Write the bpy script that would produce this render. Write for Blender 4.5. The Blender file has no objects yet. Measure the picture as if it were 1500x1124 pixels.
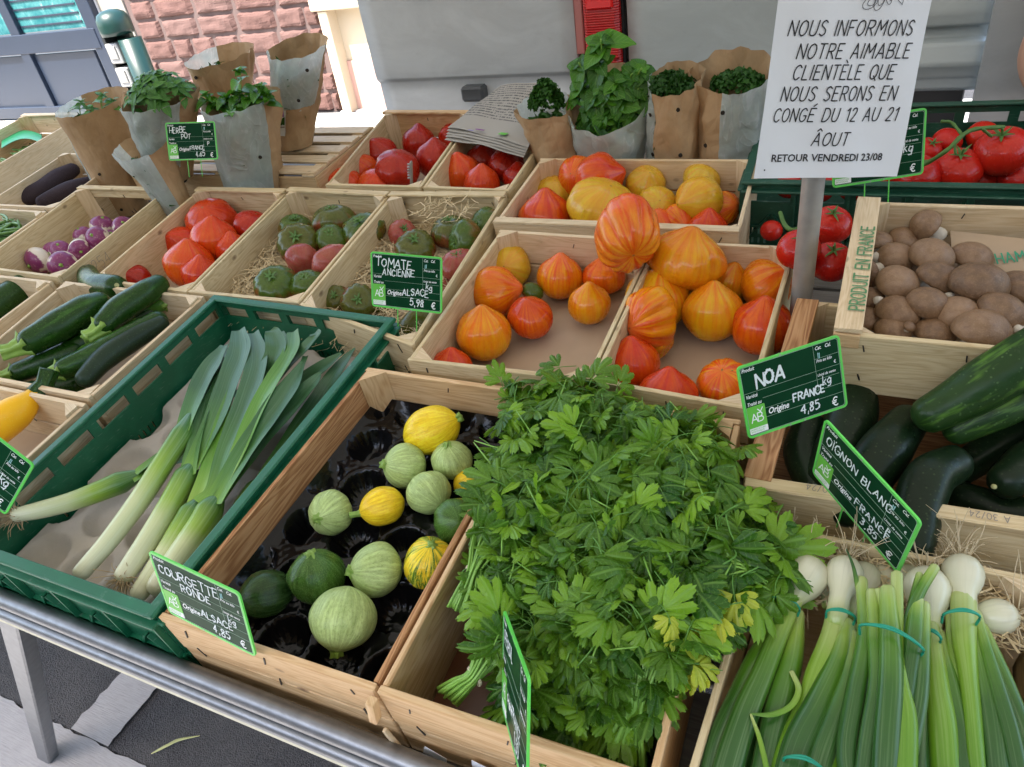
import bpy, bmesh, math, random
import numpy as np
from mathutils import Vector, Matrix, noise as mnoise
R_ = math.radians
rnd = random.Random(11)
SC = bpy.context.scene
COL = SC.collection
# ------------------------------------------------------------------ camera, world, sun, exposure
def _n(v): v = np.array(v, float); return v/np.linalg.norm(v)
F = 1056.0; CAM = np.array([0, 0, 1.68])
_X = _n([2390, 349, -1056]); _Y = _n([590, -846, 1056]); _Y = _n(_Y-_X*np.dot(_X, _Y)); _Z = np.cross(_X, _Y)
if _Z[1] > 0: _Z = -_Z
RW = np.array([_X, _Y, _Z])
cam = bpy.data.cameras.new('camera'); co = bpy.data.objects.new('camera', cam); COL.objects.link(co)
M = Matrix(((RW[0, 0], -RW[0, 1], -RW[0, 2], 0), (RW[1, 0], -RW[1, 1], -RW[1, 2], 0), (RW[2, 0], -RW[2, 1], -RW[2, 2], 1.68), (0, 0, 0, 1)))
co.matrix_world = M
cam.sensor_width = 36; cam.lens = 36*F/1500; cam.clip_start = .02; cam.clip_end = 300
SC.camera = co
W = bpy.data.worlds.new('World'); SC.world = W; W.use_nodes = True
nt = W.node_tree; nt.nodes.clear()
sky = nt.nodes.new('ShaderNodeTexSky'); sky.sky_type = 'NISHITA'; sky.sun_disc = False
SUN_EL, SUN_AZ = 62, 205
sky.sun_elevation = R_(SUN_EL); sky.sun_rotation = R_(SUN_AZ); sky.air_density = 1.3; sky.dust_density = 3.0; sky.ozone_density = .8
bg = nt.nodes.new('ShaderNodeBackground'); bg.inputs[1].default_value = .15
wo = nt.nodes.new('ShaderNodeOutputWorld')
nt.links.new(sky.outputs[0], bg.inputs[0]); nt.links.new(bg.outputs[0], wo.inputs[0])
sl = bpy.data.lights.new('sun', 'SUN'); sl.energy = 3.6; sl.angle = R_(.6); sl.color = (1, .95, .88)
so = bpy.data.objects.new('sun', sl); COL.objects.link(so)
sd = Vector((math.sin(R_(SUN_AZ))*math.cos(R_(SUN_EL)), math.cos(R_(SUN_AZ))*math.cos(R_(SUN_EL)), math.sin(R_(SUN_EL))))
so.rotation_euler = sd.to_track_quat('Z', 'Y').to_euler(); so.location = sd*20
SC.view_settings.view_transform = 'Standard'; SC.view_settings.look = 'None'
SC.view_settings.exposure = 2.25; SC.view_settings.gamma = 1; SC.view_settings.use_curve_mapping = False
SC.render.engine = 'CYCLES'
SC.cycles.use_denoising = True
SC.cycles.max_bounces = 7; SC.cycles.transparent_max_bounces = 12; SC.cycles.diffuse_bounces = 4
SC.cycles.caustics_reflective = False; SC.cycles.caustics_refractive = False
# ------------------------------------------------------------------ picture point -> place on a real plane
def ray(px, py): return RW@np.array([px-750, py-562, F])
def depth(w): return float((RW.T@(np.array(w)-CAM))[2])
def T(px, py, dz=0.):            # on the sloping plane of the crate rims, dz above it
    d = ray(px, py); t = (.95+dz-1.68)/(d[2]-.1*d[1]); return CAM+d*t
def G(px, py, z=0.): d = ray(px, py); return CAM+d*((z-1.68)/d[2])
def V(px, py, y): d = ray(px, py); return CAM+d*(y/d[1])
def zr(y): return .98+.1*(y-.3)
def RP(x, y, dz=0.): return np.array([x, y, zr(y)+dz])
UP = Vector((0, -.0995, .995))
# ------------------------------------------------------------------ object helpers
def link(o, parent=None):
    COL.objects.link(o)
    if parent is not None: o.parent = parent
    return o
def tag(o, label=None, cat=None, group=None, kind=None):
    if label: o['label'] = label
    if cat: o['category'] = cat
    if group: o['group'] = group
    if kind: o['kind'] = kind
    return o
def empty(name, loc, label, cat, group=None, rot=None):
    o = bpy.data.objects.new(name, None); o.location = Vector(loc); o.empty_display_size = .02
    if rot is not None: o.rotation_euler = rot
    COL.objects.link(o); return tag(o, label, cat, group)
def mesh(name, vs, fs, mats, uv=None, smooth=True, fm=None):
    me = bpy.data.meshes.new(name); me.from_pydata([tuple(map(float, v)) for v in vs], [], fs)
    if not isinstance(mats, (list, tuple)): mats = [mats]
    for m in mats: me.materials.append(m)
    if uv is not None:
        l = me.uv_layers.new(name='UVMap')
        li = np.empty(len(me.loops), dtype=np.int32); me.loops.foreach_get('vertex_index', li)
        l.data.foreach_set('uv', np.array(uv, dtype=np.float32)[li].ravel())
    if fm is not None: me.polygons.foreach_set('material_index', np.array(fm, dtype=np.int32))
    if smooth: me.polygons.foreach_set('use_smooth', [True]*len(me.polygons))
    me.update(); return me
def obj(name, me, parent=None, loc=(0, 0, 0)):
    o = bpy.data.objects.new(name, me); o.location = Vector(loc); return link(o, parent)
def frame(origin, x, up):
    x = Vector(x).normalized(); up = Vector(up); y = up.cross(x).normalized(); z = x.cross(y)
    m = Matrix((x, y, z)).transposed().to_4x4(); m.translation = Vector(origin); return m
def wmesh(name, vs, fs, mats, parent=None, **k):      # vertices given in world space; origin put in their middle (or at the parent's frame)
    v = np.array(vs, float)
    if parent is None:
        c = v.mean(0); o = obj(name, mesh(name, v-c, fs, mats, **k)); o.location = Vector(c); return o
    rt = parent
    offs = Vector((0, 0, 0))
    while rt is not None: offs += rt.location; rt = rt.parent
    return obj(name, mesh(name, v-np.array(offs), fs, mats, **k), parent)
def boxmesh(L, D, H, bev=.001, jit=0., x0=0., y0=0., z0=0.):
    bm = bmesh.new(); bmesh.ops.create_cube(bm, size=1)
    for v in bm.verts: v.co = Vector(((v.co.x+.5)*L+x0, (v.co.y+.5)*D+y0, (v.co.z+.5)*H+z0))
    if bev: bmesh.ops.bevel(bm, geom=bm.edges[:], offset=bev, segments=1, affect='EDGES')
    if jit:
        for v in bm.verts: v.co += Vector((rnd.uniform(-jit, jit), rnd.uniform(-jit, jit), rnd.uniform(-jit, jit)))
    uvl = bm.loops.layers.uv.new('UVMap')
    long = 0 if L >= max(D, H) else (1 if D >= H else 2)
    oth = [i for i in range(3) if i != long]
    for f in bm.faces:
        for l in f.loops:
            c = l.vert.co; l[uvl].uv = (c[long], c[oth[0]]+c[oth[1]])
    return bm
def bmobj(name, bm, mat, parent=None, mw=None, smooth=False):
    me = bpy.data.meshes.new(name); bm.to_mesh(me); bm.free(); me.materials.append(mat)
    if smooth: me.polygons.foreach_set('use_smooth', [True]*len(me.polygons))
    o = bpy.data.objects.new(name, me); link(o, parent)
    if mw is not None:
        if parent is not None:
            off = Vector((0, 0, 0)); rt = parent
            while rt is not None: off += rt.location; rt = rt.parent
            mw = Matrix.Translation(-off) @ mw
        o.matrix_basis = mw
    return o
def board(name, a, b, h, t, mat, parent=None, up=UP, bev=.0012, drop=0., side=0.):
    """a box of length a->b, height h upward, thickness t to the left of a->b"""
    a = Vector(a); b = Vector(b)
    m = frame(a, b-a, up)
    return bmobj(name, boxmesh((b-a).length, t, h, bev, .0006, 0, side, drop), mat, parent, m)
def box(name, c, size, mat, parent=None, bev=.002, rot=None):
    m = Matrix.Translation(Vector(c))
    if rot is not None: m = m @ rot
    return bmobj(name, boxmesh(*size, bev, 0, -size[0]/2, -size[1]/2, -size[2]/2), mat, parent, m)
def crom(pts, n=6):
    P = np.array(pts, float); P = np.vstack([2*P[0]-P[1], P, 2*P[-1]-P[-2]]); out = []
    for i in range(1, len(P)-2):
        for k in range(n):
            t = k/n; a, b, c, d = P[i-1:i+3]
            out.append(.5*((2*b)+(-a+c)*t+(2*a-5*b+4*c-d)*t*t+(-a+3*b-3*c+d)*t**3))
    out.append(P[-2]); return np.array(out)
def tube_geo(path, rad, seg=12, cap=True, sect=None, flat=1.0, upv=(0, 0, 1), rnd_end=True):
    """path Nx3, rad N; returns verts, faces, uv"""
    path = np.array(path, float); rad = np.array(rad, float); N = len(path)
    vs, fs, uv = [], [], []
    if rnd_end:
        t0 = _n(path[0]-path[1]); t1 = _n(path[-1]-path[-2]); P, Rr = [], []
        for k in range(4):
            a = math.pi/2*k/4; P.append(path[0]+t0*rad[0]*.9*math.cos(a)); Rr.append(max(rad[0]*math.sin(a), rad[0]*.03))
        P += list(path); Rr += list(rad)
        for k in range(3, -1, -1):
            a = math.pi/2*k/4; P.append(path[-1]+t1*rad[-1]*.9*math.cos(a)); Rr.append(max(rad[-1]*math.sin(a), rad[-1]*.03))
        path = np.array(P); rad = np.array(Rr); N = len(path)
    L = np.concatenate([[0], np.cumsum(np.linalg.norm(np.diff(path, axis=0), axis=1))]); L /= max(L[-1], 1e-9)
    u = np.array(upv, float)
    for i in range(N):
        tg = _n(path[min(i+1, N-1)]-path[max(i-1, 0)])
        s = np.cross(tg, u); s = _n(s) if np.linalg.norm(s) > 1e-4 else _n(np.cross(tg, [1, 0, 0])); w = np.cross(s, tg)
        for j in range(seg):
            a = 2*math.pi*j/seg; q = sect(a, L[i]) if sect else 1.0
            vs.append(path[i]+(s*math.cos(a)+w*math.sin(a)*flat)*rad[i]*q); uv.append((L[i], j/seg if j <= seg/2 else 1-j/seg))
    for i in range(N-1):
        for j in range(seg):
            fs.append((i*seg+j, i*seg+(j+1) % seg, (i+1)*seg+(j+1) % seg, (i+1)*seg+j))
    if cap: fs.append(tuple(range(seg))[::-1]); fs.append(tuple((N-1)*seg+j for j in range(seg)))
    return vs, fs, uv
class Geo:
    def __init__(s): s.v, s.f, s.u, s.m = [], [], [], []
    def add(s, g, mi=0):
        n = len(s.v); s.v += [tuple(p) for p in g[0]]; s.f += [tuple(i+n for i in f) for f in g[1]]; s.m += [mi]*len(g[1])
        s.u += list(g[2]) if len(g) > 2 and g[2] is not None else [(0, 0)]*len(g[0])
    def ok(s): return len(s.f) > 0
    def build(s, name, mats, parent=None, smooth=True, world=True):
        if world: return wmesh(name, s.v, s.f, mats, parent, uv=s.u, smooth=smooth, fm=s.m)
        return obj(name, mesh(name, s.v, s.f, mats, uv=s.u, smooth=smooth, fm=s.m), parent)
def boxgeo(c, s, rot=None):
    c = np.array(c, float); v = np.array([[x, y, z] for x in (-.5, .5) for y in (-.5, .5) for z in (-.5, .5)])*np.array(s)
    if rot is not None: v = v@np.array(rot.to_3x3()).T
    return (v+c).tolist(), [(0, 1, 3, 2), (4, 6, 7, 5), (0, 4, 5, 1), (2, 3, 7, 6), (0, 2, 6, 4), (1, 5, 7, 3)], [(p[0], p[1]+p[2]) for p in v]
# ------------------------------------------------------------------ materials
class NT:
    def __init__(s, name):
        s.m = bpy.data.materials.new(name); s.m.use_nodes = True; s.t = s.m.node_tree; s.t.nodes.clear()
        s.out = s.n('ShaderNodeOutputMaterial'); s.p = s.n('ShaderNodeBsdfPrincipled'); s.l(s.p.outputs[0], s.out.inputs[0])
    def n(s, k, **a):
        x = s.t.nodes.new(k)
        for q, v in a.items(): setattr(x, q, v)
        return x
    def l(s, a, b): s.t.links.new(a, b)
    def set(s, **k):
        for q, v in k.items():
            i = s.p.inputs[q.replace('_', ' ')]
            if hasattr(v, 'node'): s.l(v, i)
            else: i.default_value = v if not (isinstance(v, tuple) and len(v) == 3) else (*v, 1)
        return s
    def co(s, which='Object'): return s.n('ShaderNodeTexCoord').outputs[which]
    def rand(s): return s.n('ShaderNodeObjectInfo').outputs['Random']
    def mapv(s, vec, sc=(1, 1, 1), off=None):
        x = s.n('ShaderNodeVectorMath', operation='MULTIPLY'); s.l(vec, x.inputs[0]); x.inputs[1].default_value = sc; o = x.outputs[0]
        if off is not None:
            y = s.n('ShaderNodeVectorMath', operation='ADD'); s.l(o, y.inputs[0]); s.l(off, y.inputs[1]); o = y.outputs[0]
        return o
    def off(s, k=50):
        return s.math('MULTIPLY', s.rand(), k)
    def noise(s, vec, sc=5, det=3, rough=.5, dist=0.):
        x = s.n('ShaderNodeTexNoise'); s.l(vec, x.inputs['Vector']); x.inputs['Scale'].default_value = sc; x.inputs['Detail'].default_value = det
        x.inputs['Roughness'].default_value = rough; x.inputs['Distortion'].default_value = dist; return x.outputs[0]
    def vor(s, vec, sc=5, feat='F1', out=0, rd=1.):
        x = s.n('ShaderNodeTexVoronoi', feature=feat); s.l(vec, x.inputs['Vector']); x.inputs['Scale'].default_value = sc; x.inputs['Randomness'].default_value = rd; return x.outputs[out]
    def ramp(s, fac, *st, interp='LINEAR'):
        x = s.n('ShaderNodeValToRGB'); x.color_ramp.interpolation = interp
        e = x.color_ramp.elements
        while len(e) < len(st): e.new(.5)
        for q, (p, c) in zip(e, st): q.position = p; q.color = (*c, 1) if isinstance(c, tuple) else (c, c, c, 1)
        s.l(fac, x.inputs[0]); return x.outputs[0]
    def mix(s, fac, a, b, mode='MIX'):
        x = s.n('ShaderNodeMix', data_type='RGBA', blend_type=mode)
        for i, v in ((0, fac), (6, a), (7, b)):
            if hasattr(v, 'node'): s.l(v, x.inputs[i])
            else: x.inputs[i].default_value = v if i == 0 else (*v, 1)
        return x.outputs[2]
    def math(s, op, a, b=0., c=None, clamp=False):
        x = s.n('ShaderNodeMath', operation=op, use_clamp=clamp)
        for i, v in enumerate((a, b, c)):
            if v is None: continue
            if hasattr(v, 'node'): s.l(v, x.inputs[i])
            else: x.inputs[i].default_value = v
        return x.outputs[0]
    def sep(s, vec): x = s.n('ShaderNodeSeparateXYZ'); s.l(vec, x.inputs[0]); return x.outputs
    def comb(s, *a):
        x = s.n('ShaderNodeCombineXYZ')
        for i, v in enumerate(a):
            if hasattr(v, 'node'): s.l(v, x.inputs[i])
            else: x.inputs[i].default_value = v
        return x.outputs[0]
    def bump(s, h, st=.3, d=.002):
        x = s.n('ShaderNodeBump'); x.inputs['Strength'].default_value = st; x.inputs['Distance'].default_value = d; s.l(h, x.inputs['Height'])
        s.l(x.outputs[0], s.p.inputs['Normal']); return s
def plain(name, col, rough=.5, var=.12, sc=30, bump=0., metal=0., **k):
    m = NT(name); o = m.co(); f = m.noise(o, sc, 4)
    c = m.mix(f, tuple(x*(1-var) for x in col), tuple(min(1, x*(1+var)) for x in col))
    m.set(Base_Color=c, Roughness=rough, Metallic=metal, **k)
    if bump: m.bump(m.noise(o, sc*3, 4), bump, .001)
    return m.m
def wood(name, a, b, dark, gr=1., knots=True, stain=.25):
    m = NT(name); uv = m.co('UV'); s = m.sep(uv); r = m.rand()
    ro = m.math('MULTIPLY', r, 37.)
    base = m.comb(m.math('MULTIPLY', s[0], 3.), m.math('MULTIPLY', s[1], 26.), ro)
    w = m.noise(base, 1.4, 2, .5, .6)
    rings = m.math('SINE', m.math('MULTIPLY', w, 55.))
    fine = m.noise(m.comb(m.math('MULTIPLY', s[0], 12.), m.math('MULTIPLY', s[1], 420.), ro), 1., 3, .6)
    tone = m.math('ADD', m.math('MULTIPLY', rings, .16*gr), m.math('MULTIPLY', fine, .75))
    c = m.ramp(tone, (.1, dark), (.42, a), (.8, b))
    c = m.mix(m.math('MULTIPLY', r, .55), c, m.mix(.5, c, (b[0]*1.05, b[1]*.88, b[2]*.72)))
    sm_ = m.noise(m.comb(m.math('MULTIPLY', s[0], 22.), m.math('MULTIPLY', s[1], 60.), ro), 1., 5, .75); c = m.mix(m.ramp(sm_, (.62, 0.), (.74, .35)), c, (.16, .10, .05))
    big = m.noise(m.comb(m.math('MULTIPLY', s[0], 9.), m.math('MULTIPLY', s[1], 30.), ro), 1., 4, .65)
    c = m.mix(m.ramp(big, (.55, 0.), (.8, stain)), c, tuple(x*.45 for x in dark))
    if knots:
        kv = m.comb(m.math('MULTIPLY', s[0], 9.), m.math('MULTIPLY', s[1], 16.), ro)
        d = m.vor(kv, 1.)
        k = m.ramp(d, (.02, 1.), (.075, .5), (.1, 0.)); c = m.mix(m.math('MULTIPLY', k, .8), c, (.11, .05, .02))
    m.set(Base_Color=c, Roughness=.62, Specular_IOR_Level=.35)
    m.bump(m.math('ADD', fine, m.math('MULTIPLY', rings, .15)), .6, .0009)
    return m.m
PINE = wood('pine_wood', (.62, .42, .22), (.72, .53, .31), (.46, .26, .11), .9, True, .4)
POPLAR = wood('poplar_wood', (.62, .50, .29), (.72, .61, .40), (.42, .29, .14), .6, True, .22)
RAWW = wood('pale_raw_wood', (.66, .52, .33), (.76, .64, .45), (.48, .34, .18), .6, True, .2)
WEATH = wood('weathered_wood', (.13, .12, .10), (.20, .185, .16), (.07, .06, .05), .6, False, .3)
BROWNW = wood('brown_side_wood', (.44, .23, .10), (.56, .33, .16), (.26, .11, .04), 1.3, True, .2)
def plastic(name, col, rough=.38):
    m = NT(name); o = m.co(); n = m.noise(o, 22, 5, .65); s = m.noise(m.mapv(o, (60, 60, 400)), 1, 3)
    c = m.mix(m.ramp(n, (.45, 0.), (.8, .5)), col, tuple(min(1, x*1.7+.02) for x in col))
    c = m.mix(m.ramp(s, (.62, 0.), (.75, .35)), c, (.22, .30, .24))
    m.set(Base_Color=c, Roughness=m.ramp(n, (.3, rough), (.8, rough+.25))); m.bump(n, .12, .001); return m.m
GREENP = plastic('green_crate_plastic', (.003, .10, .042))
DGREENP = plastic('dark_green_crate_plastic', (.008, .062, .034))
METAL = plain('galvanised_metal', (.22, .23, .245), .40, .3, 60, .15, .85)
STEEL = plain('dull_steel_pole', (.40, .39, .37), .5, .25, 40, .1, .6)
STAPLE = plain('staple_wire', (.07, .06, .055), .45, .2, 90, 0, .7)
KRAFTL = plain('kraft_cardboard_liner', (.44, .33, .225), .85, .14, 14, .2)
WHITEC = plain('white_chalk_print', (.86, .88, .86), .8, .04)
def kraft():
    m = NT('kraft_paper'); o = m.co(); n = m.noise(o, 14, 5, .6); fb = m.noise(m.mapv(o, (300, 300, 90)), 1, 2)
    c = m.ramp(n, (.3, (.38, .24, .12)), (.7, (.52, .35, .19))); c = m.mix(m.math('MULTIPLY', fb, .25), c, (.25, .14, .06))
    m.set(Base_Color=c, Roughness=.75); cr = m.vor(m.mapv(o, (1, 1, .6)), 38, 'DISTANCE_TO_EDGE'); m.bump(m.math('ADD', m.ramp(cr, (0, 0.), (.25, 1.)), m.noise(o, 40, 4)), .5, .002); return m.m
KRAFT = kraft()
def glassine():
    m = NT('frosted_film'); o = m.co(); n = m.noise(o, 26, 4, .6, 1.2); cr = m.math('ABSOLUTE', m.math('SUBTRACT', m.noise(m.mapv(o, (1, 1, .55), m.comb(m.off(9), 0., 0.)), 13, 3, .5, 1.5), .5))
    tr = m.n('ShaderNodeBsdfTransparent'); tl = m.n('ShaderNodeBsdfTranslucent'); tl.inputs[0].default_value = (.75, .8, .76, 1)
    m.set(Base_Color=m.mix(m.ramp(cr, (0., .9), (.02, 0.)), m.mix(n, (.52, .60, .55), (.70, .76, .72)), (.8, .84, .82)), Roughness=.25); m.bump(m.math('ADD', n, m.ramp(cr, (0, 1.), (.08, 0.))), .5, .003)  # pale lines along the creases: highlights painted into the film colour
    a = m.n('ShaderNodeMixShader'); a.inputs[0].default_value = .35; m.l(m.p.outputs[0], a.inputs[1]); m.l(tl.outputs[0], a.inputs[2])
    b = m.n('ShaderNodeMixShader'); m.l(m.ramp(n, (.3, .14), (.75, .36)), b.inputs[0]); m.l(a.outputs[0], b.inputs[1]); m.l(tr.outputs[0], b.inputs[2])
    m.l(b.outputs[0], m.out.inputs[0]); return m.m
FILM = glassine()
def leafm(name, lo, hi, vein, yellow=None, trans=.25, rough=.42, veinf=None):
    m = NT(name); uv = m.co('UV'); s = m.sep(uv); r = m.rand(); n = m.noise(m.co(), 60, 3)
    c = m.ramp(m.math('ADD', m.math('MULTIPLY', r, .85), m.math('MULTIPLY', n, .3)), (.12, lo), (.62, tuple((a*.62+b*.38) for a, b in zip(lo, hi))), (1., hi))
    if veinf == 'fan':   # uv.x = across -1..1 -> lateral veins, uv.y along
        a = m.math('ABSOLUTE', m.math('SUBTRACT', s[0], .5))
        mid = m.ramp(a, (.0, 1.), (.035, 0.))
        lat = m.math('SINE', m.math('MULTIPLY', m.math('SUBTRACT', s[1], m.math('MULTIPLY', a, .9)), 44.))
        lat = m.ramp(lat, (.78, 0.), (1., .55))
        vf = m.math('MAXIMUM', mid, lat)
        c = m.mix(m.math('MULTIPLY', vf, .6), c, vein); m.bump(m.math('SUBTRACT', 1., vf), .5, .0015)
    else: m.bump(n, .4, .001)
    if yellow: c = m.mix(m.ramp(r, (.9, 0.), (1., .8)), c, yellow)
    m.set(Base_Color=c, Roughness=rough, Specular_IOR_Level=.35)
    tl = m.n('ShaderNodeBsdfTranslucent'); m.l(m.mix(.5, c, tuple(min(1, x*1.5) for x in hi)), tl.inputs[0])
    mx = m.n('ShaderNodeMixShader'); mx.inputs[0].default_value = trans; m.l(m.p.outputs[0], mx.inputs[1]); m.l(tl.outputs[0], mx.inputs[2]); m.l(mx.outputs[0], m.out.inputs[0])
    return m.m
PARS = leafm('parsley_leaf', (.012, .075, .005), (.23, .43, .025), (.22, .42, .07), None, .28, .30, 'fan')
PARSY = leafm('yellowing_parsley_leaf', (.42, .50, .04), (.62, .60, .04), (.6, .65, .15), None, .3, .42, 'fan')
BASIL = leafm('basil_leaf', (.020, .105, .006), (.09, .27, .012), (.24, .45, .08), None, .22, .33, 'fan')
MINT = leafm('mint_leaf', (.03, .12, .012), (.10, .27, .04), (.2, .38, .09), None, .2, .45, 'fan')
CURLY = leafm('curly_parsley', (.018, .075, .008), (.05, .17, .018), (.1, .25, .05), None, .15, .5)
STEMD2 = plain('leaf_stalk', (.10, .25, .035), .5, .3, 40)
STEMG = plain('green_stem', (.20, .40, .06), .42, .25, 40)
CALYX = plain('tomato_stem_green', (.08, .17, .03), .6, .3, 80)
def tomato(name, stops, streak=0., scol=(.62, .05, .01), nf=5., rough=.22, tipc=None, scar=True, topc=None):
    """local z is the axis; tip (blossom end) at +z"""
    m = NT(name); o = m.co(); s = m.sep(o); r = m.rand(); ro = m.math('MULTIPLY', r, 91.)
    ln = m.math('SQRT', m.math('ADD', m.math('ADD', m.math('MULTIPLY', s[0], s[0]), m.math('MULTIPLY', s[1], s[1])), 1e-5))
    nx = m.math('DIVIDE', s[0], ln); ny = m.math('DIVIDE', s[1], ln)
    big = m.noise(m.comb(s[0], s[1], m.math('ADD', s[2], ro)), 1.1, 2)
    c = m.ramp(m.math('ADD', m.math('MULTIPLY', big, .75), m.math('MULTIPLY', r, .3)), *stops)
    if streak:
        st = m.noise(m.comb(m.math('MULTIPLY', nx, nf*.5), m.math('MULTIPLY', ny, nf*.5), m.math('ADD', m.math('MULTIPLY', s[2], .35), ro)), 1.7, 4, .62)
        top = m.ramp(m.math('ADD', s[2], m.math('MULTIPLY', big, .8)), (-.2, .0), (.15, .15), (.75, .8), (1., 1.))
        top = m.math('MULTIPLY', m.math('ADD', m.math('MULTIPLY', s[2], .5), .45, clamp=True), 1.)
        f = m.math('MULTIPLY', m.ramp(st, (.38, 0.), (.62, 1.)), m.math('ADD', .25, m.math('MULTIPLY', top, 1.1)))
        c = m.mix(m.math('MULTIPLY', f, streak, clamp=True), c, scol)
    if tipc: c = m.mix(m.ramp(s[2], (.72, 0.), (.99, .75)), c, tipc)
    if topc:
        st = m.noise(m.comb(m.math('MULTIPLY', nx, 3.), m.math('MULTIPLY', ny, 3.), ro), 1.2, 3)
        c = m.mix(m.ramp(m.math('ADD', s[2], m.math('MULTIPLY', st, 1.3)), (.75, 0.), (1.25, .9)), c, topc)
    spk = m.vor(o, 42.); c = m.mix(m.ramp(spk, (.03, .35), (.09, 0.)), c, (.75, .55, .25))
    if scar: c = m.mix(m.ramp(ln, (.02, .8), (.05, 0.)), c, (.25, .13, .04))
    m.set(Base_Color=c, Roughness=m.ramp(m.noise(o, 6, 3), (.3, rough), (.8, rough+.16)), Coat_Weight=.3, Coat_Roughness=.06, Specular_IOR_Level=.2)
    m.bump(m.noise(m.comb(m.math('MULTIPLY', nx, 9.), m.math('MULTIPLY', ny, 9.), s[2]), 1.2, 3), .12, .03); return m.m
NOA = tomato('striped_tomato', [(.2, (.76, .34, .004)), (.5, (.74, .22, .002)), (.8, (.68, .11, .002))], .9, (.66, .055, .008), 7., tipc=(.75, .15, .03))
NOAY = tomato('yellow_striped_tomato', [(.2, (.66, .44, .012)), (.5, (.72, .34, .006)), (.85, (.76, .24, .004))], .7, (.68, .10, .006), 6.)
NOAP = tomato('pale_yellow_tomato', [(.2, (.56, .43, .035)), (.55, (.64, .40, .016)), (.85, (.72, .30, .008))], .5, (.66, .20, .03), 6.)
NOAR = tomato('red_orange_tomato', [(.2, (.70, .15, .003)), (.5, (.62, .07, .002)), (.85, (.54, .03, .002))], .8, (.50, .02, .008), 6.)
REDT = tomato('red_tomato', [(.2, (.56, .045, .005)), (.55, (.48, .020, .004)), (.85, (.38, .010, .004))], .5, (.70, .10, .01), 6.)
DREDT = tomato('deep_red_tomato', [(.2, (.44, .020, .005)), (.55, (.34, .010, .004)), (.85, (.25, .006, .004))], .3, (.55, .05, .01), 5.)
ORT = tomato('orange_tomato', [(.2, (.66, .125, .006)), (.5, (.60, .075, .005)), (.85, (.54, .036, .004))], .8, (.60, .03, .006), 6.)
VINET = tomato('vine_tomato', [(.2, (.60, .028, .010)), (.5, (.54, .016, .008)), (.85, (.46, .010, .008))], 0., rough=.16, scar=False)
NOAF = tomato('fluted_red_tomato', [(.2, (.74, .13, .008)), (.5, (.68, .07, .006)), (.85, (.60, .04, .006))], .75, (.80, .36, .02), 5.)
ANCG = tomato('green_heirloom_tomato', [(.2, (.075, .11, .010)), (.5, (.13, .095, .014)), (.75, (.20, .045, .014))], .6, (.21, .04, .015), 4., topc=(.045, .10, .008), scar=False)
ANCB = tomato('brown_heirloom_tomato', [(.2, (.17, .075, .016)), (.55, (.21, .042, .016)), (.85, (.15, .028, .012))], .5, (.08, .10, .012), 4., topc=(.075, .095, .012), scar=False)
ANCP = tomato('pink_heirloom_tomato', [(.2, (.36, .10, .065)), (.55, (.34, .055, .045)), (.85, (.26, .035, .03))], .4, (.26, .12, .05), 4., scar=False)
def gourd(name, a, b, spot=None, spots=40, stripe=None, rough=.3, mott=None, nf=5., endc=None):
    m = NT(name); o = m.co(); s = m.sep(o); r = m.rand(); ro = m.math('MULTIPLY', r, 31.)
    n = m.noise(m.comb(s[0], s[1], m.math('ADD', s[2], ro)), 2.2, 4); c = m.mix(n, a, b); fs_ = m.noise(m.mapv(o, (1, 1, 1)), 9, 6, .8); c = m.mix(m.ramp(fs_, (.46, 0.), (.66, .32)), c, tuple(min(1, x*1.55+.01) for x in b)); c = m.mix(m.ramp(fs_, (.32, .25), (.46, 0.)), c, tuple(x*.6 for x in a))
    ln = m.math('SQRT', m.math('ADD', m.math('ADD', m.math('MULTIPLY', s[0], s[0]), m.math('MULTIPLY', s[1], s[1])), 1e-4))
    nx = m.math('DIVIDE', s[0], ln); ny = m.math('DIVIDE', s[1], ln)
    if stripe:
        st = m.noise(m.comb(m.math('MULTIPLY', nx, nf*.5), m.math('MULTIPLY', ny, nf*.5), m.math('ADD', m.math('MULTIPLY', s[2], .6), ro)), 1.6, 5, .7)
        c = m.mix(m.ramp(st, (.47, 0.), (.56, 1.)), c, stripe)
    st2 = m.noise(m.comb(m.math('MULTIPLY', nx, 5.), m.math('MULTIPLY', ny, 5.), m.math('ADD', m.math('MULTIPLY', s[2], .7), ro)), 1.6, 4, .65)
    c = m.mix(m.ramp(st2, (.50, 0.), (.64, .55)), c, tuple(min(1, x*1.5+.02) for x in b)); c = m.mix(m.ramp(st2, (.34, .45), (.46, 0.)), c, tuple(x*.55 for x in a))
    if endc: c = m.mix(m.ramp(m.math('ADD', s[2], m.math('MULTIPLY', st2, .9)), (1.15, 0.), (1.4, .95)), c, endc); c = m.mix(m.ramp(m.math('SUBTRACT', m.math('MULTIPLY', st2, .9), s[2]), (1.15, 0.), (1.45, .9)), c, endc)
    if mott: c = m.mix(m.ramp(m.noise(m.comb(m.math('MULTIPLY', nx, 9.), m.math('MULTIPLY', ny, 9.), m.math('MULTIPLY', s[2], 5.)), 1.5, 4, .7), (.55, 0.), (.68, .7)), c, mott)
    if spot:
        v = m.vor(o, spots); c = m.mix(m.ramp(v, (.14, .8), (.3, 0.)), c, spot)
    m.set(Base_Color=c, Roughness=rough, Specular_IOR_Level=.3)
    m.bump(m.noise(o, 16, 3), .12, .03); return m.m
RPALE = gourd('pale_round_courgette', (.30, .40, .12), (.40, .50, .19), (.50, .60, .28), 26, None, .36, (.19, .29, .06))
RDARK = gourd('dark_round_courgette', (.035, .085, .012), (.06, .14, .02), (.20, .33, .08), 22, None, .24)
RVDARK = gourd('darkest_round_courgette', (.012, .036, .008), (.025, .065, .012), (.06, .12, .03), 22, None, .24)
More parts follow.
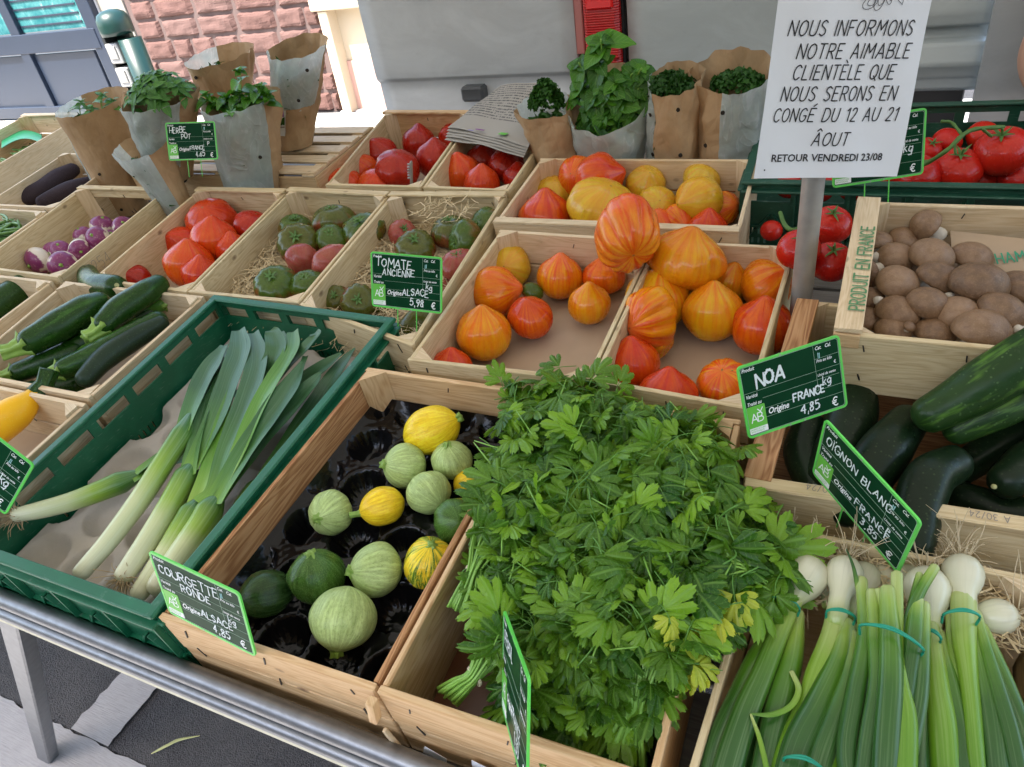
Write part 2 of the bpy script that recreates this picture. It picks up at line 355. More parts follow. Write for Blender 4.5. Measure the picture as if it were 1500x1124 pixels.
RYEL = gourd('yellow_round_courgette', (.78, .45, .012), (.84, .56, .02), None, 30, None, .28, endc=(.10, .22, .015))
RYG = gourd('yellow_green_round_courgette', (.76, .50, .015), (.82, .58, .03), (.70, .65, .10), 24, (.06, .17, .02), .26)
RYE = gourd('yellow_courgette_green_end', (.80, .50, .012), (.84, .58, .02), None, 30, None, .26, endc=(.05, .15, .015))
def longveg(name, a, b, spot, rough=.28, bumpy=0., streak=None, sps=230):
    m = NT(name); o = m.co(); uv = m.sep(m.co('UV')); r = m.rand()
    n = m.noise(m.mapv(o, (1, 1, 1), m.comb(m.off(9), 0., 0.)), 14, 4); c = m.mix(n, a, b)
    if streak:
        st = m.noise(m.comb(m.math('MULTIPLY', uv[0], 2.), m.math('MULTIPLY', uv[1], 9.), m.off(40)), 1.3, 3, .6); c = m.mix(m.ramp(st, (.56, 0.), (.72, .7)), c, streak)
    v = m.vor(o, sps); c = m.mix(m.ramp(v, (.10, .75), (.24, 0.)), c, spot)
    dust = m.noise(o, 55, 5, .7); c = m.mix(m.ramp(dust, (.62, 0.), (.82, .12)), c, (.30, .32, .26))
    m.set(Base_Color=c, Roughness=m.ramp(dust, (.3, rough), (.7, rough+.2)), Specular_IOR_Level=.25)
    m.bump(m.math('ADD', m.noise(o, 70, 3), m.math('MULTIPLY', m.ramp(m.vor(o, 60), (.0, 1.), (.22, 0.)), bumpy)), .3 if bumpy else .15, .0022); return m.m
COURG = longveg('courgette_skin', (.007, .030, .003), (.016, .060, .006), (.10, .20, .04), .2, 0, (.05, .14, .02))
COURGB = longveg('bluish_courgette_skin', (.007, .020, .010), (.018, .040, .018), (.06, .12, .05), .3, 0)
COURGL = longveg('light_courgette_skin', (.05, .14, .014), (.09, .22, .03), (.18, .30, .08), .27, 0)
CUC = longveg('cucumber_skin', (.003, .011, .004), (.010, .024, .009), (.035, .06, .022), .26, 1.0, None, 150)
CUCL = longveg('streaked_cucumber_skin', (.007, .026, .005), (.020, .058, .010), (.07, .13, .04), .26, .8, (.12, .26, .03), 150)
YCOUR = longveg('yellow_courgette_skin', (.78, .40, .008), (.84, .47, .015), (.80, .60, .08), .27)
ROOTB = longveg('dark_root_skin', (.020, .014, .018), (.05, .035, .04), (.09, .07, .07), .85, .6)
STEMC = plain('courgette_stem', (.22, .36, .06), .45, .35, 50, .3)
STEMD = plain('dry_pale_stem', (.42, .42, .18), .55, .3, 50, .3)
def grad(name, stops, rough=.32, lines=60., trans=0., ls=.25, lc=(.75, .85, .6)):
    m = NT(name); uv = m.sep(m.co('UV')); n = m.noise(m.comb(m.math('MULTIPLY', uv[0], 3.), m.math('MULTIPLY', uv[1], 3.), m.off(20)), 1.5, 3)
    u = m.math('ADD', uv[0], m.math('MULTIPLY', m.math('SUBTRACT', n, .5), .16)); c = m.ramp(u, *stops)
    ln = m.noise(m.comb(m.math('MULTIPLY', uv[0], 1.2), m.math('MULTIPLY', uv[1], lines), m.off(20)), 1., 2, .5)
    c = m.mix(m.ramp(ln, (.5, 0.), (.75, ls)), c, lc); c = m.mix(m.ramp(ln, (.22, ls), (.42, 0.)), c, (.02, .06, .02))
    m.set(Base_Color=c, Roughness=rough, Specular_IOR_Level=.5); m.bump(ln, .3, .0008)
    return m.m
LEEKS = grad('leek_shaft', [(0, (.58, .57, .38)), (.42, (.50, .54, .26)), (.62, (.24, .38, .04)), (.85, (.06, .17, .02)), (1, (.05, .14, .05))], .34, 40., 0., .14)
LEEKL = grad('leek_leaf', [(0, (.15, .30, .03)), (.18, (.055, .165, .025)), (.5, (.028, .10, .028)), (1, (.036, .11, .036))], .42, 36., 0., .22, (.25, .38, .25))
LEEKY = grad('young_leek_leaf', [(0, (.28, .42, .06)), (.3, (.10, .26, .02)), (1, (.04, .14, .015))], .4, 36., 0., .2, (.35, .5, .2))
ONST = grad('onion_stalk', [(0, (.42, .48, .18)), (.12, (.24, .36, .05)), (.28, (.075, .19, .010)), (.55, (.025, .095, .010)), (1, (.02, .075, .018))], .30, 34., 0., .22, (.35, .5, .25))
ONSTY = grad('pale_onion_stalk', [(0, (.42, .48, .17)), (.3, (.19, .33, .025)), (.7, (.11, .25, .012)), (1, (.07, .18, .012))], .32, 34., 0., .18, (.5, .62, .3))
BULB = grad('onion_bulb', [(0, (.55, .52, .36)), (.3, (.62, .60, .44)), (.6, (.60, .60, .42)), (.85, (.50, .56, .26)), (1, (.32, .44, .10))], .22, 30., 0., .12)
ROOT = plain('pale_roots', (.58, .47, .30), .8, .3, 60)
LROOT = plain('leek_roots', (.42, .31, .17), .85, .4, 60)
BANDG = plain('green_rubber_band', (.01, .28, .17), .4, .1)
BANDW = plain('beige_rubber_band', (.62, .53, .36), .5, .1)
def mush():
    m = NT('mushroom_cap'); o = m.co(); n = m.noise(o, 3, 4); v = m.noise(o, 14, 5, .7)
    r = m.rand(); c = m.ramp(m.math('ADD', m.math('MULTIPLY', n, .7), m.math('MULTIPLY', r, .35)), (.2, (.10, .052, .024)), (.5, (.21, .118, .058)), (.9, (.34, .21, .12)))
    fl = m.vor(m.mapv(o, (1, 1, 1), m.comb(m.off(9), 0., 0.)), 7.); c = m.mix(m.ramp(fl, (.05, .35), (.18, 0.)), c, (.40, .30, .21)); c = m.mix(m.ramp(v, (.52, 0.), (.72, .4)), c, (.44, .29, .17)); c = m.mix(m.ramp(m.noise(o, 2.3, 2), (.62, 0.), (.75, .4)), c, (.12, .05, .03)); m.set(Base_Color=c, Roughness=.34, Specular_IOR_Level=.45); m.bump(m.math('ADD', v, m.ramp(fl, (0., .6), (.25, 0.))), .22, .05); return m.m
MUSH = mush(); MSTEM = plain('mushroom_stem', (.60, .54, .44), .75, .12, 6, .3); SOIL = plain('dark_soil', (.03, .022, .015), .95, .4, 50, .5)
def turnip():
    m = NT('turnip_skin'); o = m.co(); s = m.sep(o); n = m.noise(o, 1.8, 4)
    f = m.ramp(m.math('ADD', s[2], m.math('MULTIPLY', n, 1.3)), (.85, 0.), (1.05, 1.)); c = m.mix(f, (.70, .62, .50), (.20, .025, .11))
    c = m.mix(m.ramp(m.noise(o, 5, 5, .7), (.55, 0.), (.75, .5)), c, (.62, .45, .42)); m.set(Base_Color=c, Roughness=.33); return m.m
TURN = turnip()
BEAN = plain('green_bean', (.12, .24, .05), .45, .4, 60)
STRAW = plain('wood_wool', (.62, .49, .28), .8, .3, 60)
def pulp():
    m = NT('moulded_pulp'); o = m.co(); n = m.noise(o, 120, 4, .7); b = m.noise(o, 8, 4)
    c = m.ramp(b, (.3, (.44, .385, .32)), (.7, (.55, .49, .42))); c = m.mix(m.ramp(m.vor(o, 40), (.03, .6), (.05, 0.)), c, (.15, .10, .07)); c = m.mix(m.math('MULTIPLY', n, .3), c, (.30, .27, .23)); m.set(Base_Color=c, Roughness=.95); m.bump(n, .5, .001); return m.m
PULP = pulp()
BLACKP = plain('black_tray_film', (.003, .003, .0035), .16, .2, 40, .5, Specular_IOR_Level=.3)
BROWNF = plain('wet_brown_floor', (.13, .045, .018), .3, .4, 16, .3)
PAPER = plain('white_paper', (.80, .82, .86), .7, .03, 8, .15)
INK = plain('black_ink', (.015, .015, .018), .7, .1)
GINK = plain('green_stamp_ink', (.10, .24, .10), .8, .2)
GREYINK = plain('grey_stamp_ink', (.28, .24, .2), .8, .2)
SLATE = plain('green_slate', (.005, .042, .016), .3, .4, 25, .05, Specular_IOR_Level=.05)
SLATEL = plain('bright_green_border', (.12, .62, .09), .35, .05)
LOGOG = plain('logo_green', (.13, .50, .05), .4, .05)
CHALK = plain('chalk', (.72, .80, .78), .9, .3, 900)
BLUECH = plain('pale_blue_chalk', (.30, .55, .55), .9, .3, 900)
PURPLE = plain('purple_print', (.20, .02, .22), .4, .1)
SKIN = plain('skin', (.50, .27, .18), .5, .12, 12, .1)
SHIRT = plain('dark_shirt', (.04, .05, .08), .9, .1, 40, .2)
TROUS = plain('dark_trousers', (.03, .03, .035), .9, .1, 40, .2)
HAIR = plain('brown_hair', (.06, .035, .02), .6, .3, 80)
# ================================================================== SETTING
def asphalt():
    m = NT('asphalt'); o = m.co(); v = m.vor(o, 260); n = m.noise(o, 90, 4, .7)
    c = m.ramp(m.math('ADD', m.math('MULTIPLY', v, .7), m.math('MULTIPLY', n, .4)), (.2, (.085, .082, .082)), (.55, (.04, .038, .04)), (.9, (.022, .021, .023)))
    c = m.mix(m.ramp(m.noise(o, 2.5, 6, .7), (.45, 0.), (.7, .6)), c, (.095, .088, .084)); c = m.mix(m.ramp(m.noise(o, 6, 5, .7), (.6, 0.), (.7, .5)), c, (.02, .018, .018)); m.set(Base_Color=c, Roughness=.85); m.bump(v, .7, .004); return m.m
def concrete(name, col, sc=1.):
    m = NT(name); o = m.co(); n = m.noise(o, 9*sc, 6, .7); l = m.noise(m.mapv(o, (25, 260, 25)), 1, 3)
    c = m.mix(n, tuple(x*.72 for x in col), tuple(x*1.15 for x in col)); c = m.mix(m.ramp(l, (.45, 0.), (.8, .35)), c, tuple(x*.55 for x in col))
    m.set(Base_Color=c, Roughness=.9); m.bump(m.math('ADD', n, l), .5, .003); return m.m
ASPH = asphalt(); CONC = concrete('pale_concrete_paving', (.38, .365, .36)); CONCW = concrete('bright_paving', (.5, .48, .45))
def sheet(name, x0, x1, y0, y1, z, mat, kind='structure'):
    o = obj(name, mesh(name, [(x0, y0, 0), (x1, y0, 0), (x1, y1, 0), (x0, y1, 0)], [(0, 1, 2, 3)], mat, smooth=False), None, (0, 0, z)); return tag(o, kind=kind)
sheet('ground', -120, 120, -120, 120, 0, ASPH)
sheet('road', -14, 14, .372, 2.6, .004, ASPH)
def ragged(name, x0, x1, y0, y1, z, mat, r=.004, step=.02):
    a = [(x, y1+rnd.uniform(-r, r)) for x in np.arange(x0, x1+step, step)] if x1-x0 > y1-y0 else None
    if a: pts = [(x0, y0)]+[(x1, y0)]+a[::-1]
    else: pts = [(x1+rnd.uniform(-r, r), y) for y in np.arange(y0, y1+step, step)]+[(x0+rnd.uniform(-r, r), y) for y in np.arange(y0, y1+step, step)][::-1]
    v = [(p[0], p[1], z) for p in pts]; o = wmesh(name, v, [tuple(range(len(v)))], mat, smooth=False); return tag(o, kind='structure')
ragged('pavement', -6, 3, -.9, .37, .008, CONC)
ragged('paving_strip', -1.70, -1.557, .374, 2.5, .012, CONC)
sheet('path', -14, 8, 2.64, 5.9, .008, CONCW)
g = Geo()
pp = [G(222, 1104, .016), G(245, 1092, .02), G(262, 1084, .02), G(292, 1078, .016)]; pp = crom(pp, 5)
g.add(tube_geo(pp, np.interp(np.linspace(0, 1, len(pp)), [0, .15, .6, 1], [.0015, .004, .005, .0012]), 6, flat=.4))
tag(g.build('fallen_leaf', STEMD), 'narrow pale green leaf strip lying on the dark asphalt', 'leaf')
# ---- buildings behind
PINKP = plain('pink_plaster', (.50, .31, .26), .9, .06, 3, .2); CREAMP = plain('cream_plaster', (.52, .44, .32), .9, .05, 3, .2)
MORT = plain('mortar', (.11, .075, .068), .95, .15, 12, .4)
def stonem():
    m = NT('red_sandstone'); o = m.co(); n = m.noise(o, 9, 6, .7); r = m.rand()
    c = m.mix(n, (.060, .026, .021), (.150, .074, .060)); c = m.mix(m.math('MULTIPLY', r, .45), c, (.14, .09, .08)); m.set(Base_Color=c, Roughness=.9)
    m.bump(n, .7, .02); return m.m
STONE = stonem()
wl = empty('stone_wall', (-5.9, 5.95, 0), 'rough pink sandstone block wall behind the potted herbs', 'wall')
box('mortar_bed', (-5.88, 6.05, .8), (2.5, .14, 3.6), MORT, wl, 0)
z = -.0; row = 0
while z < 1.7:
    h = .185+rnd.uniform(-.012, .02); x = -7.08-rnd.uniform(0, .2)
    while x < -4.75:
        w = rnd.choice((.28, .40, .52, .34)) + rnd.uniform(-.03, .03); xa, xb = max(x, -7.08), min(x+w, -4.72)
        if xb-xa > .08:
            n = 9; vs, fs = [], []; Ls, Hs = xb-xa-.022, h-.022
            for j in range(n+1):
                for i in range(n+1):
                    u, v = i/n, j/n; e = min(u, 1-u, v, 1-v)
                    d = (.0 if e < .01 else (.034 if e < .2 else .040)+(.016*mnoise.noise(Vector(((xa+u*Ls)*7, z*9+v*Hs*14, 3.1)))))
                    vs.append((xa+.011+u*Ls+(rnd.uniform(-.004, .004)), 5.985-d, z+.011+v*Hs+rnd.uniform(-.004, .004)))
            for j in range(n):
                for i in range(n): fs.append((j*(n+1)+i, j*(n+1)+i+1, (j+1)*(n+1)+i+1, (j+1)*(n+1)+i))
            wmesh('stone', vs, fs, STONE, wl, smooth=False)
        x += w
    z += h; row += 1
pk = empty('plaster_wall', (-4.0, 6.0, 0), 'sunlit cream and pink plastered house wall beside the van', 'wall')
box('lower_wall', (-3.3, 6.12, .2), (2.8, .2, .5), PINKP, pk, .004); box('upper_wall', (-3.3, 6.14, 1.4), (2.8, .2, 1.9), CREAMP, pk, .004)
box('cornice', (-3.3, 6.05, .955), (2.86, .34, .1), CREAMP, pk, .01); box('plinth', (-3.3, 6.08, -.02), (2.9, .26, .06), CONCW, pk, .01)
box('pilaster', (-4.62, 6.0, .45), (.1, .2, .9), CREAMP, pk, .006)
DOORP = plain('slate_blue_door_paint', (.014, .022, .040), .35, .1, 3); GLASSB = NT('turquoise_shop_glass')
_o = GLASSB.co(); _n1 = GLASSB.noise(_o, 7, 5, .7, 1.); GLASSB.set(Base_Color=GLASSB.ramp(_n1, (.35, (.01, .11, .12)), (.6, (.06, .20, .20)), (.70, (.26, .33, .31))), Roughness=.1); GLASSB = GLASSB.m
FACADE = concrete('grey_facade', (.30, .28, .24), .4)
dr = empty('shop_door', (-8.6, 5.9, 0), 'slate blue shop door with turquoise glazing, far left', 'door')
dx0, dx1 = -9.9, -7.28
box('lower_panel', (-8.32, 5.93, .42), (1.02, .04, .62), DOORP, dr, .006)
box('lower_panel', (-9.5, 5.93, .42), (1.02, .04, .62), DOORP, dr, .006)
for cx, w in ((-7.62, .19), (-8.92, .16), (-10.1, .16)): box('stile', (cx, 5.91, .9), (w, .08, 1.7), DOORP, dr, .006)
box('rail', (-8.9, 5.905, .85), (2.6, .09, .20), DOORP, dr, .006); box('rail', (-8.9, 5.905, .10), (2.6, .09, .13), DOORP, dr, .006)
box('pane', (-8.32, 5.935, 1.32), (1.08, .02, .72), GLASSB, dr, 0); box('pane', (-9.5, 5.935, 1.32), (1.08, .02, .72), GLASSB, dr, 0)
for k in range(7): box('blind_slat', (-8.32, 5.92, 1.02+.085*k), (1.04, .01, .018), DOORP, dr, .001)
fw = box('facade_wall', (-7.33, 6.06, .9), (.38, .2, 1.9), FACADE, None, .004); tag(fw, 'narrow grey wall strip between shop door and stone wall', 'wall')
fw = box('facade_wall', (-11.6, 6.06, .9), (2.7, .2, 1.9), FACADE, None, .004); tag(fw, 'plain grey shop wall left of the blue door', 'wall')
# market power post
DG = plain('bottle_green_metal', (.005, .030, .024), .35, .15, 20); SOCK = plain('socket_white', (.34, .34, .33), .5, .05)
pb = empty('power_post', (-5.18, 4.2, 0), 'bottle green market power post with its hatch open on white sockets', 'power post')
g = Geo(); cx, cy = -5.2, 4.2
prof = [(.0, .135), (.78, .135), (.80, .13)]
g.add(tube_geo([(cx, cy, 0), (cx, cy, .62)], [.125, .125], 20, rnd_end=False)); g.build('post_body', DG, pb)
g = Geo(); g.add(tube_geo([(cx, cy, 1.10), (cx, cy, 1.13), (cx, cy, 1.17), (cx, cy, 1.205), (cx, cy, 1.24), (cx, cy, 1.262), (cx, cy, 1.27)], [.118, .122, .122, .118, .10, .06, .005], 24, rnd_end=False)); g.build('domed_cap', DG, pb)
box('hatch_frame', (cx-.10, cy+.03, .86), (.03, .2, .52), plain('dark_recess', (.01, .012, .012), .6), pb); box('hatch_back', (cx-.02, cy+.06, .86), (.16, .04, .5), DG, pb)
for zz in (.98, .81): s_ = box('socket', (cx-.04, cy-.03, zz), (.13, .10, .14), SOCK, pb, .008); box('socket_flap', (cx-.04, cy-.086, zz+.01), (.09, .012, .09), STEEL, s_, .004)
g = Geo(); g.add(tube_geo([(cx+.12, cy-.02, 0), (cx+.12, cy-.02, 1.07)], [.085, .085], 16, rnd_end=False)); g.build('open_hatch', DG, pb)
# ---- van
VANW = plain('grey_van_paint', (.33, .345, .35), .38, .06, 5, .05)
def vanpaint(name, col):
    m = NT(name); o = m.co(); n = m.noise(m.mapv(o, (1, 1, 2.2)), 3.4, 7, .68, .9); sp = m.noise(o, 24, 6, .75)
    c = m.mix(m.ramp(n, (.45, 0.), (.66, .7)), col, tuple(min(1, x*1.2) for x in col)); c = m.mix(m.ramp(sp, (.60, 0.), (.75, .25)), c, tuple(x*.62 for x in col))
    m.set(Base_Color=c, Roughness=m.ramp(n, (.3, .30), (.7, .55)), Coat_Weight=.2, Coat_Roughness=.3); return m.m
VP1 = vanpaint('dusty_grey_van_door', (.52, .54, .545)); VP2 = vanpaint('dusty_grey_van_body', (.50, .54, .535))
REDL = NT('red_lamp_lens'); _u = REDL.co(); _w = REDL.n('ShaderNodeTexWave', wave_type='BANDS', bands_direction='Z'); REDL.l(_u, _w.inputs[0]); _w.inputs['Scale'].default_value = 45
REDL.set(Base_Color=REDL.mix(_w.outputs[0], (.42, .004, .006), (.62, .02, .02)), Roughness=.12, Coat_Weight=.5); REDL.bump(_w.outputs[0], .4, .003); REDL = REDL.m
REDB = NT('bright_red_reflector').set(Base_Color=(.90, .01, .01), Roughness=.1, Coat_Weight=.6).m
AMB = NT('pinkish_lens').set(Base_Color=(.55, .22, .20), Roughness=.15).m
BLACKT = plain('black_trim', (.012, .012, .013), .45, .2)
vn = empty('van', (-.4, 2.4, 0), 'dusty grey van parked right behind the stall with a tall red tail light', 'van')
def panel(name, x0, x1, zs, ys, mat, th=.05, nx=14, wob=.003):
    vs, fs = [], []; nz = len(zs)
    zz = np.interp(np.linspace(0, nz-1, (nz-1)*5+1), range(nz), zs); yy = np.interp(np.linspace(0, nz-1, (nz-1)*5+1), range(nz), ys); nz = len(zz)
    for lay in (0, 1):
        for j in range(nz):
            for i in range(nx+1):
                x = x0+(x1-x0)*i/nx; vs.append((x, yy[j]+wob*mnoise.noise(Vector((x*4, zz[j]*5, 1)))+lay*th, zz[j]))
    q = nz*(nx+1)
    for j in range(nz-1):
        for i in range(nx):
            a = j*(nx+1)+i; fs.append((a, a+1, a+nx+2, a+nx+1)); fs.append((q+a, q+a+nx+1, q+a+nx+2, q+a+1))
    for j in range(nz-1):
        a = j*(nx+1); fs.append((a, a+nx+1, q+a+nx+1, q+a)); a += nx; fs.append((a, q+a, q+a+nx+1, a+nx+1))
    return wmesh(name, vs, fs, mat, vn)
panel('rear_door', -1.635, -.862, (.34, .9, 1.125, 1.14, 1.16, 1.6, 2.3), (2.34, 2.325, 2.318, 2.303, 2.30, 2.29, 2.33), VP1)
box('door_trim', (-1.25, 2.285, 1.43), (.42, .03, .028), BLACKT, vn, .008)
box('latch', (-1.245, 2.30, 1.085), (.085, .05, .05), plain('dark_latch', (.05, .055, .06), .3), vn, .008)
box('lamp_housing', (-.782, 2.335, 1.5), (.15, .04, .82), BLACKT, vn, .006)
box('pillar', (-.776, 2.37, 1.2), (.19, .05, 1.9), VP2, vn, .004)
tl = box('tail_light', (-.773, 2.31, 1.49), (.112, .05, .72), REDL, vn, .012)
box('reflector', (-.773, 2.283, 1.41), (.085, .012, .19), REDB, tl, .006); box('reflector', (-.765, 2.283, 1.2), (.10, .012, .05), REDL, tl, .004); box('reflector', (-.79, 2.283, 1.165), (.03, .012, .05), REDB, tl, .004)
box('side_lens', (-.848, 2.315, 1.29), (.028, .03, .2), AMB, vn, .003); box('side_cap', (-.848, 2.315, 1.44), (.028, .03, .09), BLACKT, vn, .003)
panel('body_side', -.697, .03, (.34, .9, 1.1, 1.3, 1.6, 2.3), (2.36, 2.33, 2.315, 2.31, 2.30, 2.34), VP2)
# bumper region: horizontal bulging bands
panel('bumper', .03, .25, (1.035, 1.05, 1.08, 1.085, 1.12, 1.17, 1.178, 1.205, 1.21, 1.24, 1.3, 2.3), (2.36, 2.325, 2.31, 2.300, 2.28, 2.30, 2.33, 2.335, 2.305, 2.30, 2.31, 2.36), VP2, .05, 8, .001)
box('underbody', (.13, 2.42, .75), (.2, .06, .8), BLACKT, vn, .004); box('floor_pan', (-.4, 3.0, .42), (2.3, 1.2, .08), BLACKT, vn, .004)
panel('side_panel', .236, 1.3, (.34, .9, 1.1, 1.6, 2.3), (2.20, 2.20, 2.2, 2.2, 2.2), vanpaint('pale_grey_panel', (.36, .36, .36)), .04, 8, .001)
box('roof', (-.3, 3.2, 2.31), (2.7, 1.9, .05), VANW, vn, .01)
for s in (-1.4, .8):
    g = Geo(); g.add(tube_geo([(s, 2.5, .33), (s, 2.7, .33)], [.33, .33], 28, rnd_end=False)); wh = g.build('wheel', BLACKT, vn)
# ---- awning out of view, sized and dimmed to shape the light on the stall
AWN = NT('dimmed_awning_cloth'); AWN.set(Base_Color=(.22, .215, .20), Roughness=.9); _t = AWN.n('ShaderNodeBsdfTranslucent'); _t.inputs[0].default_value = (.42, .40, .35, 1)
_mx = AWN.n('ShaderNodeMixShader'); _mx.inputs[0].default_value = .25; AWN.l(AWN.p.outputs[0], _mx.inputs[1]); AWN.l(_t.outputs[0], _mx.inputs[2]); AWN.l(_mx.outputs[0], AWN.out.inputs[0])
aw = empty('awning', (-.6, .4, 2.6), 'unseen awning above the stall, sized and dimmed to shape its light', 'awning')
vs, fs = [], []
for j in range(9):
    for i in range(25): x = -3.6+6.6*i/24; y = -1.15+3.43*j/8; vs.append((x, y, 2.45+.10*(y+1.15)+.03*math.cos(i*math.pi/3)))
for j in range(8):
    for i in range(24): a = j*25+i; fs.append((a, a+1, a+26, a+25))
wmesh('awning_cloth', vs, fs, AWN.m, aw)
FARH = concrete('dark_house_plaster', (.16, .14, .12), .3)  # dark houses behind the camera, added to cut the low sky and sharpen reflections
for x0, w_, h_ in ((-16, 9, 6.2), (-6.8, 8, 5.4), (1.4, 9, 6.6), (10.6, 8, 5.8)):
    hs = empty('house', (x0+w_/2, -12, 0), 'unseen house added behind the photographer to block the low sky, '+{-16: 'leftmost', -6.8: 'low one', 1.4: 'tallest', 10.6: 'rightmost'}[x0], 'house', 'unseen houses added behind the photographer')
    box('wall', (x0+w_/2, -12.5, h_/2), (w_, 4, h_), FARH, hs, .02); box('roof', (x0+w_/2, -12.4, h_+.15), (w_+.3, 4.4, .3), DOORP, hs, .05)
    for i in range(3):
        for j in range(2): wq = box('window', (x0+w_*(i+.5)/3, -10.47, 1.6+2.6*j), (1.0, .08, 1.4), DOORP, hs, .01)
# ================================================================== TABLE
tb = empty('market_table', (-.6, 1.1, 0), 'long market trestle table with galvanised front rail carrying all the crates', 'table')
for k in range(8):
    y0 = .30+k*.215; a = RP(-3.5, y0+.1, -.166); b = RP(1.5, y0+.1, -.166)
    m = frame(a, Vector(b)-Vector(a), UP); bmobj('table_plank', boxmesh(5.0, .205, .014, .002, 0, 0, -.1, 0), WEATH, tb, m)
g = Geo(); g.add(tube_geo([(-3.6, .292, .880), (1.6, .292, .880)], [.0135, .0135], 16)); g.build('front_rail', METAL, tb)
g = Geo(); g.add(tube_geo([(-3.6, .283, .854), (1.6, .283, .854)], [.0105, .0105], 14)); g.build('lower_rail', METAL, tb)
board('table_edge_strip', (-3.6, .277, .830), (1.6, .277, .830), .018, .03, plain('cream_edging', (.55, .53, .40), .6, .2, 50), tb, (0, 0, 1))
def bar(name, a, b, w, t, mat, par):
    a = Vector(a); b = Vector(b); m = frame(a, b-a, (0, 1, 0)); return bmobj(name, boxmesh((b-a).length, w, t, .003, 0, 0, -w/2, -t/2), mat, par, m)
def square_leg(top, bot): return bar('leg', top, bot, .042, .03, METAL, tb)
square_leg((-1.13, .30, .85), (-1.70, .30, 0)); square_leg((.9, .30, .85), (1.4, .30, 0)); square_leg((-1.13, 1.8, .98), (-1.7, 1.8, 0)); square_leg((.9, 1.8, .98), (1.4, 1.8, 0))
a = V(-6, 1104, .30); bar('crossbar', (-3.4, .30, a[2]), (1.4, .30, a[2]-.0), .03, .03, METAL, tb)
bar('crossbar', (-1.62, .3, .12), (-1.62, 1.8, .12), .03, .03, METAL, tb)
# ================================================================== CRATES
def wood_crate(label, c4, dz=0., H=.148, fl=.118, fm=PINE, sm=None, bm_=None, liner=KRAFTL, ledge='b', posts=True, group='pale wooden produce crates on the stall', handle=False, wide=None, single=False, name='wooden_crate', bt=.045):
    sm = sm or fm; bm_ = bm_ or fm
    P = [RP(x, y, dz) for x, y in c4]; ctr = sum(P)/4-np.array([0, 0, H])
    root = empty(name, ctr, label, 'crate', group)
    FL, FR, BR, BL = [Vector(p) for p in P]
    half = (H-.006)/2
    def wall(a, b, mat, two=True, t=.009):
        if two: board('board', a, b, half, t, mat, root, drop=-half, bev=.001); board('board', a, b, half, t*.9, mat, root, drop=-H+.001, side=.0006, bev=.001)
        else: board('board', a, b, H-.003, t, mat, root, drop=-H+.001, bev=.0012)
    wall(FL, FR, fm, not single)
    wall(BR, BL, bm_, not single) if not handle else None
    if handle:
        board('board', BR, BL, .026, .009, bm_, root, drop=-.026); board('board', BR, BL, .042, .009, bm_, root, drop=-H+.001)
    dF = (BL-FL).normalized()*.0095
    wall(FR+(BR-FR).normalized()*.0097, BR-(BR-FR).normalized()*.0097, sm, False, .0075); wall(BL-dF*1.02, FL+dF*1.02, sm, False, .0075)
    ux = (FR-FL).normalized(); uy = (BL-FL).normalized()
    if posts:
        for c, sx, sy in ((FL, 1, 1), (FR, -1, 1), (BR, -1, -1), (BL, 1, -1)):
            if posts == 'b' and sy > 0: continue
            o_ = c+ux*sx*.0085+uy*sy*.0098; lo = -H+.002; hi = -.0025 if sy > 0 else .0035
            tri = [o_, o_+ux*sx*.036, o_+uy*sy*.03]; vs = [p+UP*lo for p in tri]+[p+UP*hi for p in tri]
            fs = [(2, 1, 0), (3, 4, 5), (0, 1, 4, 3), (1, 2, 5, 4), (2, 0, 3, 5)]
            uv = [(0, 0), (0, .03), (0, .06), (H, 0), (H, .03), (H, .06)]
            wmesh('corner_post', vs, fs, RAWW if fm is not PINE else PINE, root, uv=uv, smooth=False)
    if 'b' in ledge: board('top_batten', BR+UP*.0005, BL+UP*.0005, .006, .020, bm_, root, drop=.0, side=-.003)
    if 'f' in ledge: board('top_batten', FL+UP*.0005, FR+UP*.0005, .006, .020, fm, root, drop=.0, side=-.003)
    if wide:
        s0, s1 = FL+uy*wide[0], FL+uy*wide[1]
        m = frame(s0, s1-s0, UP); L = (s1-s0).length
        bmobj('top_rail', boxmesh(L, .034, .007, .001, .0006, 0, -.030, .0012), wide[2], root, m)
        bmobj('corner_block', boxmesh(.02, .032, .022, .001, 0, -.001, -.0288, -.0226), PINE, root, m)
    ins = .010; q = [FL+ux*ins+uy*ins, FR-ux*ins+uy*ins, BR-ux*ins-uy*ins, BL+ux*ins-uy*ins]
    t0, t1 = -fl-.006, -fl
    vs = [p+UP*t0 for p in q]+[p+UP*t1 for p in q]
    wmesh('floor_liner', vs, [(3, 2, 1, 0), (4, 5, 6, 7), (0, 1, 5, 4), (1, 2, 6, 5), (2, 3, 7, 6), (3, 0, 4, 7)], liner, root, smooth=False, uv=[(0, 0), (.3, 0), (.3, .5), (0, .5)]*2)
    g = Geo()
    for a, b in ((FL, FR), (BR, BL)):
        d = (b-a); L = d.length; d = d.normalized(); nrm = UP.cross(d)
        for u in (.035, L/2, L-.035):
            for hh in (-.02, -.07):
                c = a+d*u+UP*(hh+rnd.uniform(-.004, .004)); rot = frame((0, 0, 0), (d*rnd.uniform(-.5, .5)+UP), nrm)
                g.add(boxgeo(c-nrm*.0005, (rnd.choice((.010, .013, .019)), .0016, .0015), rot)); g.add(boxgeo(c+nrm*.0094, (.009, .0014, .0014), rot))
    w = g.build('staples', STAPLE, root, smooth=False); w['kind'] = 'stuff'
    return root
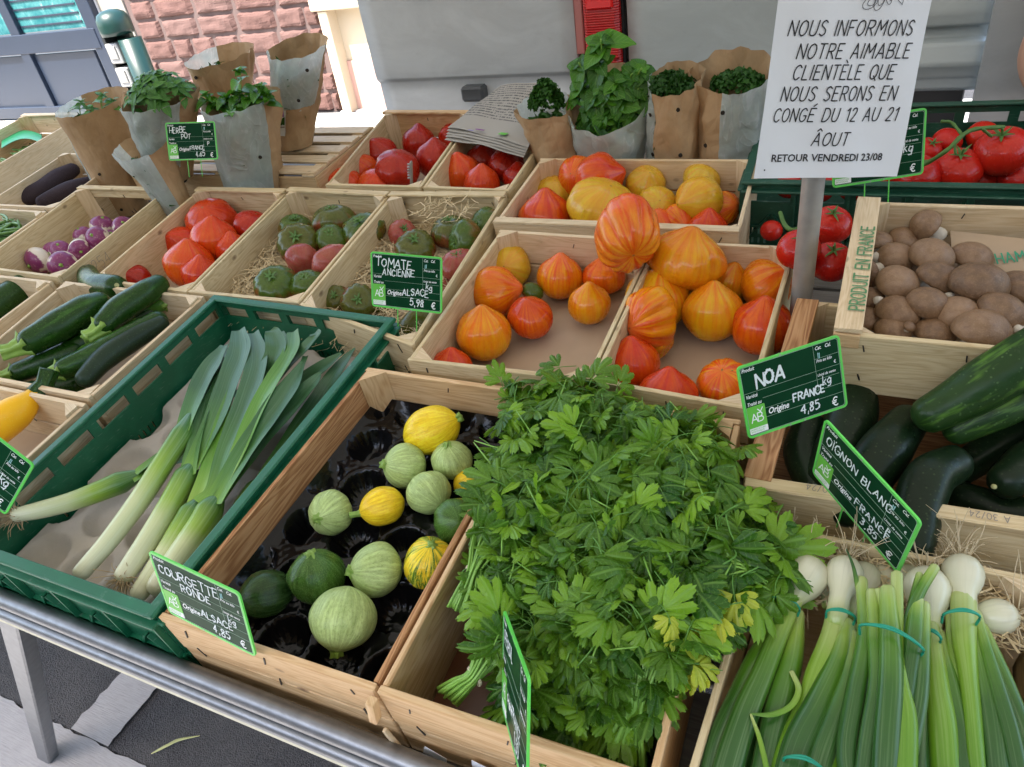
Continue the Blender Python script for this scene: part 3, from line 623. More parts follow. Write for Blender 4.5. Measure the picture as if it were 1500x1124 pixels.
def grid_panel(name, a, b, H, t, holes, mat, root, up=UP):
    a = Vector(a); b = Vector(b); L = (b-a).length; m = frame(a, b-a, up)
    us = sorted({0., L, *[h[0] for h in holes], *[h[1] for h in holes]}); vsn = sorted({0., H, *[h[2] for h in holes], *[h[3] for h in holes]})
    nu, nv = len(us)-1, len(vsn)-1
    sol = [[not any(h[0] <= (us[i]+us[i+1])/2 <= h[1] and h[2] <= (vsn[j]+vsn[j+1])/2 <= h[3] for h in holes) for j in range(nv)] for i in range(nu)]
    V_, F_ = [], []; idx = {}
    def vt(i, j, k):
        if (i, j, k) not in idx: idx[(i, j, k)] = len(V_); V_.append(m @ Vector((us[i], k*t, vsn[j]-H)))
        return idx[(i, j, k)]
    S = lambda i, j: 0 <= i < nu and 0 <= j < nv and sol[i][j]
    for i in range(nu):
        for j in range(nv):
            if not sol[i][j]: continue
            F_.append((vt(i, j, 0), vt(i+1, j, 0), vt(i+1, j+1, 0), vt(i, j+1, 0))); F_.append((vt(i, j, 1), vt(i, j+1, 1), vt(i+1, j+1, 1), vt(i+1, j, 1)))
            if not S(i-1, j): F_.append((vt(i, j, 0), vt(i, j+1, 0), vt(i, j+1, 1), vt(i, j, 1)))
            if not S(i+1, j): F_.append((vt(i+1, j, 0), vt(i+1, j, 1), vt(i+1, j+1, 1), vt(i+1, j+1, 0)))
            if not S(i, j-1): F_.append((vt(i, j, 0), vt(i, j, 1), vt(i+1, j, 1), vt(i+1, j, 0)))
            if not S(i, j+1): F_.append((vt(i, j+1, 0), vt(i+1, j+1, 0), vt(i+1, j+1, 1), vt(i, j+1, 1)))
    return wmesh(name, V_, F_, mat, root, smooth=False)
def plastic_crate(label, c4, dz=0., H=.146, mat=GREENP, group=None):
    P = [RP(x, y, dz) for x, y in c4]; root = empty('plastic_crate', sum(P)/4-np.array([0, 0, H]), label, 'crate', group)
    P = [Vector(p) for p in P]
    for k in range(4):
        a, b = P[k], P[(k+1) % 4]; L = (b-a).length; holes = []; n = max(4, round(L/.095)); w = L/n
        for i in range(n):
            if abs(i-(n-1)/2) > .3 or True: holes.append((i*w+.010, (i+1)*w-.010, H-.040, H-.017))
        ns = round(L/.0125)
        for i in range(ns):
            if i % 7 in (5, 6): continue
            u = (i+.5)*L/ns; holes.append((u-.0022, u+.0022, .030, .046))
            if i % 7 < 4: holes.append((u-.0022, u+.0022, .008, .021))
        d = (b-a).normalized(); t = .0035
        grid_panel('crate_wall', a+d*.002, b-d*.002, H-.002, t, holes, mat, root)
        board('crate_rim', a-d*.006, b+d*.006, .007, .017, mat, root, drop=0, side=-.006, bev=.002)
        board('crate_rim', a-d*.004, b+d*.004, .005, .013, mat, root, drop=-.015, side=-.0125, bev=.0015)
        g = Geo(); nrm = UP.cross(d)
        for i in range(n+1):
            u = min(max(i*w, .006), L-.006); c = a+d*u-UP*(H/2+.005)-nrm*.005
            g.add(boxgeo(c, (.0035, .0085, H-.02), frame((0, 0, 0), d, UP)))
            if i < n and k == 0:
                for s in (-1, 1):
                    c2 = a+d*(u+w/2+s*w*.24)-UP*(H*.66)-nrm*.004; r = frame((0, 0, 0), d, UP).to_3x3().to_4x4() @ Matrix.Rotation(s*.95, 4, 'Y')
                    g.add(boxgeo(c2, (w*.72, .007, .004), r))
        c = a+d*L/2-UP*(H-.052)-nrm*.003; g.add(boxgeo(c, (L, .006, .0035), frame((0, 0, 0), d, UP))); c = a+d*L/2-UP*(H-.004)-nrm*.003; g.add(boxgeo(c, (L, .006, .004), frame((0, 0, 0), d, UP)))
        g.build('outer_rib', mat, root, smooth=False)
    c = [p+(sum(P, Vector())/4-p).normalized()*.004 for p in P]
    vs = [p-UP*(H-.001) for p in c]+[p-UP*(H-.005) for p in c]
    wmesh('crate_floor', vs, [(3, 2, 1, 0), (4, 5, 6, 7), (0, 1, 5, 4), (1, 2, 6, 5), (2, 3, 7, 6), (3, 0, 4, 7)], mat, root, smooth=False)
    return root
plastic_crate('bright green plastic crate holding the leeks', [(-1.165, .303), (-.739, .303), (-.744, .925), (-1.19, .932)])
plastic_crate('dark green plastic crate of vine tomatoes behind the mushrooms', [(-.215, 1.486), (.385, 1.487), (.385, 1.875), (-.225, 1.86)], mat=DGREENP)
wood_crate('pine crate with black tray of round courgettes, front row', [(-.731, .303), (-.407, .309), (-.407, .803), (-.722, .80)], sm=BROWNW, liner=WEATH, ledge='', posts='b')
wood_crate('pine crate heaped with flat parsley, front row', [(-.402, .309), (-.097, .316), (-.105, .806), (-.402, .804)], liner=BROWNF, ledge='', posts='b')
wood_crate('pale crate with spring onions at the front right corner', [(-.085, .16), (.235, .17), (.235, .640), (-.051, .640)], fm=POPLAR, sm=POPLAR, liner=wood('golden_panel', (.60, .43, .24), (.68, .52, .32), (.45, .29, .14), .5, False), ledge='')
wood_crate('poplar crate of cucumbers behind the onions', [(-.081, .688), (.30, .70), (.30, 1.09), (-.063, 1.098)], fm=POPLAR, sm=POPLAR, liner=BROWNW, ledge='f', wide=(.012, .405, BROWNW))
wood_crate('poplar crate of striped tomatoes, left of the crate divider', [(-.660, .83), (-.337, .84), (-.341, 1.255), (-.674, 1.262)], fm=POPLAR, bm_=RAWW, ledge='')
wood_crate('poplar crate of striped tomatoes, next to the metal pole', [(-.334, .84), (-.098, .828), (-.088, 1.258), (-.338, 1.255)], fm=POPLAR, bm_=RAWW, ledge='')
wood_crate('raised crate of brown mushrooms on the right', [(-.002, .880), (.30, .880), (.30, 1.235), (.004, 1.235)], dz=.10, H=.10, fl=.094, fm=POPLAR, bm_=RAWW, ledge='', wide=(.0, .355, RAWW), single=True)
wood_crate('wide poplar crate of yellow tomatoes in the back row', [(-.700, 1.285), (-.192, 1.292), (-.205, 1.600), (-.712, 1.597)], fm=RAWW, ledge='f')
wood_crate('crate of heirloom tomatoes behind the tomato price sign', [(-.978, .945), (-.672, .868), (-.724, 1.413), (-1.027, 1.397)], fm=POPLAR, ledge='b')
wood_crate('crate of green heirloom tomatoes on straw, left of the price sign', [(-1.283, .945), (-.984, .95), (-1.032, 1.397), (-1.345, 1.405)], fm=POPLAR, ledge='b')
wood_crate('crate of red tomatoes beside the turnips', [(-1.60, .95), (-1.288, .945), (-1.350, 1.396), (-1.659, 1.39)], fm=POPLAR, ledge='b')
wood_crate('crate of purple and white turnips with a handle slot', [(-2.06, .95), (-1.712, .945), (-1.775, 1.382), (-2.13, 1.378)], fm=POPLAR, ledge='b', handle=True)
wood_crate('crate of dark green courgettes on the left', [(-1.62, .61), (-1.222, .615), (-1.228, .938), (-1.668, .934)], fm=RAWW, ledge='', posts=True)
wood_crate('crate with a yellow courgette at the left edge', [(-1.60, .27), (-1.200, .275), (-1.212, .603), (-1.61, .60)], fm=RAWW, ledge='')
wood_crate('crate of courgettes at the far left, before the turnips', [(-2.10, .61), (-1.690, .60), (-1.712, .930), (-2.12, .93)], fm=RAWW, ledge='')
wood_crate('crate of green beans at the left edge', [(-2.42, .98), (-2.085, .98), (-2.115, 1.235), (-2.50, 1.235)], fm=RAWW, ledge='')
wood_crate('crate of long dark roots behind the green beans', [(-2.44, 1.25), (-2.115, 1.255), (-2.17, 1.60), (-2.49, 1.61)], fm=RAWW, ledge='')
wood_crate('crate of fine beans with a green strip, far left back', [(-3.10, 1.42), (-2.72, 1.42), (-2.78, 1.95), (-3.15, 1.95)], fm=RAWW, ledge='b')
wood_crate('back row crate of deep red pointed tomatoes', [(-1.253, 1.435), (-.967, 1.437), (-1.035, 1.885), (-1.345, 1.899)], fm=POPLAR, sm=POPLAR, bm_=PINE, ledge='b')
wood_crate('back row crate of red tomatoes under the folded newspaper', [(-.960, 1.437), (-.728, 1.430), (-.76, 1.885), (-1.028, 1.885)], fm=POPLAR, ledge='')
_fc_ = crate = next(o for o in bpy.data.objects if o.get('label', '').startswith('pine crate heaped'))
box('corner_cleat', (-.4075, .300, .957), (.010, .012, .040), PINE, _fc_, .001, Matrix.Rotation(.15, 4, 'Y'))
box('corner_cleat', (-.402, .3055, .880), (.005, .006, .055), RAWW, _fc_, .001, Matrix.Rotation(-.35, 4, 'Y'))
def scrap(label, c, w, h, rot, mat):
    vs = [(-w/2, 0, -h/2), (w/2, 0, -h/2*.7), (w/2*.9, 0, h/2*.6), (-w/2, 0, h/2)]; vs = vs+[(x, -.0005, z) for x, y, z in vs]
    o = mesh('paper_scrap', vs, [(0, 1, 2, 3), (7, 6, 5, 4), (0, 4, 5, 1), (1, 5, 6, 2), (2, 6, 7, 3), (3, 7, 4, 0)], mat, smooth=False); o = obj('paper_scrap', o, None, c); o.rotation_euler = (0, rot, .036); tag(o, label, 'paper scrap'); return o
scrap('torn white sticker remains on the parsley crate front', (-.355, .3128, .872), .030, .018, .35, PAPER)
_ps = scrap('white printed label low on the parsley crate front', (-.283, .3155, .868), .05, .04, .12, PAPER)
for k in range(5): box('print_line', Vector((-.283, .3145, .868))+Vector((0, -.0006, .010-.006*k)), (.034, .0004, .0012), plain('label_print', (.1, .1, .11), .8) if k == 0 else bpy.data.materials['label_print'], _ps, 0)
# upturned crate with slatted base on top
SIDEW = wood('crate_side_wood', (.60, .42, .22), (.70, .53, .32), (.46, .28, .13), .6, False)
uc = empty('upturned_crate', RP(-1.7, 1.68, -.11), 'upside-down crate whose slatted base carries the herb pots', 'crate')
def upc(x0, x1, y0, y1):
    for k in range(5):
        w = (y1-y0)/5; a = RP(x0, y0+k*w+.004, -.008); b = RP(x1, y0+k*w+.004, -.008)
        m = frame(a, Vector(b)-Vector(a), UP); bmobj('slat', boxmesh((Vector(b)-Vector(a)).length, w-.022, .006, .0008, .0006), RAWW, uc, m)
    for x in (x0+.001, (x0+x1)/2, x1-.041): bmobj('cross_batten', boxmesh(y1-y0, .04, .005, .0008, .0006), RAWW, uc, frame(RP(x+.04, y0, -.0135), (0, 1, .1), UP))
    for (p, q) in (((x0, y0), (x1, y0)), ((x1, y0), (x1, y1)), ((x1, y1), (x0, y1)), ((x0, y1), (x0, y0))):
        board('board', RP(*p), RP(*q), .09, .008, SIDEW if p[0] != q[0] else POPLAR, uc, drop=-.105)
upc(-2.06, -1.34, 1.50, 1.82)
# pole and notice
def pole():
    b = RP(-.064, 1.13, -.15); top = np.array([-.064, 1.13, 2.5])
    b = np.array([-.062, 1.125, .95])
    g = Geo(); g.add(tube_geo([b, (-.064, 1.13, 1.36)], [.0165, .0165], 24)); return tag(g.build('metal_pole', STEEL), 'dull round metal pole standing between the crates behind the notice', 'pole')
pole()
# ================================================================== LETTERING
GL = {
'A': (4, "0,0 2,6 4,0;1,2 3,2"), 'B': (3.6, "0,0 0,6;s0,6 2.4,5.9 3,4.7 2.2,3.4 0,3.2;s0,3.2 2.8,3 3.5,1.6 2.6,.2 0,0"), 'C': (3.6, "s3.4,5 2.2,6 .6,5.2 0,3 .6,.8 2.2,0 3.5,1"),
'D': (3.8, "0,0 0,6;s0,6 2.2,5.8 3.6,3.8 3.4,1.6 2,.1 0,0"), 'E': (3.2, "3,6 0,6 0,0 3.2,0;0,3.2 2.4,3.2"), 'F': (3, "3,6 0,6 0,0;0,3.2 2.4,3.2"),
'G': (3.8, "s3.4,5 2.2,6 .6,5.2 0,3 .6,.8 2.2,0 3.5,1 3.6,2.6;3.7,2.7 2.2,2.7"), 'H': (3.6, "0,0 0,6;3.6,0 3.6,6;0,3 3.6,3"), 'I': (.4, ".2,0 .2,6"), 'L': (2.8, "0,6 0,0 2.8,0"),
'K': (3.4, "0,0 0,6;3.2,6 0,2.6;1,3.6 3.4,0"), 'M': (4.6, "0,0 .4,6 2.3,2.2 4.2,6 4.6,0"), 'N': (3.6, "0,0 0,6 3.6,0 3.6,6"), 'O': (3.8, "s1.9,6 .5,5.1 0,3 .5,.9 1.9,0 3.3,.9 3.8,3 3.3,5.1 1.9,6"),
'P': (3.2, "0,0 0,6;s0,6 2.6,5.8 3.2,4.4 2.4,3 0,2.8"), 'Q': (3.8, "s1.9,6 .5,5.1 0,3 .5,.9 1.9,0 3.3,.9 3.8,3 3.3,5.1 1.9,6;2.2,1.4 4,-.6"), 'R': (3.4, "0,0 0,6;s0,6 2.6,5.8 3.2,4.5 2.4,3.1 0,2.9;1.4,2.9 3.4,0"),
'S': (3.2, "s3,5.2 1.8,6 .5,5.3 .4,4 1.6,3.2 2.8,2.2 2.9,.9 1.6,0 .1,.7"), 'T': (3.6, "0,6 3.6,6;1.8,6 1.8,0"), 'U': (3.6, "s0,6 0,2.2 .6,.4 1.8,0 3,.4 3.6,2.2 3.6,6"), 'V': (3.8, "0,6 1.9,0 3.8,6"),
'X': (3.4, "0,0 3.4,6;0,6 3.4,0"), '0': (3.2, "s1.6,6 .4,5 0,3 .4,1 1.6,0 2.8,1 3.2,3 2.8,5 1.6,6"), '1': (1.6, "0,4.8 1.4,6 1.4,0"), '2': (3, "s.1,4.8 .8,5.8 2.2,5.8 2.7,4.4 1.8,2.4 0,0;0,0 3,0"),
'3': (3, "s.2,5.4 1.4,6 2.6,5.2 2.2,3.6 1,3.2;s1,3.2 2.6,2.8 2.9,1.4 1.8,0 .1,.5"), '4': (3.2, "2.2,0 2.2,6 0,2 3.2,2"), '5': (3, "2.8,6 .4,6 .2,3.4;s.2,3.4 1.6,3.9 2.8,2.8 2.7,1 1.4,0 .1,.6"),
'6': (3, "s2.6,5.8 1.2,5 .2,3 .3,1 1.4,0 2.7,.9 2.7,2.6 1.5,3.4 .4,2.4"), '8': (3, "s1.5,3.2 .4,4.4 .8,5.8 2.2,5.8 2.6,4.4 1.5,3.2 .2,1.8 .6,.2 2.4,.2 2.8,1.8 1.5,3.2"), '9': (3, "s2.7,4.2 1.5,3 .3,4 .6,5.6 2,6 2.8,4.6 2.4,2 1.2,0"),
',': (.8, ".6,.6 .2,-1"), '.': (.4, ".2,.2 .25,.0"), '/': (2.4, "0,-.6 2.4,6.4"), '-': (2, "0,3 2,3"), '€': (3.6, "s3.4,5 2.2,6 1,5.2 .6,3 1,.8 2.2,0 3.4,.8;0,3.6 2.6,3.6;0,2.5 2.4,2.5"),
'g': (2.8, "s2.6,2.8 1.4,3.6 .3,2.4 .6,.8 1.8,.4 2.6,1.6;s2.7,3.6 2.7,0 2.2,-1.6 .6,-1.6"), 'k': (2.6, "0,0 0,6;2.4,3.6 0,1.6;.9,2.3 2.5,0"), ' ': (2., ""),
'È': (3.2, "3,6 0,6 0,0 3.2,0;0,3.2 2.4,3.2;.8,8 2,6.9"), 'É': (3.2, "3,6 0,6 0,0 3.2,0;0,3.2 2.4,3.2;1,6.9 2.4,8"), 'Â': (4, "0,0 2,6 4,0;1,2 3,2;.8,6.8 2,7.9 3.2,6.8"), 'Ï': (.8, ".4,0 .4,6;-.5,7.2 -.3,7.4;1.1,7.2 1.3,7.4"),
}
def strokes(s, h, ws=1., gap=1.1, skew=0., jit=0., rs=None, serif=0.):
    rs = rs or random.Random(len(s)*7+3); x = 0; out = []; k = h/6
    for ch in s:
        w, d = GL[ch]
        jy = rs.uniform(-jit, jit)*2; sc = 1+rs.uniform(-jit, jit)*.3
        for st in filter(None, d.split(';')):
            sm = st[0] == 's'; pts = [tuple(map(float, p.split(','))) for p in st.lstrip('s').split()]
            if sm: pts = [tuple(p) for p in crom([(a, b, 0) for a, b in pts], 4)[:, :2]]
            pts = [((x+(a*sc+(rs.uniform(-jit, jit) if jit else 0))*ws+b*skew)*k, (b*sc+jy+(rs.uniform(-jit, jit) if jit else 0))*k) for a, b in pts]
            out.append(pts)
            if serif and not sm:
                for p in (pts[0], pts[-1]): out.append([(p[0]-serif*k, p[1]), (p[0]+serif*k, p[1])])
        x += w*ws+gap
    return out, (x-gap)*k
def rib_geo(polys, wd, z=0., th=.0003, taper=0., rough=0., rs=None):
    rs = rs or random.Random(3); vs, fs = [], []
    for p in polys:
        for (a, b) in zip(p[:-1], p[1:]):
            dx, dy = b[0]-a[0], b[1]-a[1]; L = math.hypot(dx, dy) or 1e-9; e = wd*.35; dx /= L; dy /= L
            w1 = wd/2*(1+rs.uniform(-rough, rough)); w2 = wd/2*(1+rs.uniform(-rough, rough)); n = len(vs); zz = z+rs.uniform(0, .00006)
            a2 = (a[0]-dx*e, a[1]-dy*e); b2 = (b[0]+dx*e, b[1]+dy*e)
            vs += [(a2[0]-dy*w1*.55, a2[1]+dx*w1*.55, zz), (a2[0]+dy*w1*.55, a2[1]-dx*w1*.55, zz), (a[0]+dy*w1, a[1]-dx*w1, zz), (b[0]+dy*w2, b[1]-dx*w2, zz), (b2[0]+dy*w2*.55, b2[1]-dx*w2*.55, zz), (b2[0]-dy*w2*.55, b2[1]+dx*w2*.55, zz), (b[0]-dy*w2, b[1]+dx*w2, zz), (a[0]-dy*w1, a[1]+dx*w1, zz)]
            fs.append(tuple(range(n, n+8)))
    return vs, fs, [(v[0], v[1]) for v in vs]
def shift(g, dx, dy, dz=0., rot=0., s=1.):
    c, q = math.cos(rot)*s, math.sin(rot)*s
    return [(v[0]*c-v[1]*q+dx, v[0]*q+v[1]*c+dy, v[2]+dz) for v in g[0]], g[1], g[2]
def font_geo(s, size, shear=0., off=0., xs=1., align='LEFT'):
    cu = bpy.data.curves.new('lettering', 'FONT'); cu.body = s; cu.size = size; cu.shear = shear; cu.offset = off; cu.align_x = align; cu.resolution_u = 2
    o = bpy.data.objects.new('lettering', cu); COL.objects.link(o)
    dg = bpy.context.evaluated_depsgraph_get(); me = o.evaluated_get(dg).to_mesh()
    vs = [(v.co.x*xs, v.co.y, 0) for v in me.vertices]; fs = [tuple(p.vertices) for p in me.polygons]
    o.evaluated_get(dg).to_mesh_clear(); bpy.data.objects.remove(o); bpy.data.curves.remove(cu)
    return vs, fs, [(v[0], v[1]) for v in vs]
_fc = {}
def fg(*a, **k):
    key = (a, tuple(sorted(k.items())))
    if key not in _fc: _fc[key] = font_geo(*a, **k)
    return _fc[key]
def rrect(w, h, r, n=5):
    out = []
    for cx, cy, a0 in ((w/2-r, h/2-r, 0), (-w/2+r, h/2-r, 90), (-w/2+r, -h/2+r, 180), (w/2-r, -h/2+r, 270)):
        for k in range(n+1): a = R_(a0+90*k/n); out.append((cx+r*math.cos(a), cy+r*math.sin(a)))
    return out
def slab(outline, z0, z1):
    n = len(outline); vs = [(x, y, z0) for x, y in outline]+[(x, y, z1) for x, y in outline]
    return vs, [tuple(range(n))[::-1], tuple(range(n, 2*n))]+[(i, (i+1) % n, n+(i+1) % n, n+i) for i in range(n)], [(v[0], v[1]) for v in vs]
def ring(w, h, r, t, z0, z1):
    a = rrect(w, h, r); b = rrect(w-2*t, h-2*t, max(r-t, .0005)); n = len(a)
    vs = [(*p, z1) for p in a]+[(*p, z1) for p in b]+[(*p, z0) for p in a]+[(*p, z0) for p in b]
    fs = []
    for i in range(n):
        j = (i+1) % n; fs += [(i, j, n+j, n+i), (2*n+i, 3*n+i, 3*n+j, 2*n+j), (2*n+i, 2*n+j, j, i), (n+i, n+j, 3*n+j, 3*n+i)]
    return vs, fs, [(v[0], v[1]) for v in vs]
# ================================================================== PRICE SIGNS
def price_sign(label, X, Y, N, t, writing, seed=1, prongs=True, blue=False, w=.148, h=.105):
    SCL = w/.148; w, h = .148, .105
    X = Vector(X).normalized(); N = Vector(N).normalized(); Y = N.cross(X).normalized(); N = X.cross(Y)
    m = Matrix((X, Y, N)).transposed()
    root = empty('price_sign', t, label, 'price sign', 'green slate price signs', m.to_euler()); root.scale = (SCL,)*3
    rs = random.Random(seed)
    def ob(n, g, mat, sm=False):
        q = obj(n, mesh(n, g[0], g[1], mat, uv=g[2], smooth=sm), root)
        if n in ('ruled_lines', 'printed_text', 'chalk_writing', 'chalk_mark', 'logo_letters', 'logo_caption', 'rivets'): q['kind'] = 'stuff'
        return q
    ob('slate', slab(rrect(w, h, .006), -.0011, .0006), SLATE)
    b = ob('border', ring(w+.001, h+.001, .0065, .0032, -.0013, .0011), SLATEL)
    g = Geo(); g.add(ring(w-.0062, h-.0062, .0045, .0005, .0002, .00085)); 
    for x0, y0, x1, y1 in ((-.045, -.0005, .068, -.0005), (-.071, .012, .035, .012), (.035, .048, .035, -.016), (-.045, -.016, .07, -.016), (-.045, -.029, .07, -.029), (.035, .029, .07, .029), (.035, .012, .07, .012)):
        g.add(boxgeo(((x0+x1)/2, (y0+y1)/2, .0007), (max(x1-x0, .0003), max(y1-y0, .0003) if y1 > y0 else (abs(y1-y0) or .0003), .0002)))
    ob('ruled_lines', (g.v, g.f, g.u), plain('ruled_line', (.35, .5, .38), .6) if 'ruled_line' not in bpy.data.materials else bpy.data.materials['ruled_line'])
    g = Geo(); 
    for s, x, y, sz in (('Produit', -.069, .0425, .0075), ('Variété', -.069, .0045, .0072), ('Traité au', -.069, -.0065, .0072), ('Origine', -.041, -.026, .0125), ('Cat.   Cal.', .037, .0415, .0072), ('Prix au kilo', .037, .0235, .0062), ('€', .062, .0155, .0065), ('Unité de vente', .036, .0035, .0056), ('€', .052, -.046, .018)):
        g.add(shift(fg(s, sz, shear=.3 if s != '€' else 0, off=sz*.012 if s != 'Origine' else sz*.02, xs=.8), x, y, .0009))
    ob('printed_text', (g.v, g.f, g.u), WHITEC)
    lo = ob('logo_panel', slab([(x-.0573, y-.0265) for x, y in rrect(.0262, .037, .0012, 2)], .0004, .0011), LOGOG)
    ob('logo_strip', slab([(x-.0573, y-.0435) for x, y in rrect(.0262, .0085, .0006, 2)], .0005, .0013), WHITEC)
    g = Geo()
    s1, w1 = strokes('AB', .0125, 1.05, .3); g.add(shift(rib_geo([[(a*1., b) for a, b in p] for p in s1], .0014), -.0573-w1/2, -.0315, .00135))
    g.add(shift(rib_geo([[(0, 0), (.0015, -.0028), (.0055, .003)], [(-.002, .002), (0, 0)]], .0014), -.0535, -.0155, .00135))
    ob('logo_letters', (g.v, g.f, g.u), WHITEC)
    g = Geo()
    for yy, s in ((-.0425, 'AGRICULTURE'), (-.0458, 'BIOLOGIQUE')): g.add(shift(fg(s, .0034, xs=.95), -.0692, yy, .0016))
    ob('logo_caption', (g.v, g.f, g.u), LOGOG)
    g = Geo(); gb = Geo()
    for s, x, y, hh, ws, gap, th in writing:
        st, _ = strokes(s, hh, ws, gap, .08, .32, rs)
        st = [[(a, b) for a, b in p] for p in st]
        for rep in range(2): (gb if s == 'II' else g).add(shift(rib_geo([[(a+rs.uniform(-.0003, .0003), b+rs.uniform(-.0003, .0003)) for a, b in p] for p in st], th, rough=.35, rs=rs), x, y, .0012+rep*.0001))
    if g.ok(): ob('chalk_writing', (g.v, g.f, g.u), CHALK)
    if gb.ok(): ob('chalk_mark', (gb.v, gb.f, gb.u), BLUECH)
    if prongs:
        for px_ in (-.02, .02):
            gg = Geo(); gg.add(tube_geo([(px_, -.052, -.002), (px_, -.10, -.002)], [.0011, .0011], 6)); ob('prong', (gg.v, gg.f, gg.u), SLATEL, True)
    g = Geo()
    for cx, cy in ((-.012, .0515), (-.012, -.0515), (.01, -.0515)): g.add(shift(slab([(.0014*math.cos(k*.785), .0014*math.sin(k*.785)) for k in range(8)], -.0014, .0013), cx, cy, 0))
    ob('rivets', (g.v, g.f, g.u), STEEL)
    return root
KG = ('k', .042, -.0105, .012, .9, .5, .0012), ('g', .0485, -.0105, .0115, .9, .5, .0012), ('II', .040, .030, .007, 1, 1.4, .0011)
price_sign('green price sign chalked NOA from FRANCE at 4,85', [.782, .62, .061], None, [.58, -.76, .293], CAM+(np.array([-.045, .843, 1.069])-CAM)*.925,
    [('NOA', -.052, .017, .0185, 1., .8, .0028), ('FRANCE', -.003, -.0205, .0115, .9, 1.1, .0018), ('4,85', .006, -.041, .0135, .9, 1., .0015), *KG], 1, prongs=False, w=.137, h=.097)
price_sign('green price sign chalked TOMATE ANCIENNE stuck in the heirloom crate', [.995, .086, -.06], None, [.101, -.939, .33], CAM+(np.array([-.753, 1.005, 1.081])-CAM)*.95,
    [('TOMATE', -.063, .026, .0155, 1., 1.2, .0017), ('ANCIENNE', -.049, .0105, .0125, .9, 1.3, .0015), ('ALSACE', -.008, -.024, .012, 1., 1.2, .0015), ('5,98', .008, -.043, .0125, 1., 1.2, .0016), *KG], 2, w=.1406, h=.0998)
price_sign('green price sign chalked OIGNON BLANC leaning above the white onions', [.667, -.72, -.189], None, [-.743, -.661, -.104], [.047, .652, 1.074],
    [('OÏGNON BLANC', -.064, .021, .0135, .85, 1.2, .0013), ('FRANCE', -.004, -.022, .0115, .95, 1.6, .0013), ('3,85', .010, -.042, .0125, .9, 1.2, .0013), ('P', .044, -.012, .009, .8, 1, .0012), KG[2]], 3)
price_sign('green price sign chalked COURGETTE RONDE at the front crate edge', [.995, -.065, -.075], None, [-.054, -.989, .138], CAM+(np.array([-.646, .318, 1.024])-CAM)*.975,
    [('COURGETTE', -.064, .024, .0145, 1., 1.15, .0016), ('RONDE', -.032, .0065, .013, 1., 1.3, .0016), ('ALSACE', -.007, -.024, .012, 1., 1.1, .0014), ('4,85', .008, -.0435, .0135, .9, 1.1, .0015), *KG], 4, prongs=False, w=.1443)
price_sign('small green price sign chalked HERBE POT among the herb pots', [.93, .35, -.09], None, [.33, -.80, .38], V(281, 207, 1.33),
    [('HERBE', -.064, .0235, .015, .9, 1., .0016), ('POT', -.030, .0075, .014, .9, 1.2, .0015), ('FRANCE', -.008, -.024, .011, .9, 1., .0014), ('4,65', .008, -.043, .0135, .9, 1., .0016), ('P', .047, -.012, .010, .8, 1, .0013), KG[2]], 5, w=.128)
price_sign('green price sign cut by the left edge beside the leek crate', [.782, -.028, -.623], None, [.262, -.892, .368], [-1.117, .381, 1.09],
    [('kg', .040, -.0115, .016, .9, .5, .0013), ('2,95', .006, -.042, .013, .9, 1., .0014), KG[2]], 6, prongs=False)
price_sign('green price sign mostly hidden behind the paper notice', [.90, .42, .02], None, [.42, -.88, .22], V(1287, 218, 1.32),
    [('kg', .040, -.0115, .016, .9, .5, .0013), ('3,95', .006, -.042, .013, .9, 1., .0014)], 7)
_tl, _tr = G(741, 900, 1.07), G(772, 985, 1.13); EX = _n(_tr-_tl); _q = ray(739, 1040); _bl = CAM+_q*((_tl-CAM)@EX/(_q@EX)); _y = _n(_tl-_bl); EN = np.cross(EX, _y); ET = (_tl+_tr)/2-_y*.0525
if EN@(CAM-ET) < 0: EX = -EX; EN = -EN
price_sign('dark green price sign seen almost edge-on in front of the parsley', EX, None, EN, ET,
    [('PERSIL', -.06, .024, .014, 1., 1.1, .0015), ('FRANCE', -.008, -.024, .011, 1., 1.1, .0014), ('1,50', .008, -.0435, .0135, .9, 1.1, .0015)], 8, prongs=False)
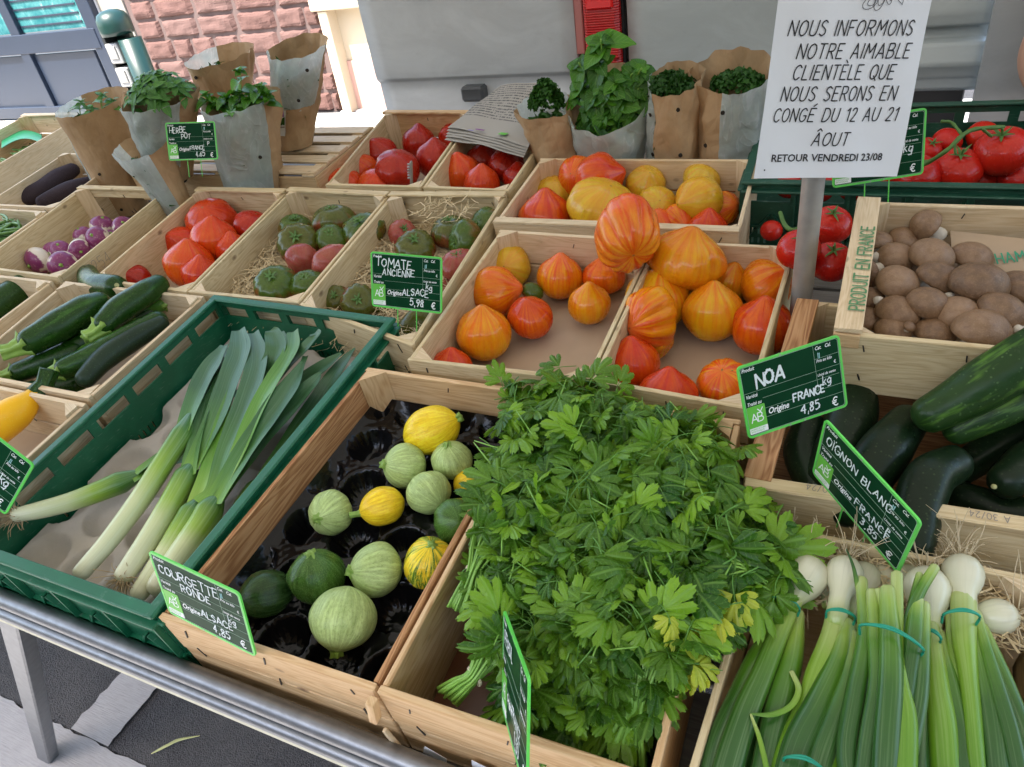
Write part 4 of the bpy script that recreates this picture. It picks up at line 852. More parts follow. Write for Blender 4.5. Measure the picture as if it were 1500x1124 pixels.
# ---- paper notice
def notice():
    Rw = np.array([[.874, .043, .485], [.466, .216, -.858], [-.142, .975, .169]])
    X = Vector(Rw[:, 0]); N = Vector(Rw[:, 2]).normalized(); X = (X-N*X.dot(N)).normalized(); Y = N.cross(X)
    root = empty('paper_notice', (-.045, 1.092, 1.265), 'white paper holiday notice fixed to the metal pole', 'notice', None, Matrix((X, Y, N)).transposed().to_euler())
    nx, ny = 14, 20; vs, fs, uv = [], [], []
    W_, H_ = .210, .297
    def wav(x, y): return .0016*math.sin(x*26+1)+.0022*math.cos(y*16)*(x/.1)+.0015*math.sin(x*60+y*22)
    for j in range(ny+1):
        for i in range(nx+1): x = -W_/2+W_*i/nx; y = H_*j/ny; vs.append((x, y, wav(x, y))); uv.append((x, y))
    for j in range(ny):
        for i in range(nx): a = j*(nx+1)+i; fs.append((a, a+1, a+nx+2, a+nx+1))
    n = len(vs); vs += [(x, y, z-.0004) for x, y, z in vs[:n]]; fs += [tuple(i+n for i in f)[::-1] for f in fs]
    obj('sheet', mesh('sheet', vs, fs, PAPER, uv=uv+uv), root)
    sc = 1.0
    def put(g, x, y, name, mat, rot=0.):
        y = y*.868
        g = shift(g, x, y, 0, rot); obj(name, mesh(name, [(a, b, wav(a, b)+.0010) for a, b, c in g[0]], g[1], mat, smooth=False), root)
    k = .262/.5101*1.0
    rows = [('NOUS INFORMONS', .2120, .0225, -.086, .170), ('NOTRE AIMABLE', .1800, .0225, -.070, .156), ('CLIENTÈLE QUE', .1500, .0225, -.071, .140), ('NOUS SERONS EN', .1190, .0225, -.083, .160), ('CONGÉ DU 12 AU 21', .0880, .0215, -.090, .175), ('ÂOUT', .0510, .0215, -.030, .050)]
    for s, y, h, x, wd in rows:
        st, w0 = strokes(s, h*.80, .62, .95, .13, 0); f = wd/w0
        put(rib_geo([[(a*f, b) for a, b in p] for p in st], .00165), x, y, 'printed_line', INK, 0.)
    g = fg('RETOUR VENDREDI 23/08', .0142, off=.00022); w0 = max(v[0] for v in g[0]); g = ([(v[0]*.162/w0, v[1], 0) for v in g[0]], g[1], g[2]); put(g, -.085, .0265, 'printed_line', INK)
    put(slab([(.0012*math.cos(k*.785), .0012*math.sin(k*.785)) for k in range(8)], 0, .0001), -.092, .0135, 'ink_dot', INK)
    G_ = []; rs = random.Random(5)
    def ell(cx, cy, a, b, r): return [(cx+a*math.cos(t)*math.cos(r)-b*math.sin(t)*math.sin(r), cy+a*math.cos(t)*math.sin(r)+b*math.sin(t)*math.cos(r)) for t in np.linspace(0, 2*math.pi, 17)]
    for cx, cy, a, b, r in ((-.006, .010, .010, .0065, .5), (.006, .012, .011, .006, 1.3), (-.016, .020, .009, .006, 0), (.000, .024, .009, .007, .8), (.012, .024, .008, .005, 1.5), (-.028, .026, .006, .004, .1), (.018, .017, .004, .009, .2)):
        G_.append(ell(cx, cy, a, b, r)); G_.append(ell(cx+.002, cy+.001, a*.55, b*.6, r))
    G_ += [[(.022, .034), (.028, .016), (.038, .008), (.040, .022), (.036, .036), (.022, .034)]]+[[(.024+i*.0022, .032-i*.001), (.030+i*.0014, .014+i*.001)] for i in range(6)]
    put(rib_geo(G_, .0007), .024, .2445, 'grape_drawing', INK)
notice()
# ---- printed marks on wood
def mark(s, p, X, N, h, mat, ws=.8, gap=1., th=.0012, name='stamp_mark', label=None, parent=None, serif=0., font=None):
    X = Vector(X).normalized(); N = Vector(N).normalized(); Y = N.cross(X).normalized(); N = X.cross(Y)
    if font: g = font
    else: st, _ = strokes(s, h, ws, gap, 0, .0, serif=serif); g = rib_geo(st, th)
    o = obj(name, mesh(name, g[0], g[1], mat, smooth=False)); mw = Matrix((X, Y, N)).transposed().to_4x4(); mw.translation = Vector(p)
    if parent: mw = Matrix.Translation(-parent.location) @ mw; o.parent = parent
    o.matrix_basis = mw; return o
_cr = {o['label']: o for o in bpy.data.objects if o.get('category') == 'crate'}
def crate_of(s): return next(o for l, o in _cr.items() if s in l)
ms = crate_of('mushrooms on the right')
a = Vector(RP(-.002, .884, .1095)); b = Vector(RP(.002, 1.235, .1095))
mark('PRODUIT EN FRANCE', a+(b-a)*.10+Vector((.028, 0, .0007)), b-a, UP, .0175, GINK, .98, 1.35, .0026, 'stamped_words', parent=ms, serif=.4)
cu = crate_of('cucumbers behind the onions')
mark('30/24', Vector(RP(.020, .7055, .0072)), (-1, 0, 0), UP, .010, GREYINK, .9, 1.2, .0009, parent=cu)
mark('A 30/24', Vector(RP(.20, .708, .0072)), (-1, 0, 0), UP, .009, GREYINK, .9, 1.2, .0009, parent=cu)
tu = crate_of('turnips with a handle')
c_ = T(170, 392); mark('3254', Vector(RP(-1.7105, 1.02, -.045)), (0, 1, .1), (1, 0, 0), .030, GREYINK, .9, 1.2, .0012, parent=tu)
# ================================================================== ROUND PRODUCE
def roundmesh(name, mat, fn, nu=40, nv=26):
    vs, fs = [], []
    vs.append(fn(0, 0))
    for j in range(1, nv):
        for i in range(nu): vs.append(fn(2*math.pi*i/nu, math.pi*j/nv))
    vs.append(fn(0, math.pi)); L = len(vs)-1
    for i in range(nu):
        fs.append((0, 1+i, 1+(i+1) % nu)); fs.append((L, 1+(nv-2)*nu+(i+1) % nu, 1+(nv-2)*nu+i))
    for j in range(nv-2):
        for i in range(nu): a = 1+j*nu; fs.append((a+i, a+nu+i, a+nu+(i+1) % nu, a+(i+1) % nu))
    return mesh(name, vs, fs, mat)
def tomf(tip=.22, tw=.32, ribs=9, amp=.03, flat=.95, ex=1., ey=1., dent=.0, seed=1, tips=2.2, lump=.035):
    ph = [random.Random(seed+k).uniform(0, 6.3) for k in range(4)]
    def fn(th, ph_):
        s, c = math.sin(ph_), math.cos(ph_)
        rib = abs(math.cos(ribs*th/2+ph[0]+.5*math.sin(th+ph[1])))**.7-.6
        up = math.exp(-((ph_-.75)/.75)**2); dn = math.exp(-((math.pi-ph_)/.9)**2)
        lm = lump*mnoise.noise(Vector((s*math.cos(th)*1.3+seed*3.1, s*math.sin(th)*1.3, c*1.3)))*2
        r = 1+lm+amp*rib*(.35+1.1*up+.5*dn)*min(1, s*3)
        cone = 1-.09*math.exp(-((ph_-.5)/.33)**2)*min(1, tip*4)
        x = s*math.cos(th)*ex*r*cone; y = s*math.sin(th)*ey*r*cone; z = c*flat*(1+lm*.5)
        z += tip*math.exp(-(ph_/tw)**tips)-dent*math.exp(-(ph_/.35)**2)+dent*.6*math.exp(-((math.pi-ph_)/.4)**2)
        return (x, y, z)
    return fn
def lib(name, mat, **k): return roundmesh(name, mat, tomf(**k))
TM = {}
for nm, mt in (('noa', NOA), ('noay', NOAY), ('noap', NOAP), ('noar', NOAR), ('red', REDT), ('dred', DREDT), ('or', ORT)):
    TM[nm+'0'] = lib('tomato', mt, tip=.17, tw=.30, ribs=13, amp=.022, seed=1); TM[nm+'1'] = lib('tomato', mt, tip=.14, tw=.4, ribs=9, amp=.045, seed=5, ex=1.08, ey=.95, flat=.88)
    TM[nm+'2'] = lib('tomato', mt, tip=.05, tw=.4, ribs=11, amp=.05, seed=8, flat=.80, dent=.04)
TM['flute'] = roundmesh('tomato', NOAF, tomf(tip=-.02, tw=.3, ribs=12, amp=.10, ex=1.02, ey=.84, flat=.92, dent=.10, seed=24, lump=.09), 96, 36)
TM['flute2'] = roundmesh('tomato', NOA, tomf(tip=.10, tw=.35, ribs=11, amp=.13, ex=1.12, ey=.85, flat=.9, seed=27, lump=.08), 72, 30)
TM['big'] = roundmesh('tomato', NOAY, tomf(tip=.16, tw=.32, ribs=17, amp=.035, ex=1.12, ey=1.0, flat=.80, seed=23, lump=.07), 72, 30)
for nm, mt in (('g', ANCG), ('b', ANCB), ('p', ANCP)):
    TM['a'+nm+'0'] = lib('tomato', mt, tip=0, ribs=11, amp=.085, flat=.72, dent=.16, seed=31); TM['a'+nm+'1'] = lib('tomato', mt, tip=0, ribs=8, amp=.06, flat=.8, dent=.10, seed=35, ex=1.1, ey=.92)
TM['v0'] = lib('tomato', VINET, tip=0, ribs=5, amp=.008, flat=.86, dent=.07, seed=41, lump=.02)
def starmesh(name, mat, n=6, L=.5, z=.7, seed=1, stem=.25):
    g = Geo(); rs = random.Random(seed)
    for k in range(n):
        a = k*2*math.pi/n+rs.uniform(-.2, .2); l = L*rs.uniform(.7, 1.2); cs, sn = math.cos(a), math.sin(a); pts = []
        for t in (0, .35, .7, 1): pts.append((cs*l*t, sn*l*t, z+.06*math.sin(t*3)+rs.uniform(0, .05)+.10*t*t))
        n0 = len(g.v); v = []
        for p, wd in zip(pts, (.05, .065, .04, .004)): v += [(p[0]-sn*wd, p[1]+cs*wd, p[2]), (p[0], p[1], p[2]+.025), (p[0]+sn*wd, p[1]-cs*wd, p[2])]
        f = []
        for q in range(3): f += [(q*3, q*3+1, q*3+4, q*3+3), (q*3+1, q*3+2, q*3+5, q*3+4)]
        g.add((v, f, None))
    g.add(tube_geo([(0, 0, z-.1), (.02, 0, z+.1), (.05, .02, z+stem)], [.05, .045, .055], 8))
    return mesh(name, g.v, g.f, mat)
CAL = starmesh('calyx', CALYX, 6, .34, .60, 3, .16); CALV = starmesh('calyx', CALYX, 5, .6, .80, 4, .30)
def axw(ax, ay):
    q = math.hypot(ax, ay)
    if q > .98: ax, ay = ax/q*.98, ay/q*.98
    c = np.array([ax, ay, -math.sqrt(max(0, 1-ax*ax-ay*ay))]); return Vector(RW@c)
def put_round(name, me, px, py, pr, fl, lift, ax, label, cat, group=None, k=.85, spin=None, sc=(1, 1, 1), part=None):
    dz = fl+.03
    for _ in range(6): w = T(px, py, dz); r = pr*depth(w)/F; dz = fl+r*k+lift
    w = T(px, py, dz); r = pr*depth(w)/F
    o = bpy.data.objects.new(name, me); o.location = Vector(w)
    axis = axw(*ax) if len(ax) == 2 else Vector(ax).normalized()
    q = axis.to_track_quat('Z', 'Y').to_matrix().to_4x4() @ Matrix.Rotation(spin if spin is not None else rnd.uniform(0, 6.28), 4, 'Z')
    o.rotation_euler = q.to_euler(); o.scale = (r*sc[0], r*sc[1], r*sc[2]); COL.objects.link(o); tag(o, label, cat, group)
    for pn, pm in (part or []):
        c = bpy.data.objects.new(pn, pm); COL.objects.link(c); c.parent = o
    return o
UPA = (0, -.85)
FL_ = -.110
NG = 'striped beefheart tomatoes'
def tomatoes(rows, group, fl=FL_, cat='tomato', name='tomato', part=None):
    for r in rows:
        key, px, py, pr, lift, ax, lab = r[:7]; pr = pr*(1.13 if key[0] == 'a' else 1.05); kw = r[7] if len(r) > 7 else {}
        put_round(name, TM[key], px, py, pr, fl, lift, ax, lab, cat, group, part=kw.pop('part', part), **kw)
tomatoes([
 ('noap2', 746, 392, 31, 0, (-.3, .1), 'yellow tomato in the back left corner of the left striped crate'),
 ('noa0', 725, 428, 37, .004, (.93, -.1), 'orange tomato whose red point turns right, left striped crate'),
 ('noa0', 820, 407, 32, 0, (0, -.92), 'orange pointed tomato standing apart beneath the yellow crate'),
 ('noa1', 884, 406, 28, 0, (-.1, -.9), 'dull orange tomato half under the big fluted red one'),
 ('noay0', 863, 446, 30, 0, (-.05, -.88), 'yellow pointed tomato nearest the divider, left striped crate'),
 ('noar1', 777, 465, 32, 0, (-.2, -.7), 'orange-red tomato in the middle of the left striped crate'),
 ('noay0', 709, 489, 39, 0, (-.05, -.86), 'large yellow-orange tomato at the left wall with red ribs at its point'),
 ('noar0', 662, 540, 30, 0, (0, -.85), 'red-orange tomato tip peeking over the front of the left striped crate'),
 ('flute', 916, 344, 52, .12, (.18, .80), 'big deeply fluted red tomato balanced on the crate divider', {'spin': 1.2}),
 ('big', 1005, 380, 50, .052, (.12, -.84), 'biggest yellow tomato with a fan of red streaks, top of the heap'),
 ('noay0', 1068, 412, 29, .0, (.1, -.7), 'orange tomato wedged behind the biggest yellow one'),
 ('noa1', 1122, 418, 38, 0, (.6, -.5), 'orange tomato against the right wall near the pole'),
 ('noay1', 962, 438, 44, 0, (.0, -.85), 'yellow-orange tomato lying between divider and heap'),
 ('flute2', 953, 468, 41, .030, (-.8, .35), 'pleated orange tomato whose point faces down left'),
 ('noay0', 1044, 458, 42, 0, (-.08, -.88), 'smooth yellow pointed tomato in the middle of the right striped crate'),
 ('noar0', 1117, 479, 42, .0, (-.1, -.86), 'red and orange tomato just above the NOA sign'),
 ('noar0', 925, 534, 39, 0, (-.1, -.88), 'round orange-red tomato at the front by the divider'),
 ('noay1', 958, 500, 27, 0, (.3, .3), 'small yellow tomato squeezed under the pleated one'),
 ('noar0', 977, 582, 42, .0, (0, -.9), 'red pointed tomato rising over the front rim by the parsley'),
 ('noa2', 1060, 562, 37, .0, (-.3, -.6), 'orange tomato behind the NOA sign with a dark stalk scar', {'part': [('calyx', CAL)]}),
 ('noar1', 950, 396, 20, .0, (-.2, .3), 'dark orange tomato in the shade behind the divider'),
 ('noar1', 1076, 596, 18, .0, (-.2, -.3), 'small dark red tomato by the lower corner of the NOA sign')], NG)
put_round('tomato', TM['ag1'], 780, 428, 15, FL_, .02, (.3, -.3), 'small unripe green tomato between the striped ones', 'tomato')
YG = 'yellow tomatoes in the back crate'
tomatoes([
 ('noar0', 800, 320, 38, 0, (-.05, -.9), 'red ribbed tomato at the front left of the yellow crate'),
 ('noap2', 812, 283, 27, .0, (0, -.6), 'plain yellow tomato at the left wall of the yellow crate'),
 ('noa2', 846, 258, 28, .035, (-.5, .1), 'orange tomato at the top left of the yellow heap'),
 ('noar0', 878, 262, 35, .045, (.85, -.15), 'orange tomato with a red point facing right under the basil'),
 ('noap2', 882, 303, 49, .015, (.25, -.62), 'largest pale yellow tomato with a brown scar', {'sc': (1, 1, .9)}),
 ('noap0', 946, 272, 28, .02, (.0, -.3), 'clear yellow tomato in the middle back of the yellow crate'),
 ('noap2', 962, 302, 28, .012, (0, -.1), 'pale yellow tomato facing us with its red star'),
 ('noa0', 988, 276, 17, .0, (.1, -.8), 'small pointed orange tomato between two yellow ones'),
 ('noap0', 1024, 294, 34, .018, (-.88, .25), 'large lemon-yellow tomato pointing left'),
 ('noap2', 1028, 264, 27, .03, (.3, -.7), 'yellow tomato at the back, pink at one edge'),
 ('noar1', 1062, 272, 22, .0, (.4, -.4), 'brownish orange tomato in the right back corner'),
 ('noa1', 965, 330, 24, 0, (-.2, -.8), 'orange tomato low behind the front batten'),
 ('noar0', 1036, 336, 27, 0, (0, -.9), 'pink-red pointed tomato low behind the front batten'),
 ('red1', 917, 268, 14, 0, (0, 0), 'small red tomato deep in the yellow heap'),
 ('noa1', 1060, 306, 24, .0, (.5, 0), 'streaked orange tomato against the right wall'),
 ('noa1', 995, 325, 24, .0, (.2, .5), 'rosy tomato beneath the lemon-yellow one'),
 ('noay1', 920, 310, 22, .0, (.2, .5), 'orange tomato tucked behind the big fluted red one')], YG)
RG = 'red tomatoes in the crate beside the turnips'
tomatoes([
 ('red2', 310, 325, 35, .0, (-.1, -.5), 'broad creased red tomato at the back by the batten'),
 ('or1', 265, 356, 24, 0, (-.3, -.3), 'orange-red tomato at the left wall, red crate'),
 ('or0', 314, 352, 32, .02, (.1, -.85), 'bright orange tomato in the middle of the red heap'),
 ('dred2', 371, 333, 27, .01, (.35, -.75), 'red tomato with its green stalk star, right back', {'part': [('calyx', CAL)]}),
 ('red0', 341, 366, 24, .016, (0, -.9), 'red pointed tomato leaning on the right wall'),
 ('or0', 278, 388, 34, .006, (.1, -.87), 'large orange-red ribbed tomato at the lower left of the heap'),
 ('red0', 296, 403, 27, .010, (.1, -.85), 'red pointed tomato at the lowest end of the heap'),
 ('dred1', 198, 410, 23, 0, (-.2, -.3), 'lone red tomato beside the upper courgettes')], RG)
RRG = 'deep red tomatoes in the back row'
tomatoes([
 ('dred1', 556, 226, 25, .0, (-.3, -.5), 'red tomato at the back left of the deep red crate'),
 ('or1', 527, 250, 24, 0, (-.3, -.5), 'orange-tinted tomato at the left of the deep red crate'),
 ('dred2', 582, 248, 31, .016, (.1, -.6), 'darkest red tomato beside the metal clip'),
 ('dred0', 614, 210, 24, .0, (.0, -.9), 'shiny pointed red tomato at the back of its crate'),
 ('dred0', 637, 234, 27, .0, (.0, -.88), 'pointed red tomato next to the divider'),
 ('dred1', 662, 203, 21, .0, (-.5, -.2), 'red tomato under the edge of the newspaper'),
 ('or1', 507, 270, 25, 0, (0, -.6), 'orange-red tomato at the front left rim'),
 ('or2', 552, 270, 25, 0, (0, -.6), 'orange-red tomato at the front rim, right of its neighbour'),
 ('or0', 676, 255, 28, .0, (-.2, -.8), 'orange-red tomato right of the divider'),
 ('dred1', 708, 233, 23, .0, (0, -.5), 'dark red tomato shaded by the newspaper'),
 ('dred2', 742, 243, 26, .0, (.1, -.5), 'wide dark red tomato below the newspaper fold'),
 ('red0', 706, 270, 26, .0, (0, -.85), 'red pointed tomato at the front rim by the divider'),
 ('dred0', 760, 262, 22, .0, (-.1, -.8), 'red tomato against the wall of the yellow crate')], RRG)
AG = 'heirloom tomatoes lying in wood wool'
c_ = [('calyx', CAL)]
tomatoes([
 ('ag0', 433, 334, 22, .030, (.1, -.75), 'green tomato with calyx, back left on the straw', {'part': c_}),
 ('ab0', 437, 357, 28, .030, (.05, -.3), 'brown-green ribbed tomato facing us, left of its heap', {'part': c_}),
 ('ab1', 490, 325, 27, .030, (-.1, -.8), 'brown-green tomato at the back under the batten', {'part': c_}),
 ('ag1', 487, 353, 23, .030, (.0, -.5), 'small bright green tomato in the middle of the left heirlooms', {'part': c_}),
 ('ag0', 533, 338, 27, .030, (-.2, -.55), 'heart-shaped green tomato at the right wall', {'sc': (1.1, .95, 1), 'part': c_}),
 ('ap1', 446, 384, 24, .030, (.3, .6), 'dusky pink tomato below the brown-green one'),
 ('ap1', 488, 385, 26, .030, (.5, .5), 'pink-red tomato against the divider'),
 ('ag0', 404, 418, 29, .030, (-.1, -.5), 'big green tomato at the front left on the straw', {'part': c_}),
 ('ag1', 452, 418, 23, .030, (-.1, -.6), 'green and brown tomato at the front by the divider', {'part': c_}),
 ('ap0', 590, 342, 19, .030, (.3, -.3), 'small purplish tomato at the back left of the sign crate', {'part': c_}),
 ('ab0', 609, 364, 27, .030, (0, -.5), 'olive tomato just above the sign TOMATE ANCIENNE', {'part': c_}),
 ('ab0', 661, 340, 27, .030, (-.1, -.75), 'brown-green tomato at the back of the sign crate', {'part': c_}),
 ('ag1', 682, 354, 26, .030, (-.75, .2), 'green tomato blushing pink, lying on its side', {'part': c_}),
 ('ap1', 672, 388, 24, .030, (-.1, -.7), 'dark pink and green tomato right of the sign', {'part': c_}),
 ('ag1', 711, 333, 24, .030, (-.6, -.2), 'tall green tomato in the right back corner', {'part': c_}),
 ('ab0', 492, 438, 19, .030, (0, -.3), 'small brown ribbed tomato at the front rim, left of the sign', {'part': c_}),
 ('ab0', 526, 443, 24, .030, (.1, -.1), 'deeply ribbed dark tomato beside the left sign edge', {'part': c_}),
 ('ab1', 560, 448, 21, .0, (.1, -.2), 'dark ribbed tomato mostly behind the sign'),
 ('ab1', 615, 478, 26, .0, (0, 0), 'shaded brown tomato beneath the sign'),
 ('ap0', 652, 425, 17, .0, (0, 0), 'small brown-pink tomato peeping out right of the sign')], AG)
VG = 'red vine tomatoes'
cv = [('calyx', CALV)]
tomatoes([
 ('v0', 1343, 258, 31, .015, (-.3, -.5), 'vine tomato with a white thread loop, left end of the truss', {'part': cv}),
 ('v0', 1402, 250, 33, .015, (-.3, -.55), 'glossy vine tomato in the middle of the truss', {'part': cv}),
 ('v0', 1468, 222, 36, .045, (-.5, -.5), 'largest vine tomato, highest on the truss', {'part': cv}),
 ('v0', 1357, 222, 20, .03, (0, -.4), 'vine tomato behind the green stem', {'part': cv}),
 ('v0', 1387, 208, 20, .03, (0, -.4), 'vine tomato at the back under the stem'),
 ('v0', 1440, 200, 22, .03, (0, -.4), 'vine tomato half hidden behind the largest one'),
 ('v0', 1492, 262, 27, .0, (0, -.4), 'vine tomato cut by the right picture edge'),
 ('v0', 1295, 262, 24, .0, (0, -.4), 'shaded vine tomato close to the notice corner'),
 ('v0', 1155, 272, 18, .0, (0, 0), 'dim vine tomato at the left end of the dark crate'),
 ('v0', 1200, 274, 22, .0, (0, 0), 'dim vine tomato behind the pole top'),
 ('v0', 1250, 272, 22, .0, (0, 0), 'dim vine tomato below the notice'),
 ('v0', 1440, 262, 20, .0, (0, 0), 'deep shaded vine tomato between two bright ones')], VG, fl=-.115)
for px, py, pr, l in ((1170, 366, 31, 'vine tomato in front of the pole, left'), (1217, 330, 30, 'vine tomato behind the pole beside the printed plank'), (1217, 384, 31, 'lower vine tomato between pole and mushroom crate'), (1130, 338, 16, 'small red tomato low under the dark green crate')):
    put_round('tomato', TM['v0'], px, py, pr, -.10, (.10 if px < 1180 else .06) if pr > 20 else 0, (-.2, -.5), l, 'tomato', VG, part=cv if pr > 20 else None)
# truss stem
g = Geo()
for pts, r in (([(1290, 262, .01), (1345, 245, -.02), (1385, 222, .015), (1420, 192, .04), (1470, 186, .03)], .0042), ([(1408, 196, .03), (1394, 180, .035), (1380, 178, .04)], .003), ([(1350, 240, 0), (1330, 222, .01)], .002), ([(1398, 208, .02), (1400, 226, .0)], .0028), ([(1340, 245, 0), (1345, 235, .0)], .002), ([(1440, 190, .04), (1452, 200, .02)], .003)):
    P_ = crom([T(*p) for p in pts], 5); g.add(tube_geo(P_, [r*(1+.15*math.sin(i*2.1)) for i in range(len(P_))], 8))
for pts, r in (([(1143, 300, -.05), (1150, 315, -.02), (1146, 325, .0), (1160, 336, -.01), (1185, 330, -.02)], .0038), ([(1160, 336, 0), (1190, 318, -.01)], .003)):
    pass
tag(g.build('tomato_truss_stem', CALYX), 'thick green truss stem over the vine tomatoes', 'stem')
g = Geo(); P_ = crom([T(*p) for p in [(1143, 312, .0), (1150, 330, .012), (1163, 337, .01), (1190, 326, -.0), (1200, 318, -.01)]], 5); g.add(tube_geo(P_, [.004]*len(P_), 8))
tag(g.build('tomato_truss_stem', CALYX), 'curled green truss stem hanging out beside the metal pole', 'stem')
# metal clip
cp = empty('metal_clip', T(602, 255, -.02), 'toothed metal clip standing between the deep red tomatoes', 'clip')
c0 = T(602, 236, .03); c1 = T(603, 280, -.05)
bar('clip_plate', c1, c0, .004, .012, STEEL, cp)
for k in range(6): t = .45+k*.09; p = np.array(c1)*(1-t)+np.array(c0)*t; box('clip_tooth', p+np.array([-.006, -.002, 0]), (.007, .005, .004), STEEL, cp, .0008)
# ================================================================== ROUND COURGETTES + TRAY
def gf(flat=.95, ex=1., seed=1, ribs=9, amp=.018, neck=.06):
    def fn(th, ph_):
        s, c = math.sin(ph_), math.cos(ph_); lm = .05*mnoise.noise(Vector((s*math.cos(th)+seed*2.3, s*math.sin(th), c)))*2
        r = 1+lm+amp*math.cos(ribs*th)*(s**.5); z = c*flat+neck*math.exp(-(ph_/.3)**2)-.03*math.exp(-((math.pi-ph_)/.25)**2)
        return (s*math.cos(th)*r*ex, s*math.sin(th)*r, z)
    return fn
GM = {k: roundmesh('round_courgette', m, gf(seed=i, flat=fl), 40, 26) for i, (k, m, fl) in enumerate((('pale', RPALE, .93), ('dark', RDARK, .98), ('vdark', RVDARK, 1.15), ('yel', RYEL, 1.12), ('yg', RYG, 1.0), ('ye', RYE, 1.2)))}
def stemstar(name, mat, L=.45, r=.13, z=.9, flare=1.):
    g = Geo(); sect = lambda a, t: 1+.28*math.cos(5*a)
    g.add(tube_geo([(0, 0, z-.06), (0, 0, z+.02), (.02, 0, z+L*.4), (.06, .02, z+L)], [r*2.3*flare, r*1.4, r*.95, r*1.05], 30, sect=sect, rnd_end=False)); return mesh(name, g.v, g.f, mat)
SS = stemstar('stem', STEMC, .5, .16); SSL = stemstar('stem', STEMC, .62, .13, 1.05); SSB = stemstar('stem', STEMC, .20, .17, .90, .75)
CG = 'round courgettes in the black tray'
for key, px, py, pr, lift, ax, lab, kw in (
 ('ye', 632, 631, 36, .02, (.90, -.38), 'oval yellow courgette at the back with a green end', {'st': SS}),
 ('pale', 593, 683, 33, .008, (-.86, -.12), 'pale round courgette pointing its stem end left', {'st': SSB}),
 ('pale', 662, 674, 30, .01, (-.2, -.8), 'pale round courgette beside the parsley, stem upward', {'st': SSB}),
 ('pale', 628, 722, 33, .012, (.65, .5), 'ribbed pale round courgette in the middle of the tray', {'st': None}),
 ('pale', 484, 751, 33, .008, (-.35, .12), 'pale round courgette showing its cut stem disc', {'st': SSB}),
 ('yel', 560, 742, 29, .012, (-.93, .25), 'small egg-shaped yellow courgette with a green stem to the left', {'st': SSL}),
 ('dark', 668, 764, 33, .008, (.2, -.2), 'dark green round courgette half under the parsley', {'st': None}),
 ('yel', 684, 708, 20, .0, (.3, -.6), 'yellow courgette mostly covered by parsley leaves', {'st': None}),
 ('yg', 630, 825, 38, .008, (.1, -.8), 'yellow round courgette with dark green stripes', {'st': SSB}),
 ('pale', 551, 835, 40, .008, (-.88, -.05), 'pale round courgette with a short nub on its left', {'st': SSB}),
 ('dark', 464, 845, 41, .008, (-.1, -.9), 'mid green speckled round courgette in the front left group', {'st': SSB}),
 ('vdark', 391, 871, 35, .0, (-.8, .1), 'darkest green courgette at the left wall of the tray', {'st': None}),
 ('pale', 502, 906, 48, .008, (-.12, .93), 'largest pale round courgette in front, tip downward', {'st': SSB})):
    st = kw['st']; put_round('round_courgette', GM[key], px, py, pr, -.085, lift, ax, lab, 'courgette', CG, part=[('stem', st)] if st else None)
def tray():
    A_ = [(-.722, .313), (-.417, .318), (-.417, .793), (-.712, .792)]
    nx, ny = 110, 170; vs, fs = [], []
    for j in range(ny+1):
        for i in range(nx+1):
            u, v = i/nx, j/ny
            x = (A_[0][0]*(1-u)+A_[1][0]*u)*(1-v)+(A_[3][0]*(1-u)+A_[2][0]*u)*v; y = (A_[0][1]*(1-u)+A_[1][1]*u)*(1-v)+(A_[3][1]*(1-u)+A_[2][1]*u)*v
            row = int(v*5.6); cu = ((u*3.7+(.5 if row % 2 else 0)) % 1)-.5; cv_ = ((v*5.6) % 1)-.5
            X, Y = cu/3.7*.30, cv_/5.6*.48; d = math.hypot(X, Y)/.0385; a = math.atan2(Y, X)
            h = 0
            if d < 1.06: h = -.032*(1-max(0, min(1, (d-.35)/.62))**2)+.0030*math.cos(16*a)*math.exp(-((d-.72)/.25)**2)
            if abs(d-1) < .16: h += .002*(1-abs(d-1)/.16)
            h += .0022*mnoise.noise(Vector((x*34, y*34, 2)))+.001*mnoise.noise(Vector((x*120, y*120, 5)))
            e = min(u, 1-u)*.30; e2 = min(v, 1-v)*.48; e = min(e, e2)
            if e < .03: h = h*(e/.03)+.012*(1-e/.03)**2
            vs.append(RP(x, y, -.068+h))
    for j in range(ny):
        for i in range(nx): a = j*(nx+1)+i; fs.append((a, a+1, a+nx+2, a+nx+1))
    o = wmesh('moulded_tray', vs, fs, BLACKP); tag(o, 'glossy black moulded tray with fluted cups under the round courgettes', 'tray')
tray()
def pulptray():
    A_ = [(-1.15, .318), (-.752, .318), (-.757, .915), (-1.178, .92)]; nx, ny = 80, 120; vs, fs = [], []
    for j in range(ny+1):
        for i in range(nx+1):
            u, v = i/nx, j/ny
            x = (A_[0][0]*(1-u)+A_[1][0]*u)*(1-v)+(A_[3][0]*(1-u)+A_[2][0]*u)*v; y = (A_[0][1]*(1-u)+A_[1][1]*u)*(1-v)+(A_[3][1]*(1-u)+A_[2][1]*u)*v
            row = int(v*6.2); cu = ((u*4.+(.5 if row % 2 else 0)) % 1)-.5; cv_ = ((v*6.2) % 1)-.5
            d = math.hypot(cu/4*.40, cv_/6.2*.6)/.043; h = 0
            if d < 1: h = -.026*(1-d**5)
            h += .004*mnoise.noise(Vector((x*9, y*9, 7)))+.0008*mnoise.noise(Vector((x*90, y*90, 1)))
            vs.append(RP(x, y, -.086+h))
    for j in range(ny):
        for i in range(nx): a = j*(nx+1)+i; fs.append((a, a+1, a+nx+2, a+nx+1))
    o = wmesh('pulp_tray', vs, fs, PULP); tag(o, 'grey-beige moulded pulp tray with round hollows under the leeks', 'tray')
pulptray()
